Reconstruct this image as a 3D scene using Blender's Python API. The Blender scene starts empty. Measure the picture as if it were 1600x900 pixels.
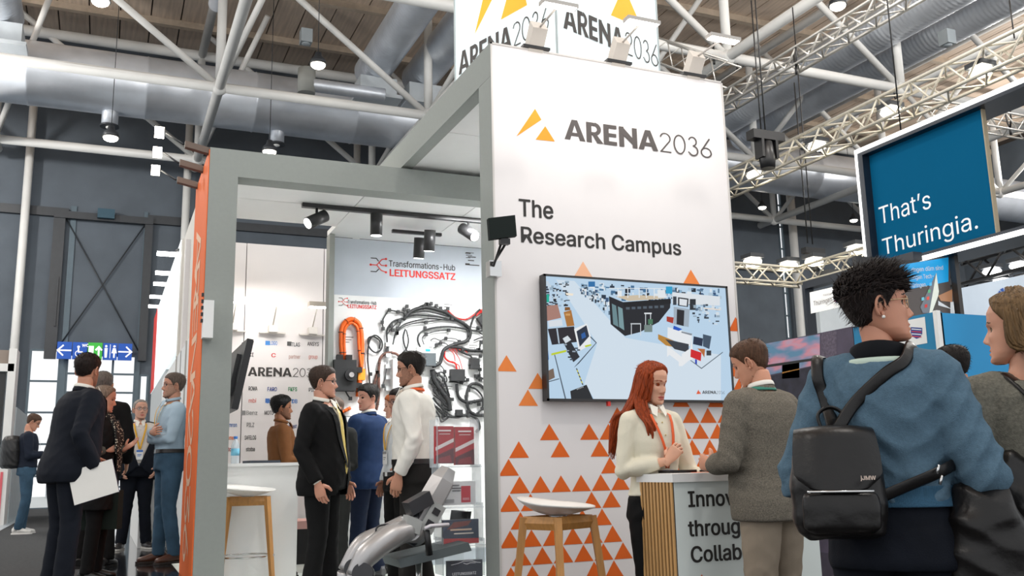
import bpy, math, random
import numpy as np
from mathutils import Vector, Matrix

random.seed(7); RNG = np.random.default_rng(7)
S = bpy.context.scene
COL = S.collection

# ------------------------------------------------------------------ camera
F_PX, CAM_H = 1458.85, 1.07
PITCH, ROLL, YAW = 0.190782, -0.021833, 0.411890
_f = np.array([math.sin(YAW)*math.cos(PITCH), math.cos(YAW)*math.cos(PITCH), math.sin(PITCH)])
_r = np.array([math.cos(YAW), -math.sin(YAW), 0.0]); _u = np.cross(_r, _f)
_r2 = _r*math.cos(ROLL)+_u*math.sin(ROLL); _u2 = np.cross(_r2, _f)
_C = np.array([0, 0, CAM_H])
cd = bpy.data.cameras.new('camera'); cam = bpy.data.objects.new('camera', cd); COL.objects.link(cam)
cd.sensor_width = 36; cd.lens = F_PX/1600*36; cd.clip_start = .05; cd.clip_end = 300
cam.matrix_world = Matrix(((_r2[0], _u2[0], -_f[0], 0), (_r2[1], _u2[1], -_f[1], 0), (_r2[2], _u2[2], -_f[2], CAM_H), (0, 0, 0, 1)))
S.camera = cam

# ------------------------------------------------------------------ world, lights, exposure
w = bpy.data.worlds.new('world'); S.world = w; w.use_nodes = True
bg = w.node_tree.nodes['Background']; bg.inputs[0].default_value = (.96, .98, 1.0, 1); bg.inputs[1].default_value = 1.15
S.view_settings.view_transform = 'Standard'; S.view_settings.look = 'None'
S.view_settings.exposure = 0.0; S.view_settings.gamma = 1.0; S.view_settings.use_curve_mapping = False

def area(name, loc, size, power, color=(1, .97, .93), target=None, sy=None):
    l = bpy.data.lights.new(name, 'AREA'); l.energy = power; l.color = color; l.size = size
    if sy: l.shape = 'RECTANGLE'; l.size_y = sy
    o = bpy.data.objects.new(name, l); COL.objects.link(o); o.location = loc
    d = Vector(target)-Vector(loc) if target else Vector((0, 0, -1))
    o.rotation_euler = d.to_track_quat('-Z', 'Y').to_euler()
    return o
# added point lights, kept out of view, fill the hall and brighten the roof
for x, y, z, e in ((-5, 3, 9, 500), (3, 1, 9, 480), (10, 3, 9, 480), (4, 8.5, 9.8, 520), (10, 9, 9.8, 420), (-5, 14, 10, 900), (-6, 22, 9.5, 1300), (18, 8, 9.5, 500), (25, 14, 10, 900), (30, 20, 10, 1100), (15, 10.5, 10.8, 420), (13.5, 5, 8.5, 300)):
    l = bpy.data.lights.new('hall_fill_light', 'POINT'); l.energy = e; l.color = (1, .96, .91); l.shadow_soft_size = .3
    o = bpy.data.objects.new('hall_fill_light', l); COL.objects.link(o); o.location = (x, y, z)

# ------------------------------------------------------------------ point helpers (a pixel of the photograph on a real plane)
def _ray(x, y): return _f+_r2*(x-800)/F_PX-_u2*(y-450)/F_PX
def at(x, y, X=None, Y=None, Z=None, D=None):
    d = _ray(x, y)
    if X is not None: t = X/d[0]
    elif Y is not None: t = Y/d[1]
    elif Z is not None: t = (Z-CAM_H)/d[2]
    else: t = D
    return _C+d*t

# ------------------------------------------------------------------ materials
MATS = {}
def mat(name, col, rough=.6, metal=0.0, emit=0.0, var=.06, scale=6.0, bump=0.0, bscale=60.0, spec=.5, alpha=1.0, trans=0.0, stretch=(1, 1, 1), coat=0.0):
    if name in MATS: return MATS[name]
    m = bpy.data.materials.new(name); m.use_nodes = True; MATS[name] = m
    nt = m.node_tree; b = nt.nodes['Principled BSDF']
    tc = nt.nodes.new('ShaderNodeTexCoord'); mp = nt.nodes.new('ShaderNodeMapping'); mp.inputs['Scale'].default_value = stretch
    nt.links.new(tc.outputs['Object'], mp.inputs[0])
    if var > 0:
        n = nt.nodes.new('ShaderNodeTexNoise'); n.inputs['Scale'].default_value = scale; n.inputs['Detail'].default_value = 4
        nt.links.new(mp.outputs[0], n.inputs['Vector'])
        r = nt.nodes.new('ShaderNodeValToRGB'); r.color_ramp.elements[0].position = .3; r.color_ramp.elements[1].position = .7
        r.color_ramp.elements[0].color = tuple(max(0, c*(1-var)) for c in col)+(1,)
        r.color_ramp.elements[1].color = tuple(min(1, c*(1+var)) for c in col)+(1,)
        nt.links.new(n.outputs[0], r.inputs[0]); nt.links.new(r.outputs[0], b.inputs['Base Color'])
        if emit: nt.links.new(r.outputs[0], b.inputs['Emission Color'])
    else:
        b.inputs['Base Color'].default_value = tuple(col)+(1,)
        if emit: b.inputs['Emission Color'].default_value = tuple(col)+(1,)
    b.inputs['Roughness'].default_value = rough; b.inputs['Metallic'].default_value = metal
    b.inputs['Specular IOR Level'].default_value = spec; b.inputs['Emission Strength'].default_value = emit
    b.inputs['Alpha'].default_value = alpha; b.inputs['Transmission Weight'].default_value = trans; b.inputs['Coat Weight'].default_value = coat
    if bump > 0:
        n2 = nt.nodes.new('ShaderNodeTexNoise'); n2.inputs['Scale'].default_value = bscale; n2.inputs['Detail'].default_value = 5
        nt.links.new(mp.outputs[0], n2.inputs['Vector'])
        bp = nt.nodes.new('ShaderNodeBump'); bp.inputs['Strength'].default_value = bump; bp.inputs['Distance'].default_value = .01
        nt.links.new(n2.outputs[0], bp.inputs['Height']); nt.links.new(bp.outputs[0], b.inputs['Normal'])
    return m
def srgb(h):
    h = h.lstrip('#'); v = [int(h[i:i+2], 16)/255 for i in (0, 2, 4)]
    return tuple(c/12.92 if c <= .04045 else ((c+.055)/1.055)**2.4 for c in v)
def hexm(h, **k):
    k.setdefault('var', .03)
    return mat('m_'+h.lstrip('#')+''.join('%s%s' % (a, str(b)) for a, b in sorted(k.items())), srgb(h), **k)

# ------------------------------------------------------------------ mesh builder
ORG = {}
def tag(o, label=None, cat=None, group=None, kind=None):
    if label: o['label'] = label
    if cat: o['category'] = cat
    if group: o['group'] = group
    if kind: o['kind'] = kind
    return o
class MB:
    def __init__(s): s.v = []; s.f = []; s.m = []; s.sm = []; s.mi = 0; s.smooth = False
    def add(s, vs, fs, mi=None, smooth=None):
        o = len(s.v); s.v.extend([tuple(map(float, p)) for p in vs]); mi = s.mi if mi is None else mi; sm = s.smooth if smooth is None else smooth
        for f in fs: s.f.append(tuple(i+o for i in f)); s.m.append(mi); s.sm.append(sm)
        return s
    def box(s, a, b, mi=None):
        x0, x1 = sorted((a[0], b[0])); y0, y1 = sorted((a[1], b[1])); z0, z1 = sorted((a[2], b[2]))
        return s.add([(x0, y0, z0), (x1, y0, z0), (x1, y1, z0), (x0, y1, z0), (x0, y0, z1), (x1, y0, z1), (x1, y1, z1), (x0, y1, z1)],
                     [(3, 2, 1, 0), (4, 5, 6, 7), (0, 1, 5, 4), (1, 2, 6, 5), (2, 3, 7, 6), (3, 0, 4, 7)], mi, False)
    def obox(s, c, ax, ay, az, mi=None):
        c, ax, ay, az = map(np.array, (c, ax, ay, az))
        vs = [c+sx*ax+sy*ay+sz*az for sz in (-1, 1) for sx, sy in ((-1, -1), (1, -1), (1, 1), (-1, 1))]
        return s.add(vs, [(3, 2, 1, 0), (4, 5, 6, 7), (0, 1, 5, 4), (1, 2, 6, 5), (2, 3, 7, 6), (3, 0, 4, 7)], mi, False)
    def tube(s, pts, rad, n=10, up=None, caps=True, mi=None, smooth=True):
        P = [np.array(p, float) for p in pts]; k = len(P)
        R = [rad]*k if not isinstance(rad, list) else rad
        vs = []; prev = None
        for i in range(k):
            t = P[min(i+1, k-1)]-P[max(i-1, 0)]; t = t/(np.linalg.norm(t)+1e-9)
            if prev is None:
                ref = np.array(up, float) if up is not None else (np.array([0, 0, 1.]) if abs(t[2]) < .9 else np.array([0, 1., 0]))
                a = ref-t*(ref@t); a /= np.linalg.norm(a)+1e-9
            else:
                a = prev-t*(prev@t); a /= np.linalg.norm(a)+1e-9
            prev = a; b = np.cross(t, a)
            r = R[i]; ra, rb = (r if isinstance(r, tuple) else (r, r))
            for j in range(n):
                q = 2*math.pi*j/n; vs.append(P[i]+a*ra*math.cos(q)+b*rb*math.sin(q))
        fs = [(i*n+j, i*n+(j+1) % n, (i+1)*n+(j+1) % n, (i+1)*n+j) for i in range(k-1) for j in range(n)]
        o = len(s.v); s.add(vs, fs, mi, smooth)
        if caps: s.add([], []); s.f += [tuple(o+j for j in range(n-1, -1, -1)), tuple(o+(k-1)*n+j for j in range(n))]; s.m += [s.mi if mi is None else mi]*2; s.sm += [False]*2
        return s
    def cyl(s, a, b, r, n=12, mi=None): return s.tube([a, b], r, n, mi=mi)
    def loft(s, secs, n=24, mi=None, smooth=True, p=2.0):
        """secs: (center, half_a, half_b) around z axis: ellipse in xy"""
        vs = []
        for sec in secs:
            (cx, cy, cz), a, b = sec[:3]; e = sec[3] if len(sec) > 3 else p
            for j in range(n):
                q = 2*math.pi*j/n; c, d = math.cos(q), math.sin(q)
                vs.append((cx+a*math.copysign(abs(c)**(2/e), c), cy+b*math.copysign(abs(d)**(2/e), d), cz))
        k = len(secs); o = len(s.v)
        s.add(vs, [(i*n+j, i*n+(j+1) % n, (i+1)*n+(j+1) % n, (i+1)*n+j) for i in range(k-1) for j in range(n)], mi, smooth)
        mm = s.mi if mi is None else mi
        s.f += [tuple(o+j for j in range(n-1, -1, -1)), tuple(o+(k-1)*n+j for j in range(n))]; s.m += [mm]*2; s.sm += [False]*2
        return s
    def ball(s, c, r, n=12, m=8, mi=None, R=None):
        rx, ry, rz = r if isinstance(r, (tuple, list)) else (r, r, r)
        vs = []
        for i in range(m+1):
            t = math.pi*i/m
            for j in range(n):
                q = 2*math.pi*j/n; p = np.array([rx*math.sin(t)*math.cos(q), ry*math.sin(t)*math.sin(q), rz*math.cos(t)])
                if R is not None: p = R@p
                vs.append(np.array(c)+p)
        return s.add(vs, [((i+1)*n+j, (i+1)*n+(j+1) % n, i*n+(j+1) % n, i*n+j) for i in range(m) for j in range(n)], mi, True)
    def poly(s, pts, ext=None, mi=None):
        """flat polygon, optionally extruded by vector ext"""
        n = len(pts); P = [np.array(p, float) for p in pts]
        if ext is None: return s.add(P, [tuple(range(n))], mi, False)
        e = np.array(ext, float)
        return s.add(P+[p+e for p in P], [tuple(range(n-1, -1, -1)), tuple(range(n, 2*n))]+[(i, (i+1) % n, n+(i+1) % n, n+i) for i in range(n)], mi, False)
    def build(s, name, mats, parent=None, label=None, cat=None, group=None, kind=None, local=False, origin=None):
        me = bpy.data.meshes.new(name)
        if not isinstance(mats, (list, tuple)): mats = [mats]
        if parent is not None: org = np.zeros(3) if local else np.array(ORG[parent.name])
        elif local: org = np.zeros(3)
        elif origin is not None: org = np.array(origin, float)
        else:
            A = np.array(s.v); org = np.array([(A[:, 0].min()+A[:, 0].max())/2, (A[:, 1].min()+A[:, 1].max())/2, A[:, 2].min()])
        A = np.array(s.v)-org
        me.from_pydata([tuple(p) for p in A], [], s.f)
        for m in mats: me.materials.append(m)
        me.polygons.foreach_set('material_index', s.m); me.polygons.foreach_set('use_smooth', s.sm)
        me.update()
        o = bpy.data.objects.new(name, me); COL.objects.link(o)
        if parent is not None: o.parent = parent; ORG[o.name] = ORG[parent.name]
        else: o.location = org; ORG[o.name] = org
        return tag(o, label, cat, group, kind)
def thing(name, label, cat, loc, group=None, kind=None):
    o = bpy.data.objects.new(name, None); COL.objects.link(o); o.location = tuple(map(float, loc)); o.empty_display_size = .1
    ORG[o.name] = np.array(loc, float)
    return tag(o, label, cat, group, kind)
def struct(name, mb, m, parent=None, label=None): return mb.build(name, m, parent, label=label, kind='structure')
def copy_tree(o, parent=None):
    c = o.copy(); COL.objects.link(c); c.parent = parent; ORG[c.name] = ORG[o.name]
    for ch in list(o.children): copy_tree(ch, c)
    return c

# ------------------------------------------------------------------ lettering
FONT = None
try:
    import os
    p = os.path.join(bpy.utils.system_resource('DATAFILES'), 'fonts', 'Inter.woff2')
    if os.path.exists(p): FONT = bpy.data.fonts.load(p)
except Exception: FONT = None
CAPH = [None]
def _glyphs(body, align):
    c = bpy.data.curves.new('t', 'FONT'); c.body = body
    if FONT: c.font = FONT
    c.size = 1; c.resolution_u = 3; c.align_x = align
    t = bpy.data.objects.new('t', c); COL.objects.link(t); dg = bpy.context.evaluated_depsgraph_get()
    me = bpy.data.meshes.new_from_object(t.evaluated_get(dg)); bpy.data.objects.remove(t)
    n = len(me.vertices); A = np.zeros(n*3); me.vertices.foreach_get('co', A); A = A.reshape(-1, 3); F = [tuple(p.vertices) for p in me.polygons]; bpy.data.meshes.remove(me)
    return A, F
def text(body, origin, xd, ud, height, m, parent, width=None, weight=0.0, name='lettering', ext=.0015, align='LEFT', label=None):
    """letters whose capitals are height tall, baseline starting at origin, reading along xd; weight thickens the strokes"""
    if CAPH[0] is None: CAPH[0] = _glyphs('H', 'LEFT')[0][:, 1].max()
    A, F = _glyphs(body, align)
    if not len(A): return None
    sy = height/CAPH[0]; sx = sy
    if width is not None: sx = width/max(1e-6, A[:, 0].max()-(0 if align == 'LEFT' else A[:, 0].min()))
    xd = np.array(xd, float); xd /= np.linalg.norm(xd); ud = np.array(ud, float); ud /= np.linalg.norm(ud); nn = np.cross(xd, ud)
    b = MB(); k = 0; q = 0
    for dx, dy in ([(0, 0)] if weight <= 0 else [(0, 0), (1, 0), (-1, 0), (.6, .7), (-.6, .7), (.6, -.7), (-.6, -.7)]):
        W = np.array(origin, float)+(A[:, :1]+dx*weight)*sx*xd+(A[:, 1:2]+dy*weight*.8)*sy*ud+nn*(ext+k*.00015); k += 1
        for f in F: q += 1; b.add([W[i]+nn*(q % 9)*.000014 for i in f], [tuple(range(len(f)))], 0, False)
    return b.build(name, m, parent, label=label)
# geometric display letters: strokes as (x,y) polylines on a unit-high cap
def arc(cx, cy, rx, ry, a0, a1, n=18): return [(cx+rx*math.cos(math.radians(a0+(a1-a0)*i/n)), cy+ry*math.sin(math.radians(a0+(a1-a0)*i/n))) for i in range(n+1)]
def _strip(pts, w):
    q = []; P = [np.array(p, float) for p in pts]; n = len(P)
    for i in range(n):
        a = P[i]-P[i-1] if i > 0 else P[1]-P[0]; b = P[i+1]-P[i] if i < n-1 else P[-1]-P[-2]
        a /= np.linalg.norm(a)+1e-9; b /= np.linalg.norm(b)+1e-9
        na, nb = np.array([-a[1], a[0]]), np.array([-b[1], b[0]]); m_ = na+nb; m_ /= np.linalg.norm(m_)+1e-9
        L = w/2/max(.35, m_@na); q.append((P[i]+m_*L, P[i]-m_*L))
    return [[q[i][1], q[i+1][1], q[i+1][0], q[i][0]] for i in range(n-1)]
def arena(bold=.19, thin=.065):
    polys = []; x = 0.0
    def A(x0):
        w = .86; t = .23
        return [[(x0, 0), (x0+t, 0), (x0+w/2+.02, .82), (x0+w/2+.115, 1), (x0+w/2-.115, 1)],
                [(x0+w-t, 0), (x0+w, 0), (x0+w/2+.115, 1), (x0+w/2-.02, .82)],
                [(x0+.2, .2), (x0+w-.2, .2), (x0+w-.26, .37), (x0+.26, .37)]], w
    def rect(a, b, c, d): return [(a, b), (c, b), (c, d), (a, d)]
    g, wd = A(x); polys += g; x += wd+.05
    polys += [rect(x, 0, x+.22, 1), rect(x+.2, .82, x+.33, 1), rect(x+.2, .37, x+.33, .53)]
    polys += _strip(arc(x+.33, .685, .205, .235, -90, 90), .17)
    polys += [[(x+.22, .44), (x+.42, .42), (x+.70, 0), (x+.44, 0)]]; x += .72
    polys += [rect(x, 0, x+.22, 1), rect(x+.2, 0, x+.56, .18), rect(x+.2, .41, x+.54, .58), rect(x+.2, .82, x+.56, 1)]; x += .66
    polys += [rect(x, 0, x+.21, 1), rect(x+.57, 0, x+.78, 1), [(x, 1), (x+.04, .72), (x+.74, 0), (x+.78, 0), (x+.74, .28), (x+.16, 1)]]; x += .83
    g, wd = A(x); polys += g; x += wd+.10
    t = thin
    polys += _strip(arc(x+.25, .72, .22, .25, 170, -38)+[(x+.04, .035), ], t)+[rect(x, 0, x+.50, t)]; x += .62
    polys += _strip(arc(x+.27, .5, .25, .47, 0, 360, 30), t); x += .68
    polys += _strip(arc(x+.2, .75, .17, .22, 165, -90), t)+_strip(arc(x+.2, .27, .21, .25, 90, -165), t); x += .56
    polys += _strip(arc(x+.25, .26, .23, .235, 0, 360, 30), t)+_strip([(x+.05, .37), (x+.43, 1)], t); x += .50
    return polys, x
def put_polys(polys, width, origin, xd, ud, height, total, m, parent, name='lettering', ext=.0015):
    xd = np.array(xd, float); ud = np.array(ud, float); nn = np.cross(xd, ud); b = MB()
    for pl in polys: b.add([np.array(origin)+xd*(p[0]*width/total)+ud*(p[1]*height)+nn*(ext+.00012*(len(b.f) % 40)) for p in pl], [tuple(range(len(pl)))])
    return b.build(name, m, parent)
# ------------------------------------------------------------------ hall shell
PL, PB = .28, .15                                   # floor of the side aisle, floor of the booth
YE = 28.6                                           # end wall of the hall
m_carpet = mat('carpet_grey', (.045, .047, .05), .95, var=.25, scale=40, bump=.4, bscale=300)
m_dark = mat('dark_floor', (.012, .013, .015), .12, var=.3, scale=3, coat=.3)
m_curtain = mat('curtain', (.098, .118, .142), .8, var=.12, scale=1.2, bump=.25, bscale=2.5)
m_steelw = mat('white_steel', (.74, .74, .72), .45, var=.04, scale=2)
m_dark_metal = mat('dark_metal', (.03, .034, .04), .45, var=.1)
m_black = mat('black_plastic', (.012, .012, .013), .4, var=.1)
m_frame = mat('facade_frame', (.09, .13, .16), .5, var=.05)
m_white = mat('white_laminate', (.82, .83, .82), .5, var=.015)
m_glass = mat('clear_glass', (.9, .95, .95), .02, var=0, alpha=.04, spec=.3)
m_lamp = mat('lamp_glow', (1, .93, .78), .5, emit=14, var=0)
m_lampw = mat('lamp_white_glow', (1, .99, .97), .5, emit=9, var=0)
m_chrome = mat('chrome', (.6, .6, .6), .2, metal=1, var=.03)

b = MB().box((-14, -3, -.1), (34, YE, 0)); struct('floor', b, m_dark, label='black polished hall floor')
b = MB().box((-14, 6.3, 0), (.02, YE, PL)); b2 = MB()
fl = struct('floor_aisle', b, m_carpet, label='grey carpeted aisle at the left')
b = MB().box((.025, 6.3, 0), (.64, YE, PL-.002)).box((-.02, 7.9, PL-.001), (.05, YE, PL+.003)); struct('floor_aisle_strip', b, m_dark, label='glossy black strip of floor beside the booth')
b = MB().box((-14, 15.2, PL+.0005), (-1.4, 22, PL+.006)); struct('floor_aisle_white', b, mat('white_floor', (.55, .63, .68), .3, var=.05), label='pale blue stand floor')

# end wall of curtains, with window openings
wl = thing('wall_back', 'dark blue grey fabric covered end wall of the hall', None, (8, YE, 0), kind='structure')
def wallbox(x0, x1, z0, z1, m=m_curtain, name='curtain_panel', y=0.0, t=.12):
    return MB().box((x0, YE-y, z0), (x1, YE-y+t, z1)).build(name, m, wl)
openings = [(-1.95, -1.2, PL, 4.55), (-1.05, .75, PL, 4.45), (.85, 1.1, PL, 3.9)]
xs = [-14, -9.5, -5.6, -1.95]
for i in range(3): wallbox(xs[i], xs[i+1], 0, 14, y=.003*(i % 2))
for a, b_ in ((-1.2, -1.05), (.75, .85)): wallbox(a, b_, 0, 8.7, m_frame, 'facade_post', .04)
wallbox(-1.95, -1.19, 4.54, 8.7); wallbox(-1.95, 1.11, 8.5, 14, y=.002); wallbox(-1.06, .76, 4.43, 8.6); wallbox(.84, 1.12, 3.9, 8.6, y=-.003)
x = 1.11
for xn in (5.1, 9.2, 13.3, 17.4, 21.5, 24.05): wallbox(x, xn, 0, 14, y=.003*(int(xn) % 2)); x = xn
for xn in (28.2, 32.5, 34.2): wallbox(x+.2 if x < 24.3 else x, xn, 0, 14, y=.003*(int(xn) % 2)); x = xn
MB().box((-14, YE-.12, 8.35), (-1.25, YE, 8.6)).box((.85, YE-.12, 8.35), (24, YE, 8.6)).build('rail', m_dark_metal, wl)
MB().box((34, 2, 0), (34.1, YE+.1, 14)).build('wall_right', m_curtain, None, kind='structure', label='grey fabric side wall of the hall at the far right')
# tall roller door panel above the entrance: posts, top rail, bracing
b = MB().box((-1.62, YE-.16, 4.3), (-1.32, YE-.02, 8.45)).box((.78, YE-.16, 4.3), (1.0, YE-.02, 8.45)).box((-1.62, YE-.2, 8.3), (1.0, YE-.02, 8.5))
b.build('door_track', m_dark_metal, wl)
b = MB(); b.cyl((-1.3, YE-.06, 8.3), (.78, YE-.06, 4.6), .018, 6); b.cyl((.78, YE-.06, 8.3), (-1.3, YE-.06, 4.6), .018, 6); b.build('bracing', m_dark_metal, wl)
MB().box((-.5, YE-.35, 8.35), (-.05, YE-.1, 8.62)).build('door_motor', hexm('2f4f5f'), wl)
MB().box((-1.42, YE-.2, 5.2), (-1.38, YE-.15, 6.6)).build('control_pole', m_dark_metal, wl)
# entrance glazing: mullions and panes
def glazing(idx, x0, x1, z0, z1, cols, rows, label):
    t = thing('window_%d' % idx, label, None, ((x0+x1)/2, YE, z0), kind='structure')
    b = MB(); hz = (z1-z0)/rows; wx = (x1-x0)/cols
    for r in range(rows+1): b.box((x0, YE-.02, z0+r*hz-.025), (x1, YE+.06, z0+r*hz+.025))
    for c in range(cols+1): b.box((x0+c*wx-.03, YE-.025, z0), (x0+c*wx+.03, YE+.07, z1))
    b.build('window_frame', m_frame, t)
    me = None
    for r in range(rows):
        for c in range(cols):
            MB().box((x0+c*wx+.03, YE+.01, z0+r*hz+.025), (x0+(c+1)*wx-.03, YE+.016, z0+(r+1)*hz-.025)).build('pane', m_glass, t)
glazing(1, -1.95, -1.22, PL, 4.55, 1, 5, 'tall daylit window beside the entrance')
glazing(2, -1.03, .73, PL, 4.44, 3, 8, 'daylit glazed entrance doors of the hall')
glazing(3, 24.05, 24.25, 4.0, 12, 1, 9, 'narrow vertical strip window at the far right')
glazing(4, .87, 1.08, PL, 3.9, 1, 4, 'narrow daylit side window right of the entrance')
# pale building and ground seen through the glass
MB().box((-3, 64, -.5), (1, 67, 2.2)).build('building', hexm('c9ced0'), None, 'pale building outside beyond the glazed entrance', 'building')
MB().box((-12, YE+.3, -.4), (14, 70, -.1)).build('ground', hexm('b9bcba'), None, 'pale paving outside the glazed entrance', 'ground')
for o in (bpy.data.objects['building'], bpy.data.objects['ground']): o['kind'] = 'structure'; del o['category']

# poles of the wall
for i, (x, lab) in enumerate(((-2.33, 'slim white wall pole at the far left'), (1.87, 'slim white wall pole behind the orange booth column'), (7.0, 'white wall pole hidden partly by the grey lintel'), (24.45, 'white wall pole beside the strip window at the right'))):
    tag(MB().cyl((x, YE-.35, 0), (x, YE-.35, 11.6), .11 if i < 3 else .16, 14).build('wall_pole', m_steelw, None, lab, 'pole'))

# ceiling of boards
m_board = mat('wood_board', (.62, .50, .40), .55, var=.16, scale=2.2, stretch=(6, .35, 1), bump=.1, bscale=12)
ce = thing('ceiling', 'pale brown wooden board roof deck of the hall', None, (8, 15, 13.9), kind='structure')
cw = .8; n = 0; base = None
for i in range(58):
    x0 = -13+i*cw
    for (y0, y1) in ((-2, 11.4), (11.5, 14.0), (14.05, YE+.1)):
        if 13.6 < x0 < 15.6 and y0 > 11 and y1 < 14.1: continue      # skylight
        key = round(y1-y0, 2)
        d = MB().box((0, y0, 0), (cw-.035, y1, .05))
        if not hasattr(ce, '_k'): pass
        nm = 'board_mesh_%s' % key
        if nm not in bpy.data.meshes:
            o = MB().box((x0, y0, 13.9), (x0+cw-.035, y1, 13.95)).build('board', m_board, ce); o.data.name = nm; first_x = x0; globals()['fx_'+str(key).replace('.', '_')] = x0
        else:
            o = bpy.data.objects.new('board', bpy.data.meshes[nm]); COL.objects.link(o); o.parent = ce; o.location = (x0-globals()['fx_'+str(key).replace('.', '_')], 0, 0)
MB().box((-13.2, -2, 13.97), (34, YE+.1, 14.05)).build('deck', mat('deck_dark', (.06, .045, .035), .8), ce)
# purlins under the boards (cross pieces showing as plank bands)
b = MB()
for y in (8.2, 11.45, 14.02, 17.3, 20.5, 23.8, 26.6): b.box((-13, y-.09, 13.72), (34, y+.09, 13.92))
b.build('purlin', mat('purlin_wood', (.50, .41, .32), .6, var=.1), ce)

# ------------------------------------------------------------------ white tubular roof frame: one grid of trusses
XN = [-3.1+5.15*i for i in range(7)]; YN = [10.3, 15.95, 21.6, 27.15]; ZB, ZT = 10.0, 12.9
rf = thing('roof_frame', 'white tubular steel space frame under the wooden hall roof', 'roof frame', (8, 18, 10))
def rt(name, p, q, r, seg=10): return MB().cyl(p, q, r, seg).build(name, m_steelw, rf)
for j, y in enumerate(YN[1:]):
    rt('bottom_chord', (XN[0]-5, y, ZB), (XN[-1]+4, y, ZB), .12, 12); rt('top_chord', (XN[0]-5, y, ZT+.3), (XN[-1]+4, y, ZT+.3), .15, 12)
for x in XN:
    rt('bottom_chord', (x, 5, ZB), (x, YE-.6, ZB), .12, 12)
    rt('top_chord', (x, 5, ZT+.3), (x, YE-.6, ZT+.3), .12, 12)
for y in YN[1:]:
    for i, x in enumerate(XN):
        rt('post', (x, y, ZB), (x, y, ZT+.3), .11 if i else .1)
        rt('diagonal', (x, y, ZB), (x-5.15, y, ZT+1.1), .085)
        if y > 20: rt('diagonal', (x, y, ZB), (x+1.4, y-3.2, ZT+.3), .075)
        MB().ball((x, y, ZB), .19, 12, 8).build('node', m_steelw, rf)

# ducts
m_duct = mat('galvanised_duct', (.70, .74, .80), .38, metal=.6, var=.1, scale=1.5)
def duct(name, p, q, r, label, rings=.42, group=None, end=False):
    p, q = np.array(p, float), np.array(q, float); L = np.linalg.norm(q-p); k = int(L/rings); b = MB(); pts = []; rad = []
    for i in range(k+1):
        c = p+(q-p)*i/k
        d = (q-p)/L
        pts += [c-d*.03, c, c+d*.03]; rad += [r, r*1.018, r]
    b.tube(pts, rad, 28); o = b.build(name, m_duct, None, label, 'duct', group)
    return o
duct('air_duct', (-13, 24.6, 10.95), (33, 24.6, 10.95), .80, 'huge silver air duct crossing the hall in front of the end wall', 2.6)
duct('air_duct', (-2.75, 6, 11.9), (-2.75, 23.7, 11.9), .45, 'ribbed silver air duct at the top left corner of the picture', .12)
duct('air_duct', (6.25, 6, 11.9), (6.25, 23.7, 11.9), .47, 'ribbed silver air duct running to the crossing duct, left one of the middle pair', .12)
duct('air_duct', (7.6, 6, 11.9), (7.6, 23.7, 11.9), .47, 'ribbed silver air duct beside the tall lit cube, right one of the middle pair', .12)
duct('air_duct', (17.1, 4, 11.6), (17.1, 23.6, 11.6), .55, 'ribbed silver air duct at upper right, higher one of the right pair', .12)
duct('air_duct', (18.6, 4, 11.6), (18.6, 23.6, 11.6), .5, 'ribbed silver air duct at upper right, lower one of the right pair', .12)
duct('air_duct', (2.0, 14, 12.6), (2.0, 22.6, 12.6), .2, 'thin silver air pipe ending in a bend above the white crossing tubes', .12)
_dp = at(490, 133, Y=22.3); duct('air_duct', _dp, (6.2, 22.3, _dp[2]), .17, 'short silver branch duct joined to a grey drum outlet', .12)
for x, lab in ((-2.75, 'top left duct'), (6.25, 'left middle duct'), (7.6, 'right middle duct')):
    b = MB().box((x-.5, 22.9, 10.95), (x+.5, 23.7, 11.45)); b.box((x-.62, 22.75, 10.85), (x+.62, 23.72, 10.95)); b.build('duct_end_box', hexm('c4cbd0', rough=.4), None, 'pale flanged end box under the '+lab, 'duct box')
MB().cyl((_dp[0]-.18, 22.3, _dp[2]-.25), (_dp[0]-.18, 22.3, _dp[2]+.4), .22, 20).build('drum_outlet', hexm('9a9c98'), None, 'grey drum shaped air outlet hanging over the crossing duct', 'air outlet')

# drum nozzles under the crossing duct, hanging lamps and sensors
def nozzle(p, label):
    t = thing('air_nozzle', label, 'air nozzle', p, 'drum nozzles under the crossing duct')
    MB().tube([(p[0], p[1], p[2]+.75), (p[0], p[1], p[2])], .2, 18).build('drum', m_duct, t)
    MB().tube([(p[0], p[1], p[2]-.01), (p[0], p[1], p[2]+.03)], .23, 18).build('rim', m_dark_metal, t)
    MB().ball((p[0], p[1], p[2]-.02), (.09, .09, .04), 12, 6).build('cone', m_steelw, t)
nozzle(at(171, 198, Y=24.6), 'silver drum air nozzle above the left curtain'); nozzle(at(432, 226, Y=24.6), 'silver drum air nozzle above the grey portal lintel')
def bell(p, label, s=1.0, wire=6):
    t = thing('hall_lamp', label, 'lamp', p, 'round hall lamps')
    MB().tube([(p[0], p[1], p[2]), (p[0], p[1], p[2]+.12*s), (p[0], p[1], p[2]+.2*s), (p[0], p[1], p[2]+.3*s)], [.2*s, .17*s, .09*s, .07*s], 16).build('lamp_shade', m_dark_metal, t)
    MB().ball((p[0], p[1], p[2]-.01), (.17*s, .17*s, .09*s), 14, 8).build('bulb', m_lamp, t)
    MB().cyl((p[0], p[1], p[2]+.3*s), (p[0], p[1], min(13.85, p[2]+wire)), .01, 6).build('wire', m_dark_metal, t)
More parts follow.
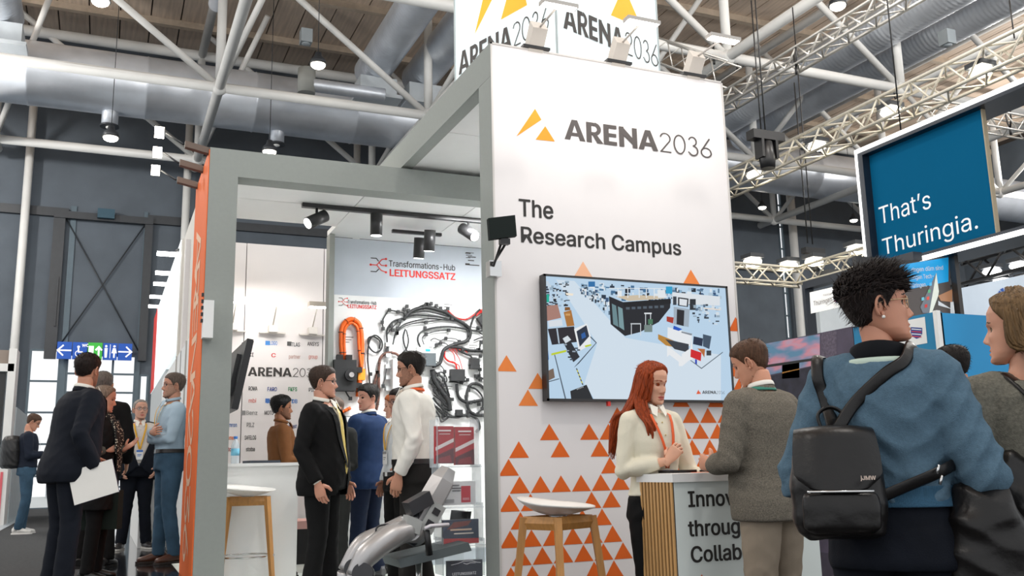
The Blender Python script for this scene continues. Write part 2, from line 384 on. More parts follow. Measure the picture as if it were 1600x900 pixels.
for q, y, lab in (((173, 215), 23.4, 'round hall lamp under the nozzle at left'), ((497, 101), 20.5, 'bell lamp glowing in front of the wooden roof, left of centre'), ((157, 2), 19, 'bell lamp cut by the top edge at left'), ((421, 237), 23.4, 'tiny lamp peeking over the grey portal lintel'),
                  ((1309, 9), 14.5, 'bell lamp glowing near the top edge at right'), ((1191, 324), 26, 'small round lamp under the crossing duct at right'), ((1334, 344), 26, 'small round lamp left of the hanging blue sign')):
    bell(at(*q, Y=y), lab, 1.0 if y < 24 else .8)
for q, y, lab in (((478, 60), 20.5, 'grey box sensor clamped to the long diagonal tube at left'), ((1480, 62), 14, 'grey cowled sensor hanging at the upper right')):
    p = at(*q, Y=y); b = MB().box(p-.13, p+np.array([.13, .13, .2])); b.ball(p-np.array([0, 0, .13]), (.1, .1, .05)); b.build('ceiling_sensor', hexm('8c9499', rough=.4), None, lab, 'sensor')

# skylight
b = MB().box((13.4, 11.3, 13.6), (13.6, 14.2, 14.1)).box((15.5, 11.3, 13.6), (15.7, 14.2, 14.1)).box((13.4, 11.3, 13.6), (15.7, 11.45, 14.1)).box((13.4, 14.05, 13.6), (15.7, 14.2, 14.1))
b.build('skylight_frame', m_dark_metal, ce)

# lattice trusses
def lattice(name, p, q, wdt, label, mtl, r=.024, step=.45, group=None, flat=False, cat='truss', loc=None):
    p, q = np.array(p, float), np.array(q, float); L = np.linalg.norm(q-p); d = (q-p)/L
    side = np.cross(d, (0, 0, 1.)); side /= np.linalg.norm(side); up = np.cross(side, d); h = wdt/2
    t = thing(name, label, cat, (p+q)/2, group)
    cs = [(s, v) for s in (-1, 1) for v in (-1, 1)]
    for s, v in cs: MB().cyl(p+side*s*h+up*v*h, q+side*s*h+up*v*h, r, 8).build('chord', mtl, t)
    k = int(L/step)
    for a, c in (((-1, -1), (-1, 1)), ((1, -1), (1, 1)), ((-1, -1), (1, -1)), ((-1, 1), (1, 1))):
        b = MB()
        for i in range(k):
            A = p+d*(i*L/k); B = p+d*((i+1)*L/k); u0, u1 = (a, c) if i % 2 == 0 else (c, a)
            b.cyl(A+side*u0[0]*h+up*u0[1]*h, B+side*u1[0]*h+up*u1[1]*h, r*.6, 6)
        b.build('lacing', mtl, t)
    return t
m_alu = mat('aluminium_truss', (.62, .60, .56), .35, metal=.6, var=.05)
m_alub = mat('pale_truss', (.60, .56, .47), .45, metal=.2, var=.05)
lattice('light_truss', (11.02, 15.2, 6.45), (11.02, 4.5, 6.45), .38, 'long beige lattice truss running above the hanging blue sign', m_alub, .028, .32)
lattice('light_truss', (10.8, 17, 8), (10.8, 7, 8), .3, 'silver lattice truss crossing the upper right near the ducts', m_alu, .028, .3)
lattice('light_truss', (10.2, 13.72, 4.5), (12.05, 13.72, 4.5), .3, 'bright lattice truss just right of the white wall, facing us', m_alub, .026, .28)
lattice('light_truss', (11.9, 13.6, 4.5), (11.9, 9.5, 4.5), .3, 'bright lattice truss running from the corner towards the blue sign', m_alub, .026, .28)
lattice('light_truss', (12.6, 11.05, 6.95), (16.5, 11.05, 6.95), .3, 'silver lattice truss seen through the open right side of the sign', m_alu, .02, .25)
lattice('light_truss', (15.0, 12.9, 4.55), (14.6, 9.2, 4.55), .5, 'black lattice truss above the pale sign at the far right', m_black, .04, .5)
lattice('light_truss', at(1025, 78, Y=15.2), at(1140, 118, Y=13.6), .45, 'flat grey lattice truss hung behind the tall lit cube', m_alu, .02, .35)
# floodlights on the trusses, moving heads, slings and cables
def flood(p, label, s=.16, mtl=m_lamp):
    t = thing('floodlight', label, 'floodlight', p, 'floodlights on the lattice trusses')
    MB().ball(p, (s, s, s*.45), 14, 8).build('lens', mtl, t); MB().box((p[0]-s*.9, p[1]-s*.9, p[2]+s*.35), (p[0]+s*.9, p[1]+s*.9, p[2]+s*.8)).build('housing', m_dark_metal, t)
for i, (q, y) in enumerate((((1180, 274), 13.3), ((1277, 229), 11.8), ((1392, 175), 10.2), ((1533, 112), 8.6))): flood(at(*q, X=11.0), 'bright floodlight on the long beige truss, ' + ('leftmost', 'second from left', 'third from left', 'rightmost')[i], .16)
for i, q in enumerate(((1176, 409), (1232, 415), (1297, 435), (1338, 390), (1272, 409))): flood(at(*q, Y=13.72) if i < 2 else at(*q, X=11.9), 'glowing lamp on the low corner truss, ' + ('leftmost', 'second from left', 'hanging under its right arm', 'rightmost above the arm', 'next to the black moving head')[i], .17)
for i, q in enumerate(((1550, 424), (1592, 415), (1565, 441))): flood(at(*q, X=14.8), 'white lamp in front of the black truss, ' + ('left one', 'right one', 'lowest one')[i], .16, m_lampw)
def moving_head(p, label, s=1.0):
    t = thing('moving_head', label, 'stage light', p, 'black moving head lights')
    MB().box(p-np.array([.38, .12, -.02])*s, p+np.array([.38, .12, .2])*s).build('clamp_bar', m_black, t)
    MB().loft([((p[0], p[1], p[2]-.55*s), .14*s, .14*s), ((p[0], p[1], p[2]-.35*s), .17*s, .15*s), ((p[0], p[1], p[2]), .12*s, .12*s)], 12).build('lamp_head', m_black, t)
    for sg in (-.2, .14): MB().box(p+np.array([sg, -.12, -.35])*s, p+np.array([sg+.06, .12, .02])*s).build('yoke', m_black, t)
    MB().cyl(p+np.array([0, 0, .2]), (p[0], p[1], 9.9), .012, 6).build('cable', m_black, t)
moving_head(at(1197, 222, Y=12), 'black moving head light over the long truss', .85); moving_head(at(1271, 398, Y=13.4), 'black moving head light on the low corner truss', .6)
for i, (q, X_) in enumerate((((1243, 95), 11.9), ((1400, 152), 15.95), ((1577, 190), 11.05), ((1115, 84), 15.95), ((1151, 92), 15.95))):
    p = at(*q, Y=X_)
    b = MB(); b.tube([p+[-.06, -.1, .2], p+[-.03, -.06, 0], p+[0, 0, -.12], p+[.03, .06, 0], p+[.06, .1, .2]], .018, 6); b.cyl(p+[0, 0, -.12], p+[0, 0, -.25], .025, 6)
    b.build('sling', m_black, None, 'black lifting sling looped round the truss, ' + ('at the silver truss', 'at the white node', 'right of the blue sign', 'left pair behind the white wall', 'right of that pair')[i], 'sling')
for i, (q0, q1, y) in enumerate((((1170, 0), (1190, 215), 12), ((1246, 130), (1262, 380), 13.4), ((1576, 0), (1585, 60), 9))):
    a, c = at(*q0, Y=y), at(*q1, Y=y); a[0] = c[0]
    MB().cyl(c, (c[0], c[1], a[2]), .012, 6).build('steel_cable', m_black, None, 'thin black cable hanging at the right, ' + ('leftmost', 'middle one', 'rightmost')[i], 'cable')
# fluorescent batten under the node behind the white wall
p = at(1130, 59, Y=11); t = thing('batten_lamp', 'bright tube lamp above the white wall on an arm', 'lamp', p)

# WC sign
sg = thing('direction_sign', 'blue and green pictogram sign above the entrance doors', 'sign', (-.15, YE-.3, 4.55))
x0, x1 = at(89, 540, Y=YE-.3)[0], at(207, 545, Y=YE-.3)[0]; z0 = 4.28; ph = .47; pw = (x1-x0)/5
m_sb, m_sgn, m_sw = mat('sign_blue', srgb('#0b4fb0'), .5, emit=.25, var=0), mat('sign_green', srgb('#35b03a'), .5, emit=.3, var=0), mat('sign_white', (.95, .95, .95), .5, emit=.35, var=0)
for i in range(5): MB().box((x0+i*pw+.01, YE-.36, z0), (x0+(i+1)*pw-.01, YE-.28, z0+ph)).build('sign_panel', m_sgn if i == 2 else m_sb, sg)
def pict(polys, i, dx=0):
    b = MB()
    for pl in polys: b.add([(x0+(i+.5)*pw+px*ph*.5, YE-.365, z0+ph*.5+pz*ph*.5) for px, pz in pl], [tuple(range(len(pl)))])
    b.build('pictogram', m_sw, sg)
arrow = lambda s: _strip([(-.75*s, 0), (.7*s, 0)], .17)+_strip([(.1*s, .62), (.72*s, 0), (.1*s, -.62)], .17)
circ = lambda x, y, r: [arc(x, y, r, r, 0, 340, 12)]
pict(arrow(-1), 0); pict(arrow(1), 4)
pict(circ(-.15, .45, .15)+_strip([(-.15, .3), (-.12, -.15), (.25, -.15), (.35, -.6)], .16)+_strip(arc(-.1, -.35, .35, .35, 90, 330, 14), .08)+_strip([(.25, .8), (.32, .5), (.42, .75), (.52, .5), (.6, .8)], .07)+_strip(arc(.82, .65, .14, .15, 60, 300, 8), .07), 1)
pict([[(-.7, -.6), (-.15, -.6), (-.15, .6), (-.7, .6)]]+_strip([(.4, -.6), (.4, .4)], .2)+_strip([(.05, .1), (.4, .5), (.75, .1)], .2), 2)
pict(circ(-.45, .62, .14)+[[(-.62, .4), (-.28, .4), (-.3, -.1), (-.33, -.75), (-.57, -.75), (-.6, -.1)]]+circ(.45, .62, .14)+[[(.3, .4), (.6, .4), (.75, -.2), (.55, -.2), (.53, -.75), (.37, -.75), (.35, -.2), (.15, -.2)]]+[[(-.03, -.8), (.03, -.8), (.03, .85), (-.03, .85)]], 3)
# ------------------------------------------------------------------ the white and grey booth
XW, YW, XR, ZW = 2.235, 5.393, 4.11, 3.88
m_grey = mat('booth_grey', (.30, .325, .305), .75, var=.02, scale=30, bump=.05, bscale=400)
m_fab = mat('white_print_fabric', (.80, .77, .765), .7, var=.01)
m_or = mat('orange_print', srgb('#e2640f'), .7, var=.05, scale=3)
m_or2 = mat('orange_print_light', srgb('#f0863c'), .7, var=.04)
m_orp = mat('orange_print_pale', srgb('#f2b893'), .7, var=.04)
m_logo_or = mat('orange_logo', srgb('#f79a1e'), .7, var=.06, scale=5)
m_ink = mat('dark_print', srgb('#3b3735'), .6, var=.02)
m_ink2 = mat('black_print', srgb('#24211f'), .6, var=.02)

bf = thing('booth_floor', 'pale raised floor of the booth under the men in suits', None, (2.4, 8, 0), kind='structure')
MB().box((.66, 5.6, 0), (2.2, 7.3, PB)).box((.66, 7.3, 0), (4.1, 11.0, PB)).build('floor_panel', mat('booth_floor', (.70, .74, .70), .35, var=.03), bf)

fr = thing('portal_frame', 'grey fabric portal frame of the booth with a tall column and a slanting top beam', 'booth frame', (XW, 6.5, 0))
MB().box((XW, YW+.004, 0), (XW+.10, YW+.22, 3.64)).build('column', m_grey, fr)
MB().box((XW, YW+.004, 3.642), (XW+.10, 9.3, ZW)).build('top_beam', m_grey, fr)
MB().box((.872, 7.4, 3.397), (4.0, 7.6, 3.62)).build('lintel', m_grey, fr)
MB().box((.652, 7.4, 0), (.872, 7.6, 3.62)).build('column', m_grey, fr)
MB().box((1.955, 8.96, PB), (2.005, 9.1, 3.395)).build('rear_post', hexm('8d918c'), fr)
sd = MB().box((.645, 7.402, .1), (.651, 8.55, 3.6)); side = sd.build('orange_side', mat('orange_fabric', srgb('#ea6a22'), .7, var=.06, scale=2), fr)
MB().box((.652, 7.6, 0), (.70, 8.55, 3.6)).build('side_wall', m_white, fr)
# white lettering on the orange side reading downwards
word = ['A', 'R', 'E', 'N', 'A', '2', '0', '3', '6']
for i, ch in enumerate(word):
    text(ch, (.6445, 8.25-.0, 3.15-i*.30), (0, 0, -1), (0, -1, 0), .46, hexm('f0c4a4'), fr, width=None)
# switch box on the grey column
sb = thing('control_box', 'white control box with switches on the grey portal column', 'control box', at(321, 520, Y=7.39))
p = at(321, 530, Y=7.39); q = at(327, 472, Y=7.39)
MB().box((p[0]-.03, 7.30, p[2]), (p[0]+.045, 7.398, q[2])).build('case', m_white, sb)
for i in range(5): MB().box((p[0]-.045, 7.32+.0, p[2]+.12+i*.05), (p[0]-.03, 7.36, p[2]+.145+i*.05)).build('button', m_black, sb)

# white front wall with print
fw = thing('front_wall', 'tall white booth wall printed with orange triangles and lettering', 'booth wall', (3.2, YW, 0))
MB().box((XW+.004, YW, 0), (XR, YW+.06, ZW)).build('fabric_panel', m_fab, fw)
MB().box((XW, YW-.006, 0), (XW+.012, YW, ZW)).box((XR-.012, YW-.006, 0), (XR, YW, ZW)).box((XW, YW-.006, ZW-.012), (XR, YW, ZW)).build('edge_profile', hexm('c9c6c2'), fw)
MB().box((XR-.06, YW+.06, 0), (XR, 9.1, ZW)).build('side_wall', m_white, fw)
TB, TH_, TX, TZ = .142454, .107389, 2.5921953, 1.3426985
cells = [(-10, 2), (-10, 7), (-7, 9.5), (-4, -2), (-4, 9), (-3, -1), (-3, 9.5), (-2, -1.5), (-2, 9), (-2, 5), (-2, 7), (-1, 3), (-1, 6), (-1, 7), (-1, 8), (-1, 9), (-1, 10), (-2, 10), (0, 0), (0, 2), (0, 6), (0, 7), (0, 8), (0, 9), (0, 10)]
cells = [(-10, 2), (-10, 8), (-7, 10), (-4, -2), (-4, 10), (-3, -1), (-3, 10), (-2, -1), (-2, 7), (-2, 9), (-2, 10), (-1, 3), (-1, 7), (-1, 8), (-1, 9), (-1, 10), (0, 0), (0, 2), (0, 3), (0, 6), (0, 7), (0, 8), (0, 9), (0, 10), (1, -2), (1, 0), (1, 2), (1, 6), (1, 7), (1, 8), (1, 9), (1, 10), (2, -2), (2, 3), (2, 6), (2, 8), (2, 10), (3, -2), (3, -1), (3, 0), (3, 1), (3, 2), (3, 3), (3, 6), (4, -2), (4, -1), (4, 2), (4, 3), (5, -2), (5, 0), (5, 1), (5, 2), (6, -2), (6, -1), (6, 0), (6, 1), (6, 2), (6, 3), (7, -2), (7, -1), (7, 0), (7, 1), (7, 2), (7, 3), (8, -2), (8, -1), (8, 0), (8, 2), (8, 3)]
cells += [(r, c) for r in range(9, 12) for c in range(-3 if r % 2 else -2, 11) if (r*7+c*5) % 4] + [(r, c) for r in range(2, 9) for c in range(5, 11) if (r, c) not in cells and (r+c*3) % 5]
b = MB(); b.mi = 0
for r, c in cells:
    xc = TX+TB*(c+.5*(r % 2)); za = TZ-TH_*r
    if xc-TB/2 < XW+.015 and xc < XW+.03: continue
    a, d = max(XW+.013, xc-TB*.475), min(XR-.013, xc+TB*.475)
    mi = 2 if (r, c) == (-10, 2) else (1 if (r < -1 and c < 6) or (r == -10) else 0)
    if a > xc-TB*.474: b.add([(a, YW-.0015, za-TH_*.955*(1-(a-xc)/( -TB*.475)*0-0) if False else za-TH_*.955), (d, YW-.0015, za-TH_*.955), (xc, YW-.0015, za), (a, YW-.0015, za-TH_*.955*abs(a-xc)/(TB*.475))], [(0, 1, 2, 3)], mi)
    elif d < xc+TB*.474: b.add([(a, YW-.0015, za-TH_*.955), (d, YW-.0015, za-TH_*.955), (d, YW-.0015, za-TH_*.955*abs(d-xc)/(TB*.475)), (xc, YW-.0015, za)], [(0, 1, 2, 3)], mi)
    else: b.add([(a, YW-.0015, za-TH_*.955), (d, YW-.0015, za-TH_*.955), (xc, YW-.0015, za)], [(0, 1, 2)], mi)
b.build('triangle_print', [m_or, m_or2, m_orp], fw)
# logo
def plane_px(pts, Y): return [at(x, y, Y=Y) for x, y in pts]
b = MB(); b.add(plane_px([(807, 213), (836, 170), (846, 187)], YW-.002), [(0, 1, 2)]); b.add(plane_px([(837, 218), (852, 197), (867, 221)], YW-.002), [(0, 1, 2)]); b.build('logo_mark', m_logo_or, fw)
AP, AW = arena()
def wall_lettering(l, r, top, Y, m, parent, off=.0015):
    """ARENA2036 between pixel of its lower left corner and lower right corner"""
    a, c, t = at(*l, Y=Y), at(*r, Y=Y), at(*top, Y=Y)
    return put_polys(AP, c[0]-a[0], (a[0], Y, (a[2]+c[2])/2), (1, 0, 0), (0, 0, 1), t[2]-a[2], AW, m, parent, ext=off)
wall_lettering((882, 217), (1112, 248), (895, 187), YW, mat('arena_ink', srgb('#4a4442'), .6, var=.02), fw)
a = at(810, 337, Y=YW); text('The', a, (1, 0, 0), (0, 0, 1), at(812, 311, Y=YW)[2]-a[2], m_ink2, fw, width=at(864, 340, Y=YW)[0]-a[0], weight=.016)
a = at(812, 378, Y=YW); text('Research Campus', a, (1, 0, 0), (0, 0, 1), at(812, 354, Y=YW)[2]-a[2], m_ink2, fw, width=at(1064, 400, Y=YW)[0]-a[0], weight=.016)

# upper ceiling panels behind the front wall and lower ceiling of the recess
cp = thing('booth_ceiling', 'white panelled ceiling of the booth', 'booth ceiling', (3, 7, 3.4))
for y0, y1 in ((5.5, 6.54), (6.55, 9.1)): MB().box((XW+.11, y0, 3.66), (4.04, y1, 3.70)).build('panel', m_white, cp)
xs = [.88, 1.95, 2.98, 4.03]
for i in range(3):
    for y0, y1 in ((7.605, 8.0), (8.008, 8.68 if i == 0 else 9.08)): MB().box((xs[i]+.004, y0, 3.40), (xs[i+1]-.004, y1, 3.45)).build('panel', m_white, cp)
# harness wall
hw = thing('display_wall', 'pale grey rear wall of the booth behind the harness board', 'booth wall', (2.9, 9.12, 0))
MB().box((2.0, 9.1, PB), (4.05, 9.2, 3.40)).build('panel', mat('pale_blue_wall', (.55, .60, .66), .6, var=.02), hw)
m_red = mat('red_print', srgb('#d8342c'), .6, var=.03)
a, c = at(606, 408, Y=9.1), at(711, 415, Y=9.1)
text('Transformations-Hub', at(607, 416, Y=9.1), (1, 0, 0), (0, 0, 1), .062, m_ink2, hw, width=at(711, 421, Y=9.1)[0]-at(607, 416, Y=9.1)[0], weight=.012)
text('LEITUNGSSATZ', at(608, 431, Y=9.1), (1, 0, 0), (0, 0, 1), .070, m_red, hw, width=at(711, 436, Y=9.1)[0]-at(608, 431, Y=9.1)[0], weight=.03)
def tree_logo(o, s, Y, parent):
    dk, rd = MB(), MB()
    def st(mb, pts, w=.07):
        for pl in _strip(pts, w): mb.add([(o[0]+x*s, Y-.002, o[2]+z*s) for x, z in pl], [(0, 1, 2, 3)])
    st(dk, [(0, 1), (.42, 1), (.6, .78)]); st(dk, [(0, 0), (.42, 0), (.62, .22)])
    st(rd, [(0, .5), (.45, .5), (.8, .12), (1.15, 0)]); st(rd, [(.45, .5), (.85, .95), (1.15, 1)]); st(rd, [(.62, .7), (.8, .5), (1.15, .5)])
    for x, z in ((1.15, 0), (1.15, 1), (1.15, .5), (0, .5)): rd.add([(o[0]+(x+.09*math.cos(k))*s, Y-.0025, o[2]+(z+.09*math.sin(k))*s) for k in np.linspace(0, 5.6, 9)], [tuple(range(9))])
    dk.build('logo_mark', m_ink2, parent); rd.build('logo_mark', m_red, parent)
tree_logo(at(579, 424, Y=9.1), .14, 9.1, hw)
for j, ww in enumerate((.06, .12, .1, .05)):
    a = at(727, 395+j*5.5, Y=9.1); MB().box((a[0]+(.03 if j in (1, 2) else 0), 9.098, a[2]-.008), (a[0]+ww, 9.1, a[2]+.002)).build('small_print', m_ink, hw)
a = at(727, 412, Y=9.1); MB().box((a[0], 9.098, a[2]-.015), (a[0]+.16, 9.1, a[2]-.005)).build('small_print', m_ink, hw)
# harness board and lower board
YBD = 9.04
hb = thing('harness_board', 'white display board hung with cable harnesses', 'display board', (2.8, YBD, 1.6))
MB().box((2.025, YBD, 1.605), (4.0, 9.095, 2.80)).build('board', m_white, hb)
MB().box((2.025, YBD, .30), (4.0, 9.095, 1.597)).build('board', m_white, hb)
tree_logo(at(529, 477, Y=YBD), .075, YBD, hb)
text('Transformations-Hub', at(543, 474, Y=YBD), (1, 0, 0), (0, 0, 1), .034, m_ink2, hb, width=at(588, 476, Y=YBD)[0]-at(543, 474, Y=YBD)[0], weight=.01)
text('LEITUNGSSATZ', at(543, 481, Y=YBD), (1, 0, 0), (0, 0, 1), .036, m_red, hb, width=at(588, 483, Y=YBD)[0]-at(543, 481, Y=YBD)[0], weight=.03)
for x, y in ((538, 527), (694, 476), (694, 604), (735, 555), (733, 540), (728, 395)):
    for j in range(3):
        a = at(x, y+j*4, Y=YBD); MB().box((a[0], YBD-.002, a[2]), (a[0]+.09-.02*j, YBD, a[2]+.006)).build('small_print', m_ink, hb)

m_cb, m_co, m_cr, m_cbr = mat('cable_black', (.018, .019, .02), .5, var=.2), mat('cable_orange', srgb('#f0681a'), .4, var=.08), mat('cable_red', srgb('#d8231c'), .4), mat('cable_braid', (.12, .05, .035), .6, var=.6, scale=60)
def spline(pts, k=6):
    P = [np.array(p, float) for p in pts]; P = [2*P[0]-P[1]]+P+[2*P[-1]-P[-2]]; out = []
    for i in range(1, len(P)-2):
        for j in range(k):
            t = j/k; out.append(.5*((2*P[i])+(-P[i-1]+P[i+1])*t+(2*P[i-1]-5*P[i]+4*P[i+1]-P[i+2])*t*t+(-P[i-1]+3*P[i]-3*P[i+1]+P[i+2])*t**3))
    out.append(P[-2]); return out
def bpx(x, y, off=.035): p = at(x, y, Y=YBD-off); return p
CR = lambda x, y: (520+x/3.0864, 370+y/3.0864)        # close view of the board
def cable(name, pts, r, m, label, conn=(), off=.03, parent=None, view=CR):
    P = spline([bpx(*view(*p), off=off) for p in pts])
    r3 = r*1.2
    t = parent or thing(name, label, 'cable', P[0])
    MB().tube(P, r3, 8).build('cable', m, t)
    step = max(4, len(P)//7)
    for i in range(3, len(P)-2, step):
        d = P[i+1]-P[i]; MB().tube([P[i], P[i]+d*.25], r3*1.25, 8).build('clip', m_cb, t)
    for c in conn:
        p = bpx(*view(*c), off=off); s = .014; MB().box(p-[s, s, s*1.2], p+[s, s, s*1.2]).build('connector', m_cb, t)
    return t
t = cable('power_cable', [(50, 600), (42, 520), (45, 440), (70, 405), (100, 400), (130, 430), (140, 520), (135, 640), (128, 700), (122, 770)], .021, m_co, 'thick orange looped cable on the left of the board')
cable('', [(60, 600), (55, 520), (58, 450), (78, 420), (98, 418), (120, 445), (125, 520), (133, 600), (140, 650)], .012, m_co, '', off=.05, parent=t)
p = bpx(*CR(137, 662), off=.04); MB().box(p-[.035, .02, .06], p+[.035, .03, .05]).build('connector', hexm('f79a1e'), t)
cable('power_cable', [(10, 860), (35, 848), (60, 838), (85, 825)], .014, m_co, 'orange cable showing low between the two suited men')
# charging inverter block
p = bpx(*CR(58, 670), off=.06); t = thing('motor_unit', 'black ribbed motor unit under the orange cable loop', 'motor', p)
MB().box(p-[.12, .06, .15], p+[.10, .05, .15]).build('housing', m_cb, t)
MB().tube([p+[.04, -.06, 0], p+[.04, -.10, 0]], .06, 16).build('hub', m_black, t); MB().tube([p+[.04, -.10, 0], p+[.04, -.115, 0]], .025, 12).build('shaft', m_chrome, t)
for dx, dz in ((-.15, 0), (.13, .05), (.13, -.1), (-.06, .17), (.03, .17)): MB().box(p+[dx-.03, -.05, dz-.02], p+[dx+.03, 0, dz+.03]).build('connector', m_black, t)
cable('wire_harness', [(60, 600), (80, 620), (85, 640), (80, 650)], .006, m_cb, 'thin black wire bent over the motor unit')
cable('wire_harness', [(55, 730), (70, 760), (85, 780)], .006, m_cb, 'thin black wire under the motor unit', conn=[(85, 780)])
t = cable('wire_harness', [(175, 800), (178, 700), (168, 580), (178, 500), (205, 475), (235, 500), (235, 540), (205, 558), (175, 530), (172, 490), (200, 482), (228, 505), (225, 540)], .007, m_cb, 'coiled thin black cable right of the orange loop', conn=[(182, 662)])
cable('wire_harness', [(175, 800), (190, 740), (205, 690), (215, 655)], .012, m_cbr, 'short braided brown cable under the coil', conn=[(215, 655), (220, 668)])
cable('wire_harness', [(210, 835), (220, 780), (222, 700), (222, 640), (230, 585), (260, 560), (300, 562), (322, 578)], .012, m_cbr, 'long braided brown cable curving over the white box', conn=[(215, 655)])
cable('wire_harness', [(265, 555), (262, 500), (262, 450), (290, 410), (330, 395), (380, 380), (430, 378), (520, 388), (560, 398)], .008, m_cb, 'black harness arching high over the white box', conn=[(262, 545)])
cable('wire_harness', [(262, 600), (255, 660), (243, 715)], .003, m_cb, 'thin black lead dropping left of the white box', conn=[(242, 720)])
cable('wire_harness', [(243, 440), (240, 405), (262, 365), (275, 355), (320, 362), (360, 372)], .006, m_cb, 'short black harness at the top left with hanging plugs', conn=[(238, 412), (243, 443), (315, 362), (273, 353)])
cable('wire_harness', [(350, 445), (340, 480), (345, 520), (360, 560), (345, 575)], .007, m_cb, 'hanging black loop above the white box', conn=[])
cable('wire_harness', [(355, 450), (365, 500), (355, 540), (335, 560)], .006, m_cb, 'second black strand of the loop above the white box')
cable('wire_harness', [(290, 520), (305, 460), (340, 425), (400, 405), (470, 395), (540, 400), (620, 410)], .006, m_cb, 'slim black harness under the high arch', conn=[(310, 465)])
cable('main_harness', [(340, 400), (365, 370), (400, 350), (450, 340), (500, 350), (545, 365), (590, 395), (640, 425), (662, 450), (660, 480), (640, 505), (600, 515), (560, 530), (535, 548), (525, 580), (515, 610), (480, 625)], .016, m_cb, 'thickest black harness sweeping over the middle of the board', conn=[(365, 355), (455, 325), (350, 375)])
cable('wire_harness', [(425, 540), (410, 500), (420, 465), (460, 445), (520, 435), (580, 435), (640, 445), (700, 455), (770, 440)], .008, m_cb, 'black harness running level across the board to its right edge', conn=[(445, 440), (700, 450)])
cable('wire_harness', [(662, 440), (675, 400), (690, 370), (710, 350)], .009, m_cb, 'black branch rising to the top right plug')
cable('wire_harness', [(550, 350), (575, 375), (600, 392), (640, 398), (675, 380), (700, 360)], .007, m_cr, 'red cable sagging at the top right', conn=[(555, 348)])
p = bpx(*CR(738, 395), off=.05); b = MB().obox(p, np.array([.07, 0, .05]), (0, .025, 0), np.array([-.035, 0, .05])); b.build('control_unit', m_cb, None, 'black slanted control unit at the top right of the board', 'control unit')
for i in range(3): cable('wire_harness', [(690, 372+i*5), (710, 355+i*6), (735, 352+i*6), (755, 362+i*5)], .005, m_cr, 'bundle of red wires feeding the slanted control unit, ' + ('top', 'middle', 'bottom')[i] + ' wire')
cable('wire_harness', [(560, 530), (610, 535), (660, 548), (710, 550), (770, 560)], .013, m_cb, 'thick black harness leaving to the right below the middle', conn=[(625, 545), (700, 545)])
cable('wire_harness', [(540, 545), (540, 580), (560, 600), (590, 610), (598, 640)], .008, m_cr, 'red and black wires dropping to the small box')
cable('wire_harness', [(600, 545), (640, 565), (665, 575), (678, 600)], .008, m_cb, 'black branch down to the square socket')
cable('wire_harness', [(680, 500), (710, 488), (735, 490), (745, 510), (748, 560), (752, 600)], .005, m_cb, 'thin black lead curving down at the right edge', conn=[(735, 490), (748, 545), (712, 575), (745, 590), (752, 500)])
for nm, c, s, lab in (('fuse_box', (600, 668), (.075, .03, .06), 'black fuse box under the red wires'), ('socket', (682, 612), (.05, .03, .055), 'square black socket right of the fuse box'), ('control_unit', (608, 848), (.035, .02, .03), 'small black cube near the bottom of the board')):
    p = bpx(*CR(*c), off=.05); t = thing(nm, lab, 'electrical part', p); MB().box(p-s, p+np.array(s)).build('housing', m_cb, t)
    MB().box(p-[s[0]*1.25, .01, s[2]*.5], p+[s[0]*1.25, .01, -s[2]*.2]).build('bracket', m_black, t)
p = bpx(*CR(442, 590), off=.06); t = thing('ecu_box', 'grey control unit with white and blue plugs in the middle of the board', 'control unit', p)
MB().box(p-[.10, .04, .07], p+[.11, .03, .06]).build('housing', hexm('4c5357'), t); MB().box(p+[-.09, -.035, .06], p+[.08, .02, .115]).build('plug', m_white, t); MB().box(p+[.0, -.04, .075], p+[.05, -.034, .1]).build('plug', hexm('1b8fb5'), t)
p0, p1 = bpx(*CR(285, 590), off=.08), bpx(*CR(335, 770), off=.08); t = thing('white_junction_box', 'white finned housing on the board left of the glasses wearer', 'housing', (p0+p1)/2)
MB().box((p0[0], YBD-.12, p1[2]), (p1[0]+.06, YBD, p0[2])).build('case', hexm('e9ecec'), t)
for i in range(5): z = p1[2]+.06+i*.11; MB().box((p0[0]-.05, YBD-.05, z), (p0[0], YBD, z+.04)).build('lug', hexm('d5dadb'), t)
# tangle on the right half
bun = cable('cable_bundle', [(480, 640), (490, 690), (520, 740), (555, 790), (565, 840)], .022, m_cb, 'dense black bundle of cables behind the white shirt')
for i in range(14):
    x0_, y0_ = 475+RNG.random()*25, 650+i*14
    cable('', [(x0_, y0_), (x0_+20+RNG.random()*20, y0_+30), (x0_+30+RNG.random()*30, y0_+60), (560+RNG.random()*12, min(860, 760+i*9+RNG.random()*30))], .006+.004*RNG.random(), m_cb, '', parent=bun)
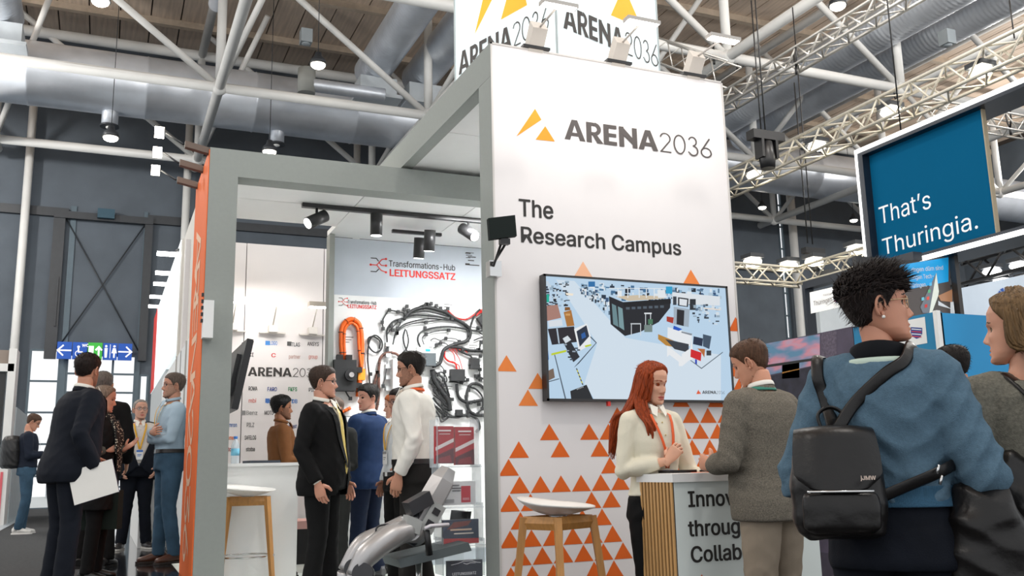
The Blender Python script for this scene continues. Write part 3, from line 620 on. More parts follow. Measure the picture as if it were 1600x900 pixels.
# finer side branches with small plugs, all part of one wiring loom
loom = cable('wiring_loom', [(365, 370), (400, 365), (450, 360), (510, 372), (560, 385)], .006, m_cb, 'fine branching wires with small plugs spread over the board')
for pts in ([(262, 470), (285, 440), (320, 405), (350, 385)], [(300, 470), (330, 440), (380, 420), (450, 412), (520, 400), (575, 395)], [(440, 520), (432, 490), (450, 470), (500, 455), (560, 450)], [(470, 500), (490, 490), (520, 500), (545, 490), (590, 492), (610, 505)], [(520, 500), (500, 530), (470, 540), (440, 545)],
            [(560, 530), (545, 515), (520, 512), (500, 522)], [(600, 410), (650, 430), (700, 440), (770, 445)], [(700, 455), (720, 470), (745, 475), (770, 472)], [(640, 445), (655, 470), (650, 500)], [(735, 490), (715, 510), (705, 545)], [(745, 560), (735, 585), (740, 610)], [(560, 700), (590, 700), (620, 705), (650, 690)],
            [(350, 372), (345, 350), (358, 335)], [(400, 350), (420, 335), (450, 325), (475, 322)], [(480, 345), (500, 332), (520, 345)], [(290, 410), (282, 430), (290, 450)], [(330, 395), (325, 420), (312, 440), (308, 465)], [(700, 600), (710, 640), (705, 670)], [(500, 600), (520, 620), (540, 650), (535, 690)], [(480, 660), (470, 700), (490, 740)]):
    cable('', pts, .0032+.0022*RNG.random(), m_cb, '', conn=[pts[-1], pts[len(pts)//2]], parent=loom)
for a_, b_ in (((570, 535), (600, 560)), ((560, 540), (590, 600)), ((575, 540), (625, 640)), ((590, 610), (610, 645)), ((600, 545), (650, 560))):
    cable('', [a_, ((a_[0]+b_[0])/2+8, (a_[1]+b_[1])/2-6), b_], .0035, m_cr, '', parent=loom)
cable('loop_harness', [(735, 740), (710, 715), (670, 710), (650, 740), (645, 790), (660, 840), (700, 860), (765, 855)], .013, m_cb, 'oval black harness loop at the lower right of the board', conn=[(655, 740), (700, 855), (735, 860), (665, 800)])
cable('loop_harness', [(665, 725), (690, 735), (720, 770), (722, 820), (700, 850)], .008, m_cb, 'inner strand of the oval harness loop', conn=[(720, 830)])
cable('loop_harness', [(770, 560), (772, 640), (765, 700), (740, 690), (700, 675)], .009, m_cb, 'black harness down the right edge of the board', conn=[(752, 695), (755, 705), (700, 678), (712, 690), (765, 640), (690, 672)])
cable('loop_harness', [(480, 690), (500, 660), (530, 655), (550, 690), (530, 720)], .005, m_cb, 'small black wire ring left of the fuse box', conn=[(510, 665), (530, 715)])
V4 = lambda x, y: (640+x/3, 600+y/3)
cable('lower_harness', [(175, 150), (220, 155), (275, 145), (315, 165), (328, 205), (310, 225)], .012, m_cb, 'black harness hook on the lower board above the brochures', conn=[(272, 130), (275, 150)], view=V4)
cable('lower_harness', [(220, 0), (230, 60), (270, 85), (340, 75)], .014, m_cb, 'black looped harness low on the upper board', conn=[(265, 60), (270, 95), (325, 95)], view=V4)
cable('lower_harness', [(180, 70), (205, 72)], .008, m_cb, 'short black plug lead beside the white shirt shoulder', conn=[(190, 72), (200, 72)], view=V4)
cable('lower_harness', [(-370, 185), (-330, 190), (-290, 183), (-240, 192)], .008, m_cb, 'level black harness behind the blue suited man', conn=[(-330, 180), (-300, 195), (-260, 185)], view=V4)

# ------------------------------------------------------------------ partner logo wall
YLW = 11.0
lw = thing('logo_wall', 'white partner logo wall at the back of the booth', 'booth wall', (1.8, YLW, 0))
tz = at(440, 384, Y=YLW)[2]
for x0_, x1_ in ((.75, 1.42), (1.43, 2.33), (2.34, 3.3)): MB().box((x0_, YLW, 0), (x1_, YLW+.08, tz)).build('panel', m_fab, lw)
wall_lettering((387, 587), (497, 590), (390, 573), YLW, m_ink, lw)
LG = [(385, 538, 16, '3c4650', 'CARU'), (427, 536, 12, '4a90d9', 'LOGO'), (460, 538, 17, '4d5358', 'ATLAS'), (489, 537, 18, '555', 'ANSYS'), (389, 554, 14, '333', 'CCI'), (427, 555, 7, 'd8232a', 'C'), (460, 557, 18, 'c7a79f', 'partner'), (489, 557, 14, 'd89a90', 'group'),
      (395, 607, 14, '333', 'ROMA'), (425, 608, 15, '1d3d8f', 'FARO'), (457, 608, 14, '2e8b57', 'FKFS'), (489, 609, 14, '777', 'PILZ'), (394, 626, 12, 'd9857c', 'mbi'), (423, 627, 14, '4a78c0', 'aero'), (460, 627, 9, '2f79c4', 'DB'), (393, 645, 18, '999', 'Benz'), (420, 645, 14, '444', 'MOTO'), (391, 664, 12, '888', 'PILZ'),
      (362, 664, 16, '3d6fb5', 'omron'), (457, 666, 13, '2b4a8a', 'crest'), (391, 684, 18, '222', 'SAFELOG'), (457, 684, 18, '8a3a3a', 'manager'), (361, 684, 16, 'e0702a', 'siemens'), (391, 702, 14, '333', 'stoba'), (457, 702, 8, 'ee7a1a', 'on'), (362, 702, 12, '9a2a2a', 'toria')]
for x, y, wd, colr, s in LG:
    a, c = at(x-wd/2, y+3, Y=YLW), at(x+wd/2, y+3, Y=YLW); colr = colr if len(colr) == 6 else ''.join(k*2 for k in colr)
    text(s, a, (1, 0, 0), (0, 0, 1), .045, hexm(colr), lw, width=c[0]-a[0], weight=.02, name='partner_logo')
for x, y, colr in ((418, 536, '4a90d9'), (452, 537, '555555'), (418, 626, '4a78c0'), (380, 645, '888888')):
    a = at(x, y, Y=YLW); MB().box(a-[.025, .003, .025], a+[.025, -.001, .025]).build('partner_logo', hexm(colr), lw)
def wall_spot(x, y, Y, label, wdt=.11):
    """arm lamp clamped on the top of a wall seen from behind: bar lamp, arm, clamp"""
    p = at(x, y, Y=Y-.35); t = thing('arm_light', label, 'lamp', p, 'arm lights over the logo wall')
    MB().box(p-[wdt, .05, .02], p+[wdt, .05, .035]).build('lamp_bar', hexm('a9a297'), t)
    MB().box(p+[-wdt+.01, -.045, -.03], p+[wdt-.01, .045, -.02]).build('lamp_glass', m_lampw, t)
    MB().cyl(p+[0, 0, .02], p+[0, .3, -.22], .007, 8).build('arm', hexm('c5bfb5'), t)
    MB().box(p+[-.05, .24, -.3], p+[.05, .34, -.22]).box(p+[-.15, .3, -.31], p+[.15, .34, -.295]).build('clamp', hexm('d9d5cf'), t)
for x, y, lab in ((370, 469, 'bar shaped arm light, leftmost over the logo wall'), (434, 473, 'bar shaped arm light, middle one over the logo wall'), (497, 477, 'bar shaped arm light, rightmost over the logo wall')): wall_spot(x, y, YLW, lab)

# ------------------------------------------------------------------ track lights under the ceiling
m_tl = mat('track_black', (.02, .02, .021), .4, var=.1)
tr = thing('light_track', 'black ceiling track with spotlights in the booth', 'light track', (2.3, 7.97, 3.38))
MB().box((1.49, 7.95, 3.36), (3.3, 8.0, 3.398)).build('track', m_tl, tr)
def track_spot(top, d, label, on=True, L=.2, r=.055):
    top = np.array(top, float); d = np.array(d, float); d /= np.linalg.norm(d); t = thing('track_spot', label, 'spotlight', top, 'track spotlights')
    c = top+[0, 0, -.1]
    MB().cyl(top, c, .012, 8).build('stem', m_tl, t); MB().tube([c-d*L*.5, c+d*L*.5], r, 18).build('lamp_body', m_tl, t)
    MB().tube([c+d*L*.5, c+d*(L*.5+.004)], r*.85, 16).build('lens', m_lampw if on else m_tl, t)
    l = bpy.data.lights.new('spot', 'SPOT'); l.energy = 45; l.spot_size = 1.3; l.spot_blend = .6; l.shadow_soft_size = .05
    o = bpy.data.objects.new('spot_light', l); COL.objects.link(o); o.location = c+d*(L*.5+.02); o.rotation_euler = Vector(d).to_track_quat('-Z', 'Y').to_euler()
for x, d, lab in ((1.62, (-.75, -.25, -.45), 'black track spotlight tilted to the left'), (2.16, (.02, .1, -1), 'black track spotlight pointing down, second from the left'), (3.05, (.3, -.7, -.5), 'dazzling track spotlight shining towards us')):
    track_spot((x, 7.975, 3.36), d, lab)
track_spot(at(655, 372, Z=3.30), (0, 0.2, -1), 'black cylinder spotlight hanging low before the harness wall, left of the pair'); track_spot(at(671, 360, Z=3.32), (0, .2, -1), 'black cylinder spotlight hanging low before the harness wall, right of the pair')
MB().box((2.45, 8.45, 3.33), (2.95, 8.49, 3.36)).build('short_track', m_tl, tr)

# ------------------------------------------------------------------ television on the wall
tv = thing('wall_television', 'large flat screen on the white wall showing a factory hall', 'television', (3.26, YW-.1, 1.48))
TX0, TX1, TZ0, TZ1 = 2.546, 3.975, 1.482, 2.296; YT = YW-.075
MB().box((TX0, YT, TZ0), (TX1, YW-.012, TZ1)).build('case', m_black, tv)
b = MB(); bz = .014
for a, c in (((TX0, TZ0), (TX1, TZ0+bz)), ((TX0, TZ1-bz), (TX1, TZ1)), ((TX0, TZ0), (TX0+bz, TZ1)), ((TX1-bz, TZ0), (TX1, TZ1))): b.box((a[0], YT-.008, a[1]), (c[0], YT, c[1]))
b.build('bezel', m_tl, tv)
def scr(cpx): # photo pixel inside the close view of the screen (840..1140 x 430..630 at 4.5)
    return at(840+cpx[0]/4.5, 430+cpx[1]/4.5, Y=YT-.003)
E_ = .85
def sm(h): return mat('screen_'+h, srgb('#'+h), .3, emit=E_, var=0, spec=.2)
pic = MB(); smats = []; idx = {}
lay = [0]
def sp(h, pts):
    if h not in idx: idx[h] = len(smats); m_ = sm(h); m_.node_tree.nodes['Principled BSDF'].inputs['Base Color'].default_value = (0, 0, 0, 1); smats.append(m_)
    lay[0] += 1; P = []
    for p in pts:
        q = scr(p); q[0] = min(max(q[0], TX0+bz), TX1-bz); q[2] = min(max(q[2], TZ0+bz), TZ1-bz); q[1] = YT-.001-lay[0]*.000015; P.append(q)
    pic.add(P, [tuple(range(len(P)))], idx[h])
def rc(h, x0_, y0_, x1_, y1_, sk=0): sp(h, [(x0_, y0_), (x1_, y0_+sk), (x1_, y1_+sk), (x0_, y1_)])
sp('c3def5', [(-20, -20), (1400, 40), (1400, 950), (-20, 950)])
sp('dcebf8', [(130, 30), (260, 40), (620, 440), (1290, 560), (1290, 880), (400, 880), (330, 760), (420, 480)])
# background clutter band
rr = random.Random(3)
for i in range(150):
    x = rr.uniform(280, 1270); y = rr.uniform(45, 150)+(x-280)*.05; w_, h_ = rr.uniform(6, 34), rr.uniform(8, 36)
    rc(rr.choice(['2b3a4c', '5f7f9c', 'b9cfe0', '1c2430', '8fb3d0', '3d5a80', 'e8f1f8', '46749c']), x, y, x+w_, y+h_, w_*.06)
for i in range(70):
    x = rr.uniform(30, 200); y = 40+rr.uniform(0, 1)*170; w_, h_ = rr.uniform(8, 30), rr.uniform(6, 20)
    rc(rr.choice(['1c222c', '39414f', '9fb8cc', '20262f', 'cfdfec']), x, y, x+w_, y+h_)
for i in range(60):
    x = rr.uniform(300, 500); y = 60+(x-300)*.75+rr.uniform(-20, 60); w_, h_ = rr.uniform(5, 20), rr.uniform(8, 30)
    rc(rr.choice(['5b7388', 'dfe9f2', '2a3440', '9cb4c8', 'f2f7fb']), x, y, x+w_, y+h_)
rc('20b49a', 32, 135, 80, 190); sp('b08478', [(40, 215), (140, 207), (165, 300), (60, 322)]); sp('e3eaf2', [(75, 322), (170, 312), (175, 355), (80, 365)])
sp('b5793a', [(182, 260), (235, 245), (258, 355), (205, 362)]); sp('8a5a28', [(190, 225), (225, 225), (230, 245), (190, 250)]); rc('d9a566', 195, 270, 228, 285)
sp('2c2830', [(70, 378), (255, 360), (275, 470), (100, 490)]); sp('b9cbdc', [(130, 375), (140, 375), (155, 480), (145, 480)])
sp('f4f7fa', [(255, 378), (345, 340), (372, 425), (372, 490), (290, 535)]); sp('2a3346', [(272, 395), (342, 352), (362, 430), (295, 505)]); sp('2f62a8', [(305, 415), (330, 400), (340, 435), (310, 450)])
sp('2b2c33', [(180, 475), (225, 455), (295, 575), (250, 612)]); sp('dfe8f0', [(175, 445), (210, 425), (235, 455), (195, 480)]); sp('c9d935', [(95, 550), (200, 525), (200, 540), (95, 565)]); sp('c9d935', [(330, 495), (375, 485), (378, 495), (335, 508)])
for i in range(10): x = rr.uniform(180, 300); y = rr.uniform(480, 600); rc(rr.choice(['4a525e', '9aa9b8', '22262c']), x, y, x+22, y+10)
sp('3a4450', [(372, 430), (415, 475), (290, 620), (255, 650), (262, 640), (408, 476), (368, 436)])
for i in range(9): y = 655+i*13; sp('d8cf3a' if i % 2 else '3a3a30', [(268+i*5, y), (276+i*5, y), (281+i*5, y+13), (273+i*5, y+13)])
sp('2a2c30', [(228, 815), (343, 770), (388, 882), (235, 882)])
for i in range(5): rc('c8ccd0', 275+i*10, 798-i*4, 280+i*10, 806-i*4)
sp('2f7fd0', [(38, 500), (60, 510), (78, 590), (45, 600)]); sp('7c6a5e', [(48, 670), (110, 655), (120, 720), (52, 740)]); sp('5c6a78', [(50, 745), (150, 725), (150, 732), (50, 752)]); sp('5c6a78', [(115, 560), (122, 560), (200, 880), (190, 880)])
# black cabin
sp('23242b', [(500, 148), (600, 190), (935, 165), (930, 230), (850, 330), (720, 400), (612, 428), (512, 345)]); sp('d8c9b0', [(545, 150), (640, 182), (890, 165), (890, 150), (700, 140)])
sp('1a1b20', [(600, 190), (935, 165), (935, 200), (603, 226)]); sp('6f8f96', [(520, 200), (550, 215), (567, 365), (530, 345)]); sp('7fa0a6', [(563, 220), (595, 235), (608, 388), (572, 365)])
for i in range(7): x = 620+i*40; rc('54606c', x, 225-i*2, x+26, 242-i*2)
for x in (560, 630, 710, 760, 815, 850, 900): rc('eef4f8', x, 95, x+6, 160)
sp('eef4f8', [(500, 90), (900, 92), (900, 97), (500, 95)]); sp('eef4f8', [(840, 105), (895, 105), (900, 160), (845, 160)]); rc('f2f6f8', 560, 110, 590, 150)
for x in (655, 720, 755, 790): rc('dfe6ec', x, 340 if x < 740 else 268, x+5, 425 if x < 740 else 350)
rc('cfd6dc', 652, 338, 725, 346); rc('e9eef2', 748, 264, 800, 274); rc('7d8f8c', 748, 350, 805, 400); rc('4f7f62', 775, 310, 808, 345); rc('2f74b0', 355, 45, 402, 82); rc('30a8d8', 900, 80, 945, 130)
sp('a9b8c6', [(955, 222), (1068, 240), (1060, 365), (955, 345)]); sp('26262c', [(978, 240), (1030, 248), (1025, 358), (975, 345)]); sp('e8eef4', [(945, 120), (1280, 150), (1280, 215), (945, 200)]); sp('2a2e36', [(985, 155), (1060, 165), (1055, 225), (985, 215)]); sp('e8eef4', [(995, 165), (1050, 173), (1046, 218), (995, 210)]); rc('2a2e36', 1068, 168, 1110, 245); rc('39414c', 950, 150, 975, 210)
for i in range(40): x = rr.uniform(1080, 1270); y = rr.uniform(200, 350); rc(rr.choice(['39414c', '9fb3c4', 'dfe9f1', '59708a']), x, y, x+rr.uniform(8, 26), y+rr.uniform(6, 26))
sp('f2f6fa', [(912, 365), (1085, 412), (1068, 500), (910, 440)]); sp('2258c8', [(955, 355), (1015, 380), (990, 392), (950, 380)]); sp('c08a3a', [(845, 415), (975, 470), (975, 510), (900, 495), (845, 450)]); sp('3a3f48', [(895, 450), (1060, 485), (1060, 545), (960, 520)]); sp('8a949e', [(1010, 395), (1085, 412), (1080, 425), (1008, 405)])
sp('f4f7fa', [(908, 495), (1012, 575), (1012, 640), (990, 640), (990, 610), (925, 560), (908, 575)]); sp('f4f7fa', [(1012, 555), (1070, 515), (1085, 420), (1088, 590), (1062, 600), (1012, 642)])
sp('d9222a', [(1075, 520), (1150, 545), (1145, 605), (1072, 575)]); sp('c0703a', [(1120, 515), (1175, 520), (1170, 580), (1150, 545)]); sp('23304a', [(1095, 430), (1160, 445), (1155, 500), (1090, 485)]); sp('44566a', [(1160, 415), (1220, 430), (1205, 520), (1160, 500)]); sp('2240c0', [(1105, 590), (1118, 595), (1118, 635), (1105, 625)]); rc('3a3f48', 1185, 530, 1218, 565)
sp('66727e', [(1300, 545), (1150, 660), (1070, 600), (1075, 597), (1150, 652), (1300, 538)]); sp('b03a2a', [(905, 290), (955, 298), (950, 340), (905, 325)])
sp('f2e6da', [(1160, 228), (1290, 240), (1280, 248), (1170, 238)]); sp('fff3e0', [(195, 125), (250, 130), (245, 145), (200, 140)])
sp('e8623a', [(1128, 805), (1140, 832), (1132, 836), (1113, 836)]); sp('e88a7a', [(1138, 815), (1147, 836), (1136, 836)])
pic.build('screen_picture', smats, tv)
a, c = scr((1157, 834)), scr((1312, 834)); put_polys(AP, c[0]-a[0], (a[0], YT-.004, a[2]), (1, 0, 0), (0, 0, 1), scr((1157, 812))[2]-a[2], AW, m_ink2, tv, ext=.001)
MB().box((2.98, YT-.004, TZ0-.03), (3.0, YT+.02, TZ0)).build('tag', m_red, tv)

# ------------------------------------------------------------------ arm lights on the top of the white wall
def arm_light(x, label, lamp_px, lamp_Y, on=False):
    t = thing('arm_floodlight', label, 'lamp', (x, YW, ZW), 'arm lights clamped to the top of the white wall')
    b = MB(); b.obox((x, YW-.02, ZW+.08), (.055, 0, 0), (0, .025, .035), (0, -.05, .07)); b.build('gear_box', hexm('cfc8bf'), t)
    MB().box((x-.1, YW-.03, ZW), (x+.1, YW+.05, ZW+.018)).build('clamp', m_black, t)
    e = at(*lamp_px, Y=lamp_Y); MB().cyl((x+.01, YW-.06, ZW+.14), e, .007, 8).build('arm', hexm('b9b4ae'), t)
    area('arm_lamp_light', tuple(e+[0, .02, -.03]), .22, 3.2, (1, .93, .87), (x+.0, YW, 3.0), .05)
    b = MB().box(e-[.12, .035, .012], e+[.12, .035, .012]); b.build('lamp_bar', hexm('b9b4ae'), t); MB().box(e-[.11, .03, .016], e+[.11, .03, -.012]).build('lamp_glass', m_lampw if not on else m_lamp, t)
for q, lab, lp, on in (((836, 66), 'white clamp arm light at the left on the white wall', (873, 8), False), ((965, 89), 'white clamp arm light at the middle on the white wall', (1003, 34), False), ((1082, 108), 'white clamp arm light at the right on the white wall with its glowing tube', (1130, 60), True)):
    x = at(*q, Y=YW)[0]; arm_light(x, lab, lp, 4.75, on)
bpy.data.objects.remove(bpy.data.objects['batten_lamp'])
area('logo_wall_light', (1.5, 10.55, 3.05), .9, 9, (1, .93, .87), (1.6, 11, 2.2), .1)
area('booth_fill_light', (3.3, 7.72, 3.39), .9, 80, (1, 1, 1), None, .2)  # added area light without a fixture, brightens the inside of the booth

# ------------------------------------------------------------------ tall lit cube
cu = thing('lit_cube', 'tall white glowing cube with orange triangle logo above the booth', 'illuminated sign', (3.65, 7.2, 3.9))
P0 = np.array([3.654, 7.2, 0]); ang = math.radians(-18.7); d1 = np.array([math.sin(ang), math.cos(ang), 0]); ang2 = math.radians(71.3); d2 = np.array([math.sin(ang2), math.cos(ang2), 0])
CWD = 1.5; m_cube = mat('cube_fabric', (.80, .90, .92), .6, emit=.42, var=.02, scale=.6)
z0, z1 = 3.9, 7.4
for d, nm in ((d1, 'fabric_face'), (d2, 'fabric_face')):
    MB().add([P0+[0, 0, z0], P0+d*CWD+[0, 0, z0], P0+d*CWD+[0, 0, z1], P0+[0, 0, z1]], [(0, 1, 2, 3)]).build(nm, m_cube, cu)
b = MB(); q = P0+d1*CWD+d2*CWD
b.add([P0+d1*CWD+[0, 0, z0], q+[0, 0, z0], q+[0, 0, z1], P0+d1*CWD+[0, 0, z1]], [(0, 1, 2, 3)]); b.add([P0+d2*CWD+[0, 0, z0], q+[0, 0, z0], q+[0, 0, z1], P0+d2*CWD+[0, 0, z1]], [(0, 1, 2, 3)])
b.add([P0+[0, 0, z1], P0+d1*CWD+[0, 0, z1], q+[0, 0, z1], P0+d2*CWD+[0, 0, z1]], [(0, 1, 2, 3)]); b.build('fabric_back', m_cube, cu)
for p in (P0, P0+d1*CWD, P0+d2*CWD): MB().cyl(p+[0, 0, z0], p+[0, 0, z1], .012, 8).build('edge_profile', hexm('b9c3c4'), cu)
def oncube(px, d):      # ray to a cube face
    n = np.cross(d, [0, 0, 1.]); r_ = _ray(*px); t_ = ((P0-_C)@n)/(r_@n); return _C+r_*t_
def cube_lettering(l, r, d, sgn, capz):
    a, c = oncube(l, d), oncube(r, d); L = np.linalg.norm((c-a)[:2])
    put_polys(AP, L, (a[0], a[1], (a[2]+c[2])/2), d*sgn, (0, 0, 1), capz, AW, m_ink, cu, ext=.004)
cube_lettering((717, 118), (858, 46), d1, -1, .25); cube_lettering((880, 46), (1028, 104), d2, 1, .25)
m_cor = mat('cube_orange', srgb('#f9a51a'), .6, emit=.5, var=.08, scale=1)
def cube_poly(pts, d, out):
    MB().add([oncube(p, d)+out*.004 for p in pts], [tuple(range(len(pts)))]).build('logo_mark', m_cor, cu)
o1 = -d2; o2 = -d1
cube_poly([(742, 54), (774, -10), (757, -10)], d1, o1); cube_poly([(783, 31), (824, 8), (815, -30), (797, -20)], d1, o1)
cube_poly([(954, 24), (992, 40), (1000, 38), (974, -22)], d2, o2)

# ------------------------------------------------------------------ small device on the column
p = at(784, 356, Y=5.05); t = thing('sensor_screen', 'small black tilted display on a bracket beside the column', 'display', p)
u = np.array([1, 0, .20]); v = np.array([-.02, .10, .99])
MB().obox(p, u*.088, np.array([.0, -.99, .1])*.015, v*.068).build('case', mat('screen_dark', (.004, .009, .008), .6, var=0, spec=.15), t)
MB().box(p+[-.01, -.01, -.10], p+[.05, .03, -.065]).build('hinge', m_black, t); MB().cyl(p+[.03, .01, -.09], (p[0]+.06, YW-.05, p[2]-.16), .008, 8).cyl(p+[.0, .01, -.09], (p[0]+.06, YW-.05, p[2]-.18), .008, 8).build('bracket_arm', m_black, t)
MB().box((p[0]+.03, YW-.07, p[2]-.24), (p[0]+.11, YW, p[2]-.14)).build('wall_mount', m_chrome, t)
# ------------------------------------------------------------------ reception counter
m_oak = mat('oak', srgb('#c79a62'), .5, var=.14, scale=5, stretch=(14, 14, .7), bump=.08, bscale=30)
m_oakd = mat('oak_stool', srgb('#b98447'), .45, var=.14, scale=5, stretch=(12, 12, 1), bump=.05, bscale=30)
YC = 4.15; c0 = at(1052, 752, Y=YC); XC0, XC1 = c0[0], 3.60; ZC = 1.012
ct = thing('reception_counter', 'white reception counter with oak slatted side and black lettering on its front', 'counter', (XC0, YC, 0))
MB().box((XC0-.012, YC-.012, ZC-.03), (XC1+.01, YC+.345, ZC+.012)).build('worktop', m_white, ct)
MB().box((XC0+.002, YC, 0), (XC1, YC+.33, ZC-.03)).build('body', mat('counter_front', (.70, .76, .74), .45, var=.02), ct)
MB().box((XC0-.003, YC+.002, 0), (XC0+.002, YC+.33, ZC-.03)).build('backing', m_black, ct)
ns = 10
for i in range(ns):
    y0 = YC+.003+i*(.327/ns); MB().box((XC0-.011, y0, 0), (XC0-.003, y0+.327/ns*.52, ZC-.03)).build('slat', m_oak, ct)
for body, y in (('Innovation', 792), ('through', 838), ('Collaboration', 879)):
    a = at(1075 if y < 800 else (1076 if y < 850 else 1079), y, Y=YC)
    text(body, a, (1, 0, 0), (0, 0, 1), at(1075, 769, Y=YC)[2]-at(1075, 793, Y=YC)[2], m_ink2, ct, weight=.02)
b = MB()
for x, y in ((1096, 897), (1167, 892)):
    a = at(x, y, Y=YC); b.add([(a[0]-.05, YC-.002, a[2]-.09), (a[0]+.05, YC-.002, a[2]-.09), (a[0], YC-.002, a[2])], [(0, 1, 2)])
b.build('triangle_print', m_or, ct)
for i, (x, y, sx, sy, h, lab) in enumerate(((2.83, 4.3, .1, .14, 'e8e4e0', 'white flyer lying at the left of the reception counter'), (3.02, 4.33, .12, .09, 'e8642a', 'orange leaflet on the reception counter'), (3.16, 4.3, .09, .1, 'f0a080', 'pale orange leaflet beside the suited elbow on the counter'), (2.98, 4.25, .05, .012, '222222', 'small dark pen case lying on the leaflets'))):
    MB().box((x-sx, y-sy, ZC+.0125+i*.002), (x+sx, y+sy, ZC+.0145+i*.002+(.008 if i == 3 else 0))).build('leaflet' if i < 3 else 'pen_case', hexm(h), None, lab, 'leaflet' if i < 3 else 'case')
tag(MB().box((XC0-.02+.1, 4.3, ZC+.0125), (XC0+.25, 4.42, ZC+.03)).build('tablet', m_black), 'dark tablet lying at the counter edge before the red haired woman', 'tablet')

# ------------------------------------------------------------------ bar stools
def stool(label, loc, rz, z_seat, z_floor, k=1.0, lz=0.0):
    t = thing('bar_stool', label, 'bar stool', (loc[0], loc[1], z_floor), 'white shell bar stools'); H = z_seat-z_floor
    # shell: one thin dished surface with a low back
    n, m_ = 40, 14; top = []; 
    def shell(u, r):
        a = u; ex, ey = .245*k, .205*k
        rr_ = r; x = ex*rr_*math.cos(a); y = ey*rr_*math.sin(a)
        back = max(0, math.sin(a))**1.5; side_ = abs(math.cos(a))
        fr_ = max(0, -math.sin(a)); z = -.062+.056*rr_**2+.040*back*rr_**4-.018*fr_*rr_**4+.004*side_
        return x, y+.02*back*rr_**4, z
    vs = [(0, 0, -.045)]; fs = []
    for i in range(1, m_+1):
        for j in range(n): vs.append(shell(2*math.pi*j/n, i/m_))
    for j in range(n): fs.append((0, 1+j, 1+(j+1) % n))
    for i in range(m_-1):
        for j in range(n): a = 1+i*n; fs.append((a+j, a+n+j, a+n+(j+1) % n, a+(j+1) % n))
    nv = len(vs); vs2 = [(x, y, z-.009) for x, y, z in vs]; fs2 = [tuple(reversed([q+nv for q in f])) for f in fs]
    a = 1+(m_-1)*n; rim = [(a+j, nv+a+j, nv+a+(j+1) % n, a+(j+1) % n) for j in range(n)]
    R = np.array([[math.cos(rz), -math.sin(rz)], [math.sin(rz), math.cos(rz)]])
    def X(p): q = R@np.array(p[:2]); return (loc[0]+q[0], loc[1]+q[1], z_floor+p[2])
    def XV(V): return [X((v[0], v[1], v[2]+H)) for v in V]
    MB().add(XV(vs+vs2), fs+fs2+rim, smooth=True).build('seat', mat('stool_shell', (.83, .81, .77), .35, var=.01), t)
    zt = H-.075; R = np.array([[math.cos(lz), -math.sin(lz)], [math.sin(lz), math.cos(lz)]])
    for sx in (-1, 1):
        for sy in (-1, 1):
            p, q = X((sx*.15*k, sy*.12*k, zt)), X((sx*.215*k, sy*.2*k, 0.0))
            MB().tube([q, p], [(.018, .022), (.026, .03)], 4, up=(R[0][0], R[1][0], 0), smooth=False).build('leg', m_oakd, t)
    for s_ in (-1, 1):
        b = MB(); b.tube([X((-.15*k, s_*.12*k, zt-.03)), X((.15*k, s_*.12*k, zt-.03))], [(.035, .014)]*2, 4, up=(0, 0, 1), smooth=False); b.build('apron', m_oakd, t)
        b = MB(); b.tube([X((s_*.15*k, -.12*k, zt-.03)), X((s_*.15*k, .12*k, zt-.03))], [(.035, .014)]*2, 4, up=(0, 0, 1), smooth=False); b.build('apron', m_oakd, t)
    MB().tube([X((0, 0, H-.066)), X((0, 0, H-.08))], .05, 16).build('swivel_plate', m_chrome, t)
    pts = [X((.215*k*math.cos(a), .2*k*math.sin(a), .27*H/.8)) for a in np.linspace(0, 2*math.pi, 33)]
    MB().tube(pts, .008, 8, caps=False).build('footrest', m_chrome, t)
    return t
p = at(872, 800, Y=4.75); stool('white shell bar stool with oak legs in front of the orange triangles', (p[0], 4.75), math.radians(52), at(872, 785, Y=4.75)[2]+.0, 0, 1.0, math.radians(24))
p = at(388, 765, Y=8.0); stool('white shell bar stool with oak legs and steel ring beside the grey column', (p[0], 8.0), math.radians(48), at(388, 762, Y=8.0)[2], PB, 1.0, math.radians(-10))

# ------------------------------------------------------------------ counter in the booth with bottle and papers
z = 1.16; c2 = thing('booth_counter', 'white cupboard counter behind the left bar stool', 'counter', (1.2, 8.4, PB))
MB().box((.90, 8.25, PB), (1.56, 8.85, z-.025)).build('body', m_white, c2); MB().box((.88, 8.23, z-.025), (1.60, 8.9, z)).build('worktop', m_white, c2)
p = at(367, 722, Y=8.5); zb = z; x = p[0]
bt = thing('water_bottle', 'clear plastic water bottle with a blue label on the booth counter', 'bottle', (x, 8.5, z))
MB().tube([(x, 8.5, z+h) for h in (0, .01, .09, .15, .185, .20, .215)], [.033, .036, .035, .036, .026, .015, .014], 18).build('body', mat('pet', (.75, .85, .9), .1, var=0, alpha=.45), bt)
MB().tube([(x, 8.5, z+.07), (x, 8.5, z+.13)], .0368, 18).build('label_band', hexm('7cc4e0'), bt); MB().cyl((x, 8.5, z+.213), (x, 8.5, z+.235), .017, 12).build('cap', hexm('3a7fd0'), bt)
tag(MB().obox((1.27, 8.4, z+.012), (.13, .03, 0), (-.02, .1, 0), (0, 0, .011)).build('laptop_case', hexm('2c333c')), 'dark folder lying on the booth counter beside the bottle', 'folder')
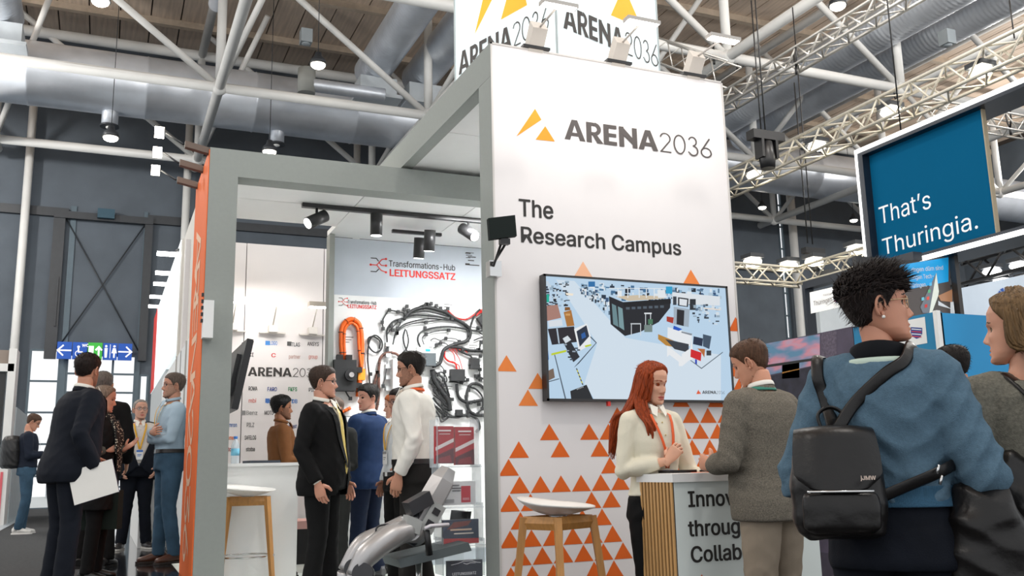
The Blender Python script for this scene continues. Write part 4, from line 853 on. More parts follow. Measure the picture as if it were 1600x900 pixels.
# black television seen edge on
p = at(374, 590, Y=7.9); t = thing('side_television', 'black television seen edge on, tilted forward inside the booth', 'television', (p[0], 7.9, p[2]))
P_ = [at(390, 531, Y=7.72), at(365, 640, Y=7.72)]; d = P_[0]-P_[1]; L = np.linalg.norm(d); d /= L; wd = np.array([0, 1., 0])*.55; nn = np.cross(d, [0, 1., 0]); nn /= np.linalg.norm(nn)
cc = (P_[0]+P_[1])/2+wd*.9
MB().obox(cc-nn*.0, d*L/2, wd, nn*.025).build('case', m_black, t); MB().obox(cc-nn*.03 if nn[0] > 0 else cc+nn*.03, d*L/2*.6, wd*.7, nn*.03).build('rear_cover', m_tl, t)
MB().obox(cc+(nn if nn[0] > 0 else -nn)*.027, d*L/2*.97, wd*.98, nn*.003).build('screen', mat('tv_dark_glass', (.02, .022, .025), .1, var=0), t)
MB().box((.872, 8.3, cc[2]-.1), (cc[0], 8.4, cc[2]+.1)).build('bracket', m_tl, t)
# seated knee / bench on the far side
t = thing('bench', 'low dark bench with a pink cushion behind the booth counter', 'bench', (1.9, 10.3, PB)); MB().box((1.75, 10.0, PB), (2.6, 10.6, .5)).build('seat_box', m_black, t); MB().box((1.75, 10.0, .5), (2.6, 10.6, .58)).build('cushion', hexm('d8a8a0'), t)

# ------------------------------------------------------------------ brochure stand
m_acr = mat('acrylic', (.86, .90, .92), .08, var=0, alpha=.05, spec=.5)
m_acre = mat('acrylic_edge', (.70, .76, .80), .15, var=0, alpha=.35)
YB = 5.75
bs = thing('brochure_stand', 'clear acrylic brochure stand beside the grey column', 'brochure stand', at(720, 890, Y=YB)*np.array([1, 1, 0])+[0, 0, 0])
def bxy(x, y, dy=0): return at(x, y, Y=YB+dy)
for xa, xb in ((680, 688), (744, 753)):
    for pr_ in ((655, 730), (725, 790), (785, 845), (840, 899)):
        a, c = bxy(xa+(xb-xa)*0+(pr_[0]-655)*.05, pr_[0]), bxy(xa+(pr_[0]-655)*.05, pr_[1]); MB().box((a[0], YB-.03, c[2]), (a[0]+.006, YB+.12, a[2])).build('side_panel', m_acre, bs)
broch = []
for row, (yt, yb, off, cols) in enumerate(((664, 726, 0, 2), (752, 789, 3, 1), (812, 848, 6, 1), (876, 908, 9, 1))):
    a, c = bxy(681+off, yt-8), bxy(750+off, yb+2)
    MB().box((a[0], YB-.032, c[2]-.03), (c[0], YB-.028, a[2]-.03)).build('front_panel', m_acr, bs); MB().box((a[0], YB-.03, c[2]-.006), (c[0], YB+.12, c[2])).build('tray', m_acre, bs); MB().box((a[0], YB+.11, c[2]), (c[0], YB+.115, a[2]+.02)).build('back_panel', m_acr, bs)
MB().box((bxy(700, 800)[0], YB+.13, 0), (bxy(735, 800)[0], YB+.15, bxy(700, 660)[2])).build('spine', m_acr, bs)
MB().box((bxy(690, 880)[0]-.1, YB-.1, 0), (bxy(750, 880)[0]+.1, YB+.3, .02)).build('base', m_acre, bs)
def brochure(x0_, y0_, x1_, y1_, label, draw, nm='brochure'):
    a, c = bxy(x0_, y0_, -.01), bxy(x1_, y1_, -.01); t = thing(nm, label, 'brochure', (a[0], YB, c[2]), 'brochures in the acrylic stand')
    W_, H_ = c[0]-a[0], a[2]-c[2]
    def q(h, pts, l=0): MB().add([(a[0]+u*W_, YB-.0125-l*.0008, c[2]+v*H_) for u, v in pts], [tuple(range(len(pts)))]).build('cover_print', hexm(h, rough=.4), t)
    MB().box((a[0], YB-.012, c[2]), (c[0], YB+.02, a[2])).build('cover', hexm(draw[0], rough=.4), t)
    for l, (h, pts) in enumerate(draw[1:]): q(h, pts, l)
    return t, a, c
red = ('b3202c', ('5a1f2c', [(0, 0), (1, 0), (1, .42), (0, .2)]), ('8a2430', [(.1, .02), (.9, .02), (.8, .22), (.2, .15)]), ('e6dcdc', [(0, .34), (1, .58), (1, .68), (0, .44)]), ('f0e6e6', [(.15, .86), (.85, .86), (.85, .9), (.15, .9)]), ('e0cccc', [(.2, .78), (.8, .78), (.8, .80), (.2, .80)]))
brochure(680, 666, 709, 724, 'red brochure with a white stripe in the top tray, left one', red); brochure(711, 667, 741, 726, 'red brochure with a white stripe in the top tray, right one', red)
brochure(686, 753, 743, 788, 'white leaflet with a red block in the second tray', ('e6e6e8', ('c8283c', [(.6, .1), (.86, .1), (.86, .8), (.6, .8)]), ('d88890', [(.64, .2), (.82, .2), (.82, .3), (.64, .3)]), ('6a6a70', [(.15, .8), (.55, .8), (.55, .86), (.15, .86)]), ('6a6a70', [(.15, .68), (.6, .68), (.6, .74), (.15, .74)]), ('6a6a70', [(.35, .58), (.58, .58), (.58, .63), (.35, .63)]), ('a8a8ac', [(.1, .1), (.4, .1), (.4, .25), (.1, .25)])))
brochure(692, 813, 748, 848, 'dark blue flyer with a red bottom band in the third tray', ('2c3850', ('b82c30', [(0, 0), (1, 0), (1, .2), (0, .24)]), ('7a3a34', [(.1, .6), (.7, .75), (.8, .95), (.3, .9)]), ('d8b8a0', [(.2, .55), (.8, .55), (.8, .62), (.2, .62)]), ('e8dcd0', [(.3, .4), (.85, .4), (.85, .45), (.3, .45)]), ('4a5a78', [(.0, .5), (.15, .8), (.05, .95), (0, .9)])))
t, a, c = brochure(699, 877, 754, 905, 'navy flyer with a white outline drawing in the lowest tray', ('2a2f42',))
text('LEITUNGSSATZ', (a[0]+.03, YB-.0135, c[2]+.035), (1, 0, 0), (0, 0, 1), .016, hexm('e8e8ee'), t, width=.16, weight=.02)
b = MB()
for pl in _strip([(.1, .8), (.3, .86), (.45, .95), (.7, .95), (.85, .86), (.95, .84)], .03)+_strip([(.45, .86), (.55, .8), (.65, .86), (.8, .84)], .03): b.add([(a[0]+u*(c[0]-a[0]), YB-.0135, c[2]+v*(a[2]-c[2])) for u, v in pl], [(0, 1, 2, 3)])
b.build('cover_print', hexm('e8e8ee'), t)

# ------------------------------------------------------------------ humanoid robot sitting folded on a black chair
m_sil = mat('robot_silver', (.42, .41, .41), .36, metal=.6, var=.04); m_rbk = mat('robot_black', (.02, .02, .024), .35, var=.1)
YR = 5.6
R_ = lambda x, y, dy=0: at(x, y, Y=YR+dy)
rb = thing('humanoid_robot', 'silver and black humanoid robot sitting bent over beside the brochure stand', 'robot', R_(640, 860)*np.array([1, 1, 0])+[0, 0, PB])
def limb(nm, pts, rad, m_, seg=18, k=6):
    P = spline(pts, k); n = len(P); rr_ = [np.interp(i/(n-1), np.linspace(0, 1, len(rad)), rad) for i in range(n)]
    return MB().tube(P, rr_, seg).build(nm, m_, rb)
limb('thigh', [R_(640, 828, -.02), R_(612, 838, -.06), R_(575, 866, -.09), R_(553, 900, -.09)], [.062, .075, .07, .05], m_sil)
limb('thigh', [R_(632, 818, .2), R_(600, 836, .18), R_(566, 852, .14), R_(540, 893, .12)], [.055, .065, .062, .05], m_sil)
for p0, p1, r_ in ((R_(641, 826, -.03), R_(650, 834, .10), .075), (R_(566, 896, -.16), R_(570, 898, -.04), .06), (R_(552, 888, .02), R_(556, 890, .16), .055)): MB().tube([p0, p1], r_, 24).build('joint_disc', m_rbk if r_ < .07 else m_sil, rb)
limb('shin', [R_(556, 893, -.08), R_(560, 925, -.05), R_(566, 990, .0)], [.055, .05, .035], m_sil); limb('shin', [R_(540, 893, .13), R_(538, 940, .15), R_(545, 1000, .2)], [.05, .045, .035], m_sil)
a, c = R_(648, 838), R_(680, 780); d = c-a; d /= np.linalg.norm(d); nrm = np.cross(d, [0, 1, 0.]); nrm /= np.linalg.norm(nrm)
MB().tube([a-d*.05+[0, .05, 0], a+[0, .05, 0], a+d*.02+[0, .05, 0]], [.045, .06, .05], 18).build('waist_joint', m_rbk, rb)
P = [a+d*t_+[0, .06, 0] for t_ in (0, .05, .20, .38, .46)]
MB().tube(P, [(.055, .07), (.075, .1), (.085, .12), (.08, .12), (.05, .08)], 6, up=nrm, smooth=False).build('torso', m_sil, rb)
mid = (a+c)/2; MB().obox(mid+[.03, -.05, .0], d*.09, (0, .01, 0), nrm*.045).build('side_panel', mat('robot_grey', (.36, .37, .36), .4), rb)
for s_ in (-.04, .04): MB().obox(mid+[.03, -.062, 0]+d*s_, d*.02, (0, .004, 0), nrm*.022).build('vent', m_rbk, rb)
h = R_(653, 786, -.0); MB().obox(h, np.array([.9, 0, .45])*.075, (0, .07, 0), np.array([-.35, 0, .9])*.042).build('battery_box', m_rbk, rb)
MB().tube([R_(648, 802), R_(652, 822)], .03, 12).build('neck', m_rbk, rb); MB().obox(R_(643, 820, -.03), (.045, 0, -.02), (0, .05, 0), (.01, 0, .04)).build('hip_block', mat('robot_grey', (.36, .37, .36), .4), rb)
limb('cable', [R_(590, 838, .1), R_(588, 826, .1), R_(600, 820, .1), R_(640, 820, .05)], [.006, .006], m_rbk, 8); limb('head', [R_(668, 772, .1), R_(680, 764, .08), R_(690, 768, .05)], [.04, .06, .04], m_rbk)
oc = thing('office_chair', 'grey office chair carrying the folded robot', 'chair', R_(650, 890)*np.array([1, 1, 0])+[0, .2, PB])
a = R_(650, 866, .1); MB().obox(a+[.08, .05, -.0], (.22, -.02, .04), (0, .18, 0), (-.01, 0, .025)).build('seat', hexm('5d6668'), oc)
MB().cyl(a+[.05, .1, -.03], (a[0]+.05, YR+.2, PB+.1), .02, 10).build('column', m_chrome, oc)
for k in range(5):
    an = k*2*math.pi/5+.3; MB().cyl((a[0]+.05, YR+.2, PB+.1), (a[0]+.05+.26*math.cos(an), YR+.2+.26*math.sin(an), PB+.05), .016, 8).build('foot', m_chrome, oc); MB().ball((a[0]+.05+.26*math.cos(an), YR+.2+.26*math.sin(an), PB+.028), .028, 10, 6).build('castor', m_black, oc)
q = [R_(664, 826, -.14), R_(672, 822, -.15), R_(700, 820, -.15)]; MB().tube(q, [(.012, .03)]*3, 10, up=(0, 0, 1)).build('armrest', hexm('d8d4da'), oc); MB().tube([R_(667, 829, -.14), R_(669, 848, -.13), R_(671, 867, -.12)], [.017, .019, .021], 10).build('armrest_grip', m_black, oc)
MB().obox(a+[.36, .22, .12], (.012, 0, .0), (0, .16, 0), (.02, 0, .12)).build('backrest', m_black, oc)
tag(MB().cyl(at(569, 800, Y=8.6), at(563, 873, Y=8.6), .028, 10).build('wooden_leg', m_oakd), 'single orange wooden stool leg showing between the blue suit legs', 'stool leg')

# ------------------------------------------------------------------ hanging blue sign
XS = 9.0
hs = thing('hanging_sign', 'large hanging blue sign in a black frame edged with white light', 'sign', (XS, 7.5, 3.4))
Y0, Y1, Z0, Z1 = 9.07, 4.2, 3.43, 5.135; th = .09
m_led = mat('led_strip', (1, 1, .98), .5, emit=2.0, var=0)
for nm, a, c in (('frame_bar', (XS, Y1, Z1-.1), (XS+.5, Y0, Z1)), ('frame_bar', (XS, Y1, Z0), (XS+.5, Y0, Z0+.1)), ('frame_bar', (XS, Y0-.12, Z0+.1), (XS+.5, Y0, Z1-.1)), ('frame_bar', (XS, Y1, Z0+.1), (XS+.5, Y1+.1, Z1-.1))): MB().box(a, c).build(nm, mat('frame_navy', (.012, .018, .03), .4), hs)
MB().box((XS-.012, Y1, Z1-.055), (XS-.001, Y0, Z1)).build('light_strip', m_led, hs); MB().box((XS-.012, Y1, Z0+.0), (XS-.001, Y0-.15, Z0+.06)).build('light_strip', m_led, hs); MB().box((XS-.012, Y0-.035, Z0), (XS-.001, Y0, Z1-.055)).build('light_strip', m_led, hs)
a, c = at(1346, 320, X=XS+.12), at(1545, 270, X=XS+.12); m_blue = mat('sign_teal', srgb('#00587f'), .8, emit=.04, var=.02, scale=1, spec=.1)
MB().box((XS+.12, c[1], Z0+.1), (XS+.16, Y0-.12, Z1-.1)).build('blue_panel', m_blue, hs); MB().box((XS+.11, c[1]-.015, Z0+.1), (XS+.17, c[1], Z1-.1)).build('edge_strip', hexm('a89a80'), hs)
m_lt = mat('sign_letter', (.78, .82, .84), .6, emit=.25, var=0)
for body, l, r, tp in (("That’s", (1374, 351), (1456, 331), (1371, 325)), ('Thuringia.', (1379, 399), (1529, 361), (1377, 374))):
    pa, pc, pt = at(*l, X=XS+.118), at(*r, X=XS+.118), at(*tp, X=XS+.118)
    text(body, pa, (0, -1, 0), (0, 0, 1), pt[2]-pa[2], m_lt, hs, width=pa[1]-pc[1], weight=-.002)
for y in (5.5, 8.5): MB().cyl((XS+.25, y, Z1), (XS+.25, y, 9.9), .01, 6).build('steel_cable', m_black, hs)

# ------------------------------------------------------------------ neighbouring blue stand
XM = 8.0; YM = 7.14; ZM = 2.6
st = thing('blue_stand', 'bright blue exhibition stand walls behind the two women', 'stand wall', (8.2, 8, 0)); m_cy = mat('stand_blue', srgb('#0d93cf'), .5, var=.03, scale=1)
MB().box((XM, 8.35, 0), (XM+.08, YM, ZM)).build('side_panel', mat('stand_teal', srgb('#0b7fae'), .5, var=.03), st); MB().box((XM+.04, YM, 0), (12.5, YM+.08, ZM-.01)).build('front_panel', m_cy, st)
MB().box((XM-.02, YM-.02, 0), (XM+.035, YM+.03, ZM+.01)).build('edge_profile', m_white, st)
mu = thing('mural_wall', 'printed wall with pink clouds and a dark motorway scene', 'printed wall', (XM, 9.2, 0))
MB().box((XM, 8.36, 0), (XM+.08, 10.6, ZM+.02)).build('panel', mat('mural_purple', srgb('#4c4456'), .6, var=.3, scale=3), mu)
def mq(pts, m_, nm='mural_print', off=.002): return MB().add([at(x, y, X=XM-off) for x, y in pts], [tuple(range(len(pts)))]).build(nm, m_, mu)
m_cloud = bpy.data.materials.new('cloud_print'); m_cloud.use_nodes = True; nt = m_cloud.node_tree; bb = nt.nodes['Principled BSDF']; nz = nt.nodes.new('ShaderNodeTexNoise'); nz.inputs['Scale'].default_value = 2.2; rp = nt.nodes.new('ShaderNodeValToRGB'); tcn = nt.nodes.new('ShaderNodeTexCoord'); mpn = nt.nodes.new('ShaderNodeMapping'); mpn.inputs['Scale'].default_value = (1, 1, 3)
nt.links.new(tcn.outputs['Object'], mpn.inputs[0]); nt.links.new(mpn.outputs[0], nz.inputs['Vector']); nt.links.new(nz.outputs[0], rp.inputs[0]); nt.links.new(rp.outputs[0], bb.inputs['Base Color'])
for pos, h in ((.38, '#5f8fb0'), (.5, '#9a94b4'), (.58, '#d890a0'), (.68, '#c7a0b8')):
    e = rp.color_ramp.elements[0] if pos == .38 else rp.color_ramp.elements.new(pos); e.position = pos; e.color = srgb(h)+(1,)
rp.color_ramp.elements[-1].position = .75; rp.color_ramp.elements[-1].color = srgb('#b8a4c4')+(1,)
mq([(1150, 545), (1281, 522), (1281, 558), (1150, 577)], m_cloud); mq([(1150, 577), (1281, 558), (1281, 562), (1150, 581)], m_black, off=.004); mq([(1150, 581), (1281, 562), (1281, 569), (1150, 597)], m_cloud)
mq([(1222, 570), (1249, 566), (1249, 590), (1222, 592)], mat('mesh_orange', srgb('#a8742a'), .6, var=.5, scale=40)); mq([(1283, 521), (1307, 517), (1307, 640), (1283, 640)], mat('mural_grey', srgb('#5f5666'), .7, var=.35, scale=30))
mq([(1150, 600), (1281, 570), (1281, 640), (1150, 640)], mat('mural_dark', srgb('#2b2a38'), .6, var=.4, scale=8))
# crest poster
po = thing('crest_poster', 'white poster with a striped crest on the blue stand wall', 'poster', at(1420, 540, X=XM-.01)); 
def onM(pts, m_, par, nm, off): return MB().add([at(x, y, X=XM-off) for x, y in pts], [tuple(range(len(pts)))]).build(nm, m_, par)
onM([(1395, 505), (1445, 495), (1449, 536), (1395, 546)], m_white, po, 'sheet', .004)
def crest(cx, cy, s, par, proj):
    b = MB(); 
    out = [(-1, 1), (1, .85), (1, -.2), (.6, -.8), (0, -1.05), (-.6, -.7), (-1, -.1)]
    MB().add([proj(cx+x*s, cy-y*s, .006) for x, y in out], [tuple(range(len(out)))]).build('crest', hexm('27408c'), par)
    for i in range(4): z_ = .75-i*.42; MB().add([proj(cx+x*s, cy-y*s, .008) for x, y in ((-.85, z_), (.85, z_-.13), (.85, z_-.3), (-.85, z_-.17))], [(0, 1, 2, 3)]).build('crest_stripe', hexm('c8364a' if i % 2 else 'e8e8ee'), par)
crest(1432, 520, 9, po, lambda x, y, o: at(x, y, X=XM-o))
# white name sign and its dark doorway
ns = thing('name_sign', 'white illuminated name sign in a dark doorway frame', 'sign', at(1285, 470, X=XM+.6)); PX = lambda x, y, o=0: at(x, y, X=XM+.6-o)
MB().add([PX(1265, 457), PX(1312, 446), PX(1312, 480), PX(1267, 490)], [(0, 1, 2, 3)]).build('sign_face', mat('sign_face_white', (.92, .92, .90), .5, emit=.35, var=0), ns)
a, c = PX(1272, 478), PX(1301, 471); text('Thüringen', a+[-.01, 0, 0], (0, -1, 0), (0, 0, 1), .06, hexm('5a4a44'), ns, width=a[1]-c[1]); a, c = PX(1287, 463), PX(1301, 460); text('freistaat', a+[-.01, 0, 0], (0, -1, 0), (0, 0, 1), .025, hexm('8a7a74'), ns, width=a[1]-c[1]); crest(1308, 467, 6, ns, lambda x, y, o: at(x, y, X=XM+.6-o))
a, c = PX(1254, 452), PX(1264, 530); MB().box((XM+.6, c[1], 0), (XM+.75, a[1], a[2])).build('frame_post', mat('frame_navy', (.012, .018, .03), .4), ns); c = PX(1330, 430); MB().box((XM+.61, c[1]-1, a[2]), (XM+.75, a[1], a[2]+.1)).build('frame_beam', mat('frame_navy', (.012, .018, .03), .4), ns)
# screen with a hand and a tablet
sc_ = thing('video_wall', 'tall screen showing a hand holding a phone under white text on blue', 'screen', at(1440, 450, Y=7.9)); PV = lambda x, y, o=0: at(x, y, Y=7.9-o)
m_sc = lambda h: mat('vw_'+h, srgb('#'+h), .4, emit=.5, var=.05)
def vq(pts, h, o): 
    m_ = m_sc(h); MB().add([PV(x, y, o) for x, y in pts], [tuple(range(len(pts)))]).build('screen_print', m_, sc_)
a, c = PV(1400, 405), PV(1487, 500); MB().box((a[0]-.6, 7.905, c[2]), (c[0], 7.96, a[2])).build('case', m_black, sc_)
vq([(1400, 415), (1485, 400), (1485, 500), (1400, 500)], '4a4340', .0); vq([(1400, 415), (1482, 402), (1482, 440), (1400, 456)], '1a98d4', .003)
for s, x, y, x2 in (('ringen dürn sind', 1424, 425, 1474), ('ringen Tech-', 1424, 437, 1459), ('Thüringen.', 1419, 450, 1448)): a, c = PV(x, y, .006), PV(x2, y-4, .006); text(s, a, (1, 0, .12), (0, 0, 1), .05, hexm('e8f4fa'), sc_, width=c[0]-a[0], weight=.02)
vq([(1463, 426), (1438, 480), (1442, 489), (1452, 489)], '6a7078', .006); vq([(1463, 426), (1467, 455), (1466, 462), (1456, 489), (1452, 489)], 'd8dcd0', .007); vq([(1466, 462), (1488, 452), (1488, 472), (1470, 470)], 'a87858', .007); vq([(1466, 470), (1487, 483), (1466, 477)], 'c8ccd0', .008)
for i, (x, y, h) in enumerate(((1454, 444, '58b0d8'), (1452, 455, '58a878'), (1450, 466, 'd8503c'), (1447, 478, 'c8302c'), (1442, 467, '68b8c8'))): vq([(x-2, y-2), (x+2, y-3), (x+2, y+2), (x-2, y+3)], h, .009)
a, c = at(1486, 408, Y=7.85), at(1502, 498, Y=7.85); MB().box((a[0], 7.8, c[2]-.6), (c[0], 7.88, a[2]+.3)).build('frame_post', mat('frame_brown', (.03, .024, .02), .35), sc_)
# pale fascia sign to the right
fs_ = thing('fascia_sign', 'pale fascia sign with a blue round emblem above the blonde woman', 'sign', at(1560, 480, Y=9.0)); 
MB().add([at(1502, 450, Y=9.0), at(1606, 428, Y=9.0), at(1606, 500, Y=9.0), at(1502, 494, Y=9.0)], [(0, 1, 2, 3)]).build('sign_face', mat('fascia_white', (.62, .70, .78), .5, emit=.18, var=.02), fs_)
for i in range(4):
    a0 = 20+i*42; MB().add([at(1570+9*math.cos(math.radians(q))*k_, 460-9*math.sin(math.radians(q))*k_, Y=8.99) for q, k_ in ((a0, .3), (a0, 1.2), (a0+30, 1.2), (a0+30, .3))], [(0, 1, 2, 3)]).build('emblem', hexm('2458b0'), fs_)
MB().box((12.6, 14, 0), (20, 14.1, 4.3)).build('partition', hexm('c8d0d6'), None, 'pale partition wall far behind the blue stand', 'partition')

# ------------------------------------------------------------------ next booth on the left side of the aisle and lit signs
nb = thing('next_booth', 'white neighbouring booth wall with a slanting lit sign behind the orange column', 'booth wall', (.9, 12, PL))
MB().box((.75, 8.56, PL), (.80, 14.5, 2.45)).build('wall_panel', m_white, nb); MB().box((.78, 12.1, 2.45), (1.2, 12.3, 4.0)).build('end_panel', hexm('d8d4cc'), nb)
MB().box((.80, 8.56, 2.46), (.84, 12.0, 4.0)).build('wall_panel', hexm('dcd8d0'), nb)
for y in (10.2, 11.6): MB().box((.735, y, PL+.75), (.75, y+.02, 2.45)).build('joint_strip', hexm('b8b4ae'), nb)
MB().box((.78, 12.4, 2.6), (.95, 19, 4.05)).build('lit_sign', mat('lit_sign', (.86, .95, .98), .5, emit=.8, var=.05), nb); MB().box((.775, 17.8, 2.6), (.78, 19, 4.05)).build('red_print', m_red, nb)
MB().box((.79, 14.5, PL), (1.3, 19, 2.6)).build('rear_wall', hexm('b9bec0'), nb)
for i, (x, y, yd) in enumerate(((262, 397, 12.6), (258, 427, 14), (254, 444, 15), (247, 464, 16.5), (244, 479, 17.8))):
    p = at(x, y, Y=yd); t = thing('sign_floodlight', 'white floodlight over the slanting sign, ' + ('nearest and highest', 'second from the top', 'third from the top', 'fourth from the top', 'farthest and lowest')[i], 'floodlight', p, 'floodlights over the slanting sign')
    MB().box(p-[.13, .05, .02], p+[.13, .05, .02]).build('lens', m_lampw, t); MB().cyl(p+[.1, 0, .04], (max(p[0]+.2, .85), p[1], p[2]+.12), .02, 6).build('arm', m_black, t)
for i, (lx, ly, ex, ey, yd) in enumerate(((249, 207, 328, 234, 7.45), (246, 238, 318, 262, 7.9), (243, 266, 312, 288, 8.4))):
    e = at(ex, ey, Y=yd); p = at(lx, ly, Y=yd+.1); t = thing('arm_floodlight', 'square arm floodlight lighting the orange side, ' + ('topmost', 'middle', 'lowest')[i], 'floodlight', p, 'arm floodlights over the orange side')
    MB().box(p-[.035, .01, .045], p+[.035, .01, .045]).build('lens', m_lamp, t); MB().cyl(p+[.05, 0, 0], e+[-.2, 0, .02], .008, 6).build('arm', m_dark_metal, t); MB().obox(e+[-.09, 0, 0], (.1, 0, -.02), (0, .03, 0), (0, 0, .025)).build('gear_box', hexm('6a5a50'), t)
# white display shelf and counter in the aisle
t = thing('display_counter', 'white display counter against the neighbouring booth', 'counter', (.62, 12.5, PL)); MB().box((.42, 11.6, PL), (.72, 14.5, 1.2)).build('body', m_white, t); MB().box((.40, 11.55, 1.2), (.74, 14.5, 1.24)).build('top', m_white, t)
# left edge booth
lb = thing('corner_booth', 'white framed booth with a beige top at the left edge', 'booth', (-1.6, 19, PL))
YQ = 19.0; x = float(at(20, 600, Y=YQ)[0]); z_ = lambda y: float(at(10, y, Y=YQ)[2]); zz1, zz2, zz3 = z_(546), z_(568), z_(580)
MB().box((x-3, YQ+.1, zz2), (x, YQ+.6, zz1)).build('beige_panel', hexm('8d8076'), lb); MB().box((x-3, YQ, zz3), (x, YQ+.6, zz2)).build('lintel', m_steelw, lb); MB().box((x-.10, YQ, PL), (x+.03, YQ+.6, zz1+.02)).build('post', m_steelw, lb)
MB().box((x-.26, YQ+.1, PL), (x-.14, YQ+.3, zz3)).build('door_jamb', m_tl, lb); MB().box((x-3, YQ+.7, PL), (x-.28, YQ+.75, zz3)).build('back_wall', hexm('cdd6d8'), lb)
MB().box((x-.01, YQ+.6, PL), (x+.05, YQ+4, zz3-.6)).build('side_wall', hexm('b9c4ca'), lb); MB().box((x-.08, YQ-.02, PL), (x-.04, YQ, 1.2)).build('pink_stripe', hexm('d8606a'), lb)
# ------------------------------------------------------------------ people
def remesh(mb, voxel, smooth=4, fac=.5):
    me = bpy.data.meshes.new('tmp'); me.from_pydata(mb.v, [], mb.f); o = bpy.data.objects.new('tmp', me); COL.objects.link(o)
    r = o.modifiers.new('r', 'REMESH'); r.mode = 'VOXEL'; r.voxel_size = voxel
    s = o.modifiers.new('s', 'SMOOTH'); s.factor = fac; s.iterations = smooth
    dg = bpy.context.evaluated_depsgraph_get(); e = o.evaluated_get(dg); m = e.to_mesh()
    n = len(m.vertices); V = np.zeros(n*3); m.vertices.foreach_get('co', V); N = np.zeros(n*3); m.vertex_normals.foreach_get('vector', N)
    L = np.zeros(len(m.loops), int); m.loops.foreach_get('vertex_index', L); st = np.zeros(len(m.polygons), int); m.polygons.foreach_get('loop_start', st); tt = np.zeros(len(m.polygons), int); m.polygons.foreach_get('loop_total', tt)
    F = [tuple(L[a:a+c].tolist()) for a, c in zip(st, tt)]
    e.to_mesh_clear(); bpy.data.objects.remove(o); bpy.data.meshes.remove(me)
    return V.reshape(-1, 3), N.reshape(-1, 3), F
def wrinkle(V, N, amp, seed, joints=(), base=.45):
    x, y, z = V.T; s = seed*1.7
    w = np.full(len(V), base)
    for j, r in joints: w += 1.1*np.exp(-((V-np.array(j))**2).sum(1)/r**2)
    a = np.sin(34*z+5*np.sin(9*x+s)+4*np.sin(8*y+2*s)); b = np.sin(21*x+17*z+3*np.sin(13*y+s)); c = np.sin(47*z-19*y+4*np.sin(11*x-s))
    big = np.sin(7*z+5*x+s)*np.sin(6*y-4*z+2*s)
    f = amp*w*(.55*(1-np.abs(a)*1.6)+.35*b*(1-np.abs(c))+.25*c+.6*big)
    return V+N*f[:, None]
TM = np.array([(.76, .150, .112, 0), (.86, .172, .126, .008), (.95, .165, .122, .004), (1.05, .150, .114, 0), (1.15, .152, .114, 0), (1.25, .168, .122, .003), (1.33, .176, .124, .008), (1.40, .168, .112, .012), (1.45, .118, .086, .014), (1.49, .066, .062, .012)])
TF = np.array([(.76, .155, .115, 0), (.86, .178, .132, .01), (.95, .165, .118, .006), (1.05, .132, .102, 0), (1.15, .133, .104, -.004), (1.25, .148, .126, -.012), (1.33, .150, .118, -.002), (1.40, .143, .100, .008), (1.45, .098, .076, .012), (1.49, .055, .053, .012)])
HPZ = [-.118, -.112, -.10, -.08, -.05, -.02, 0, .03, .06, .085, .10, .11, .117]
HPW = [.018, .034, .047, .058, .065, .070, .073, .077, .0765, .066, .052, .034, .004]
HPF = [.078, .086, .0885, .086, .086, .086, .083, .089, .088, .075, .060, .040, .004]
HPB = [-.045, -.030, -.005, .030, .066, .086, .094, .104, .104, .092, .074, .050, .006]
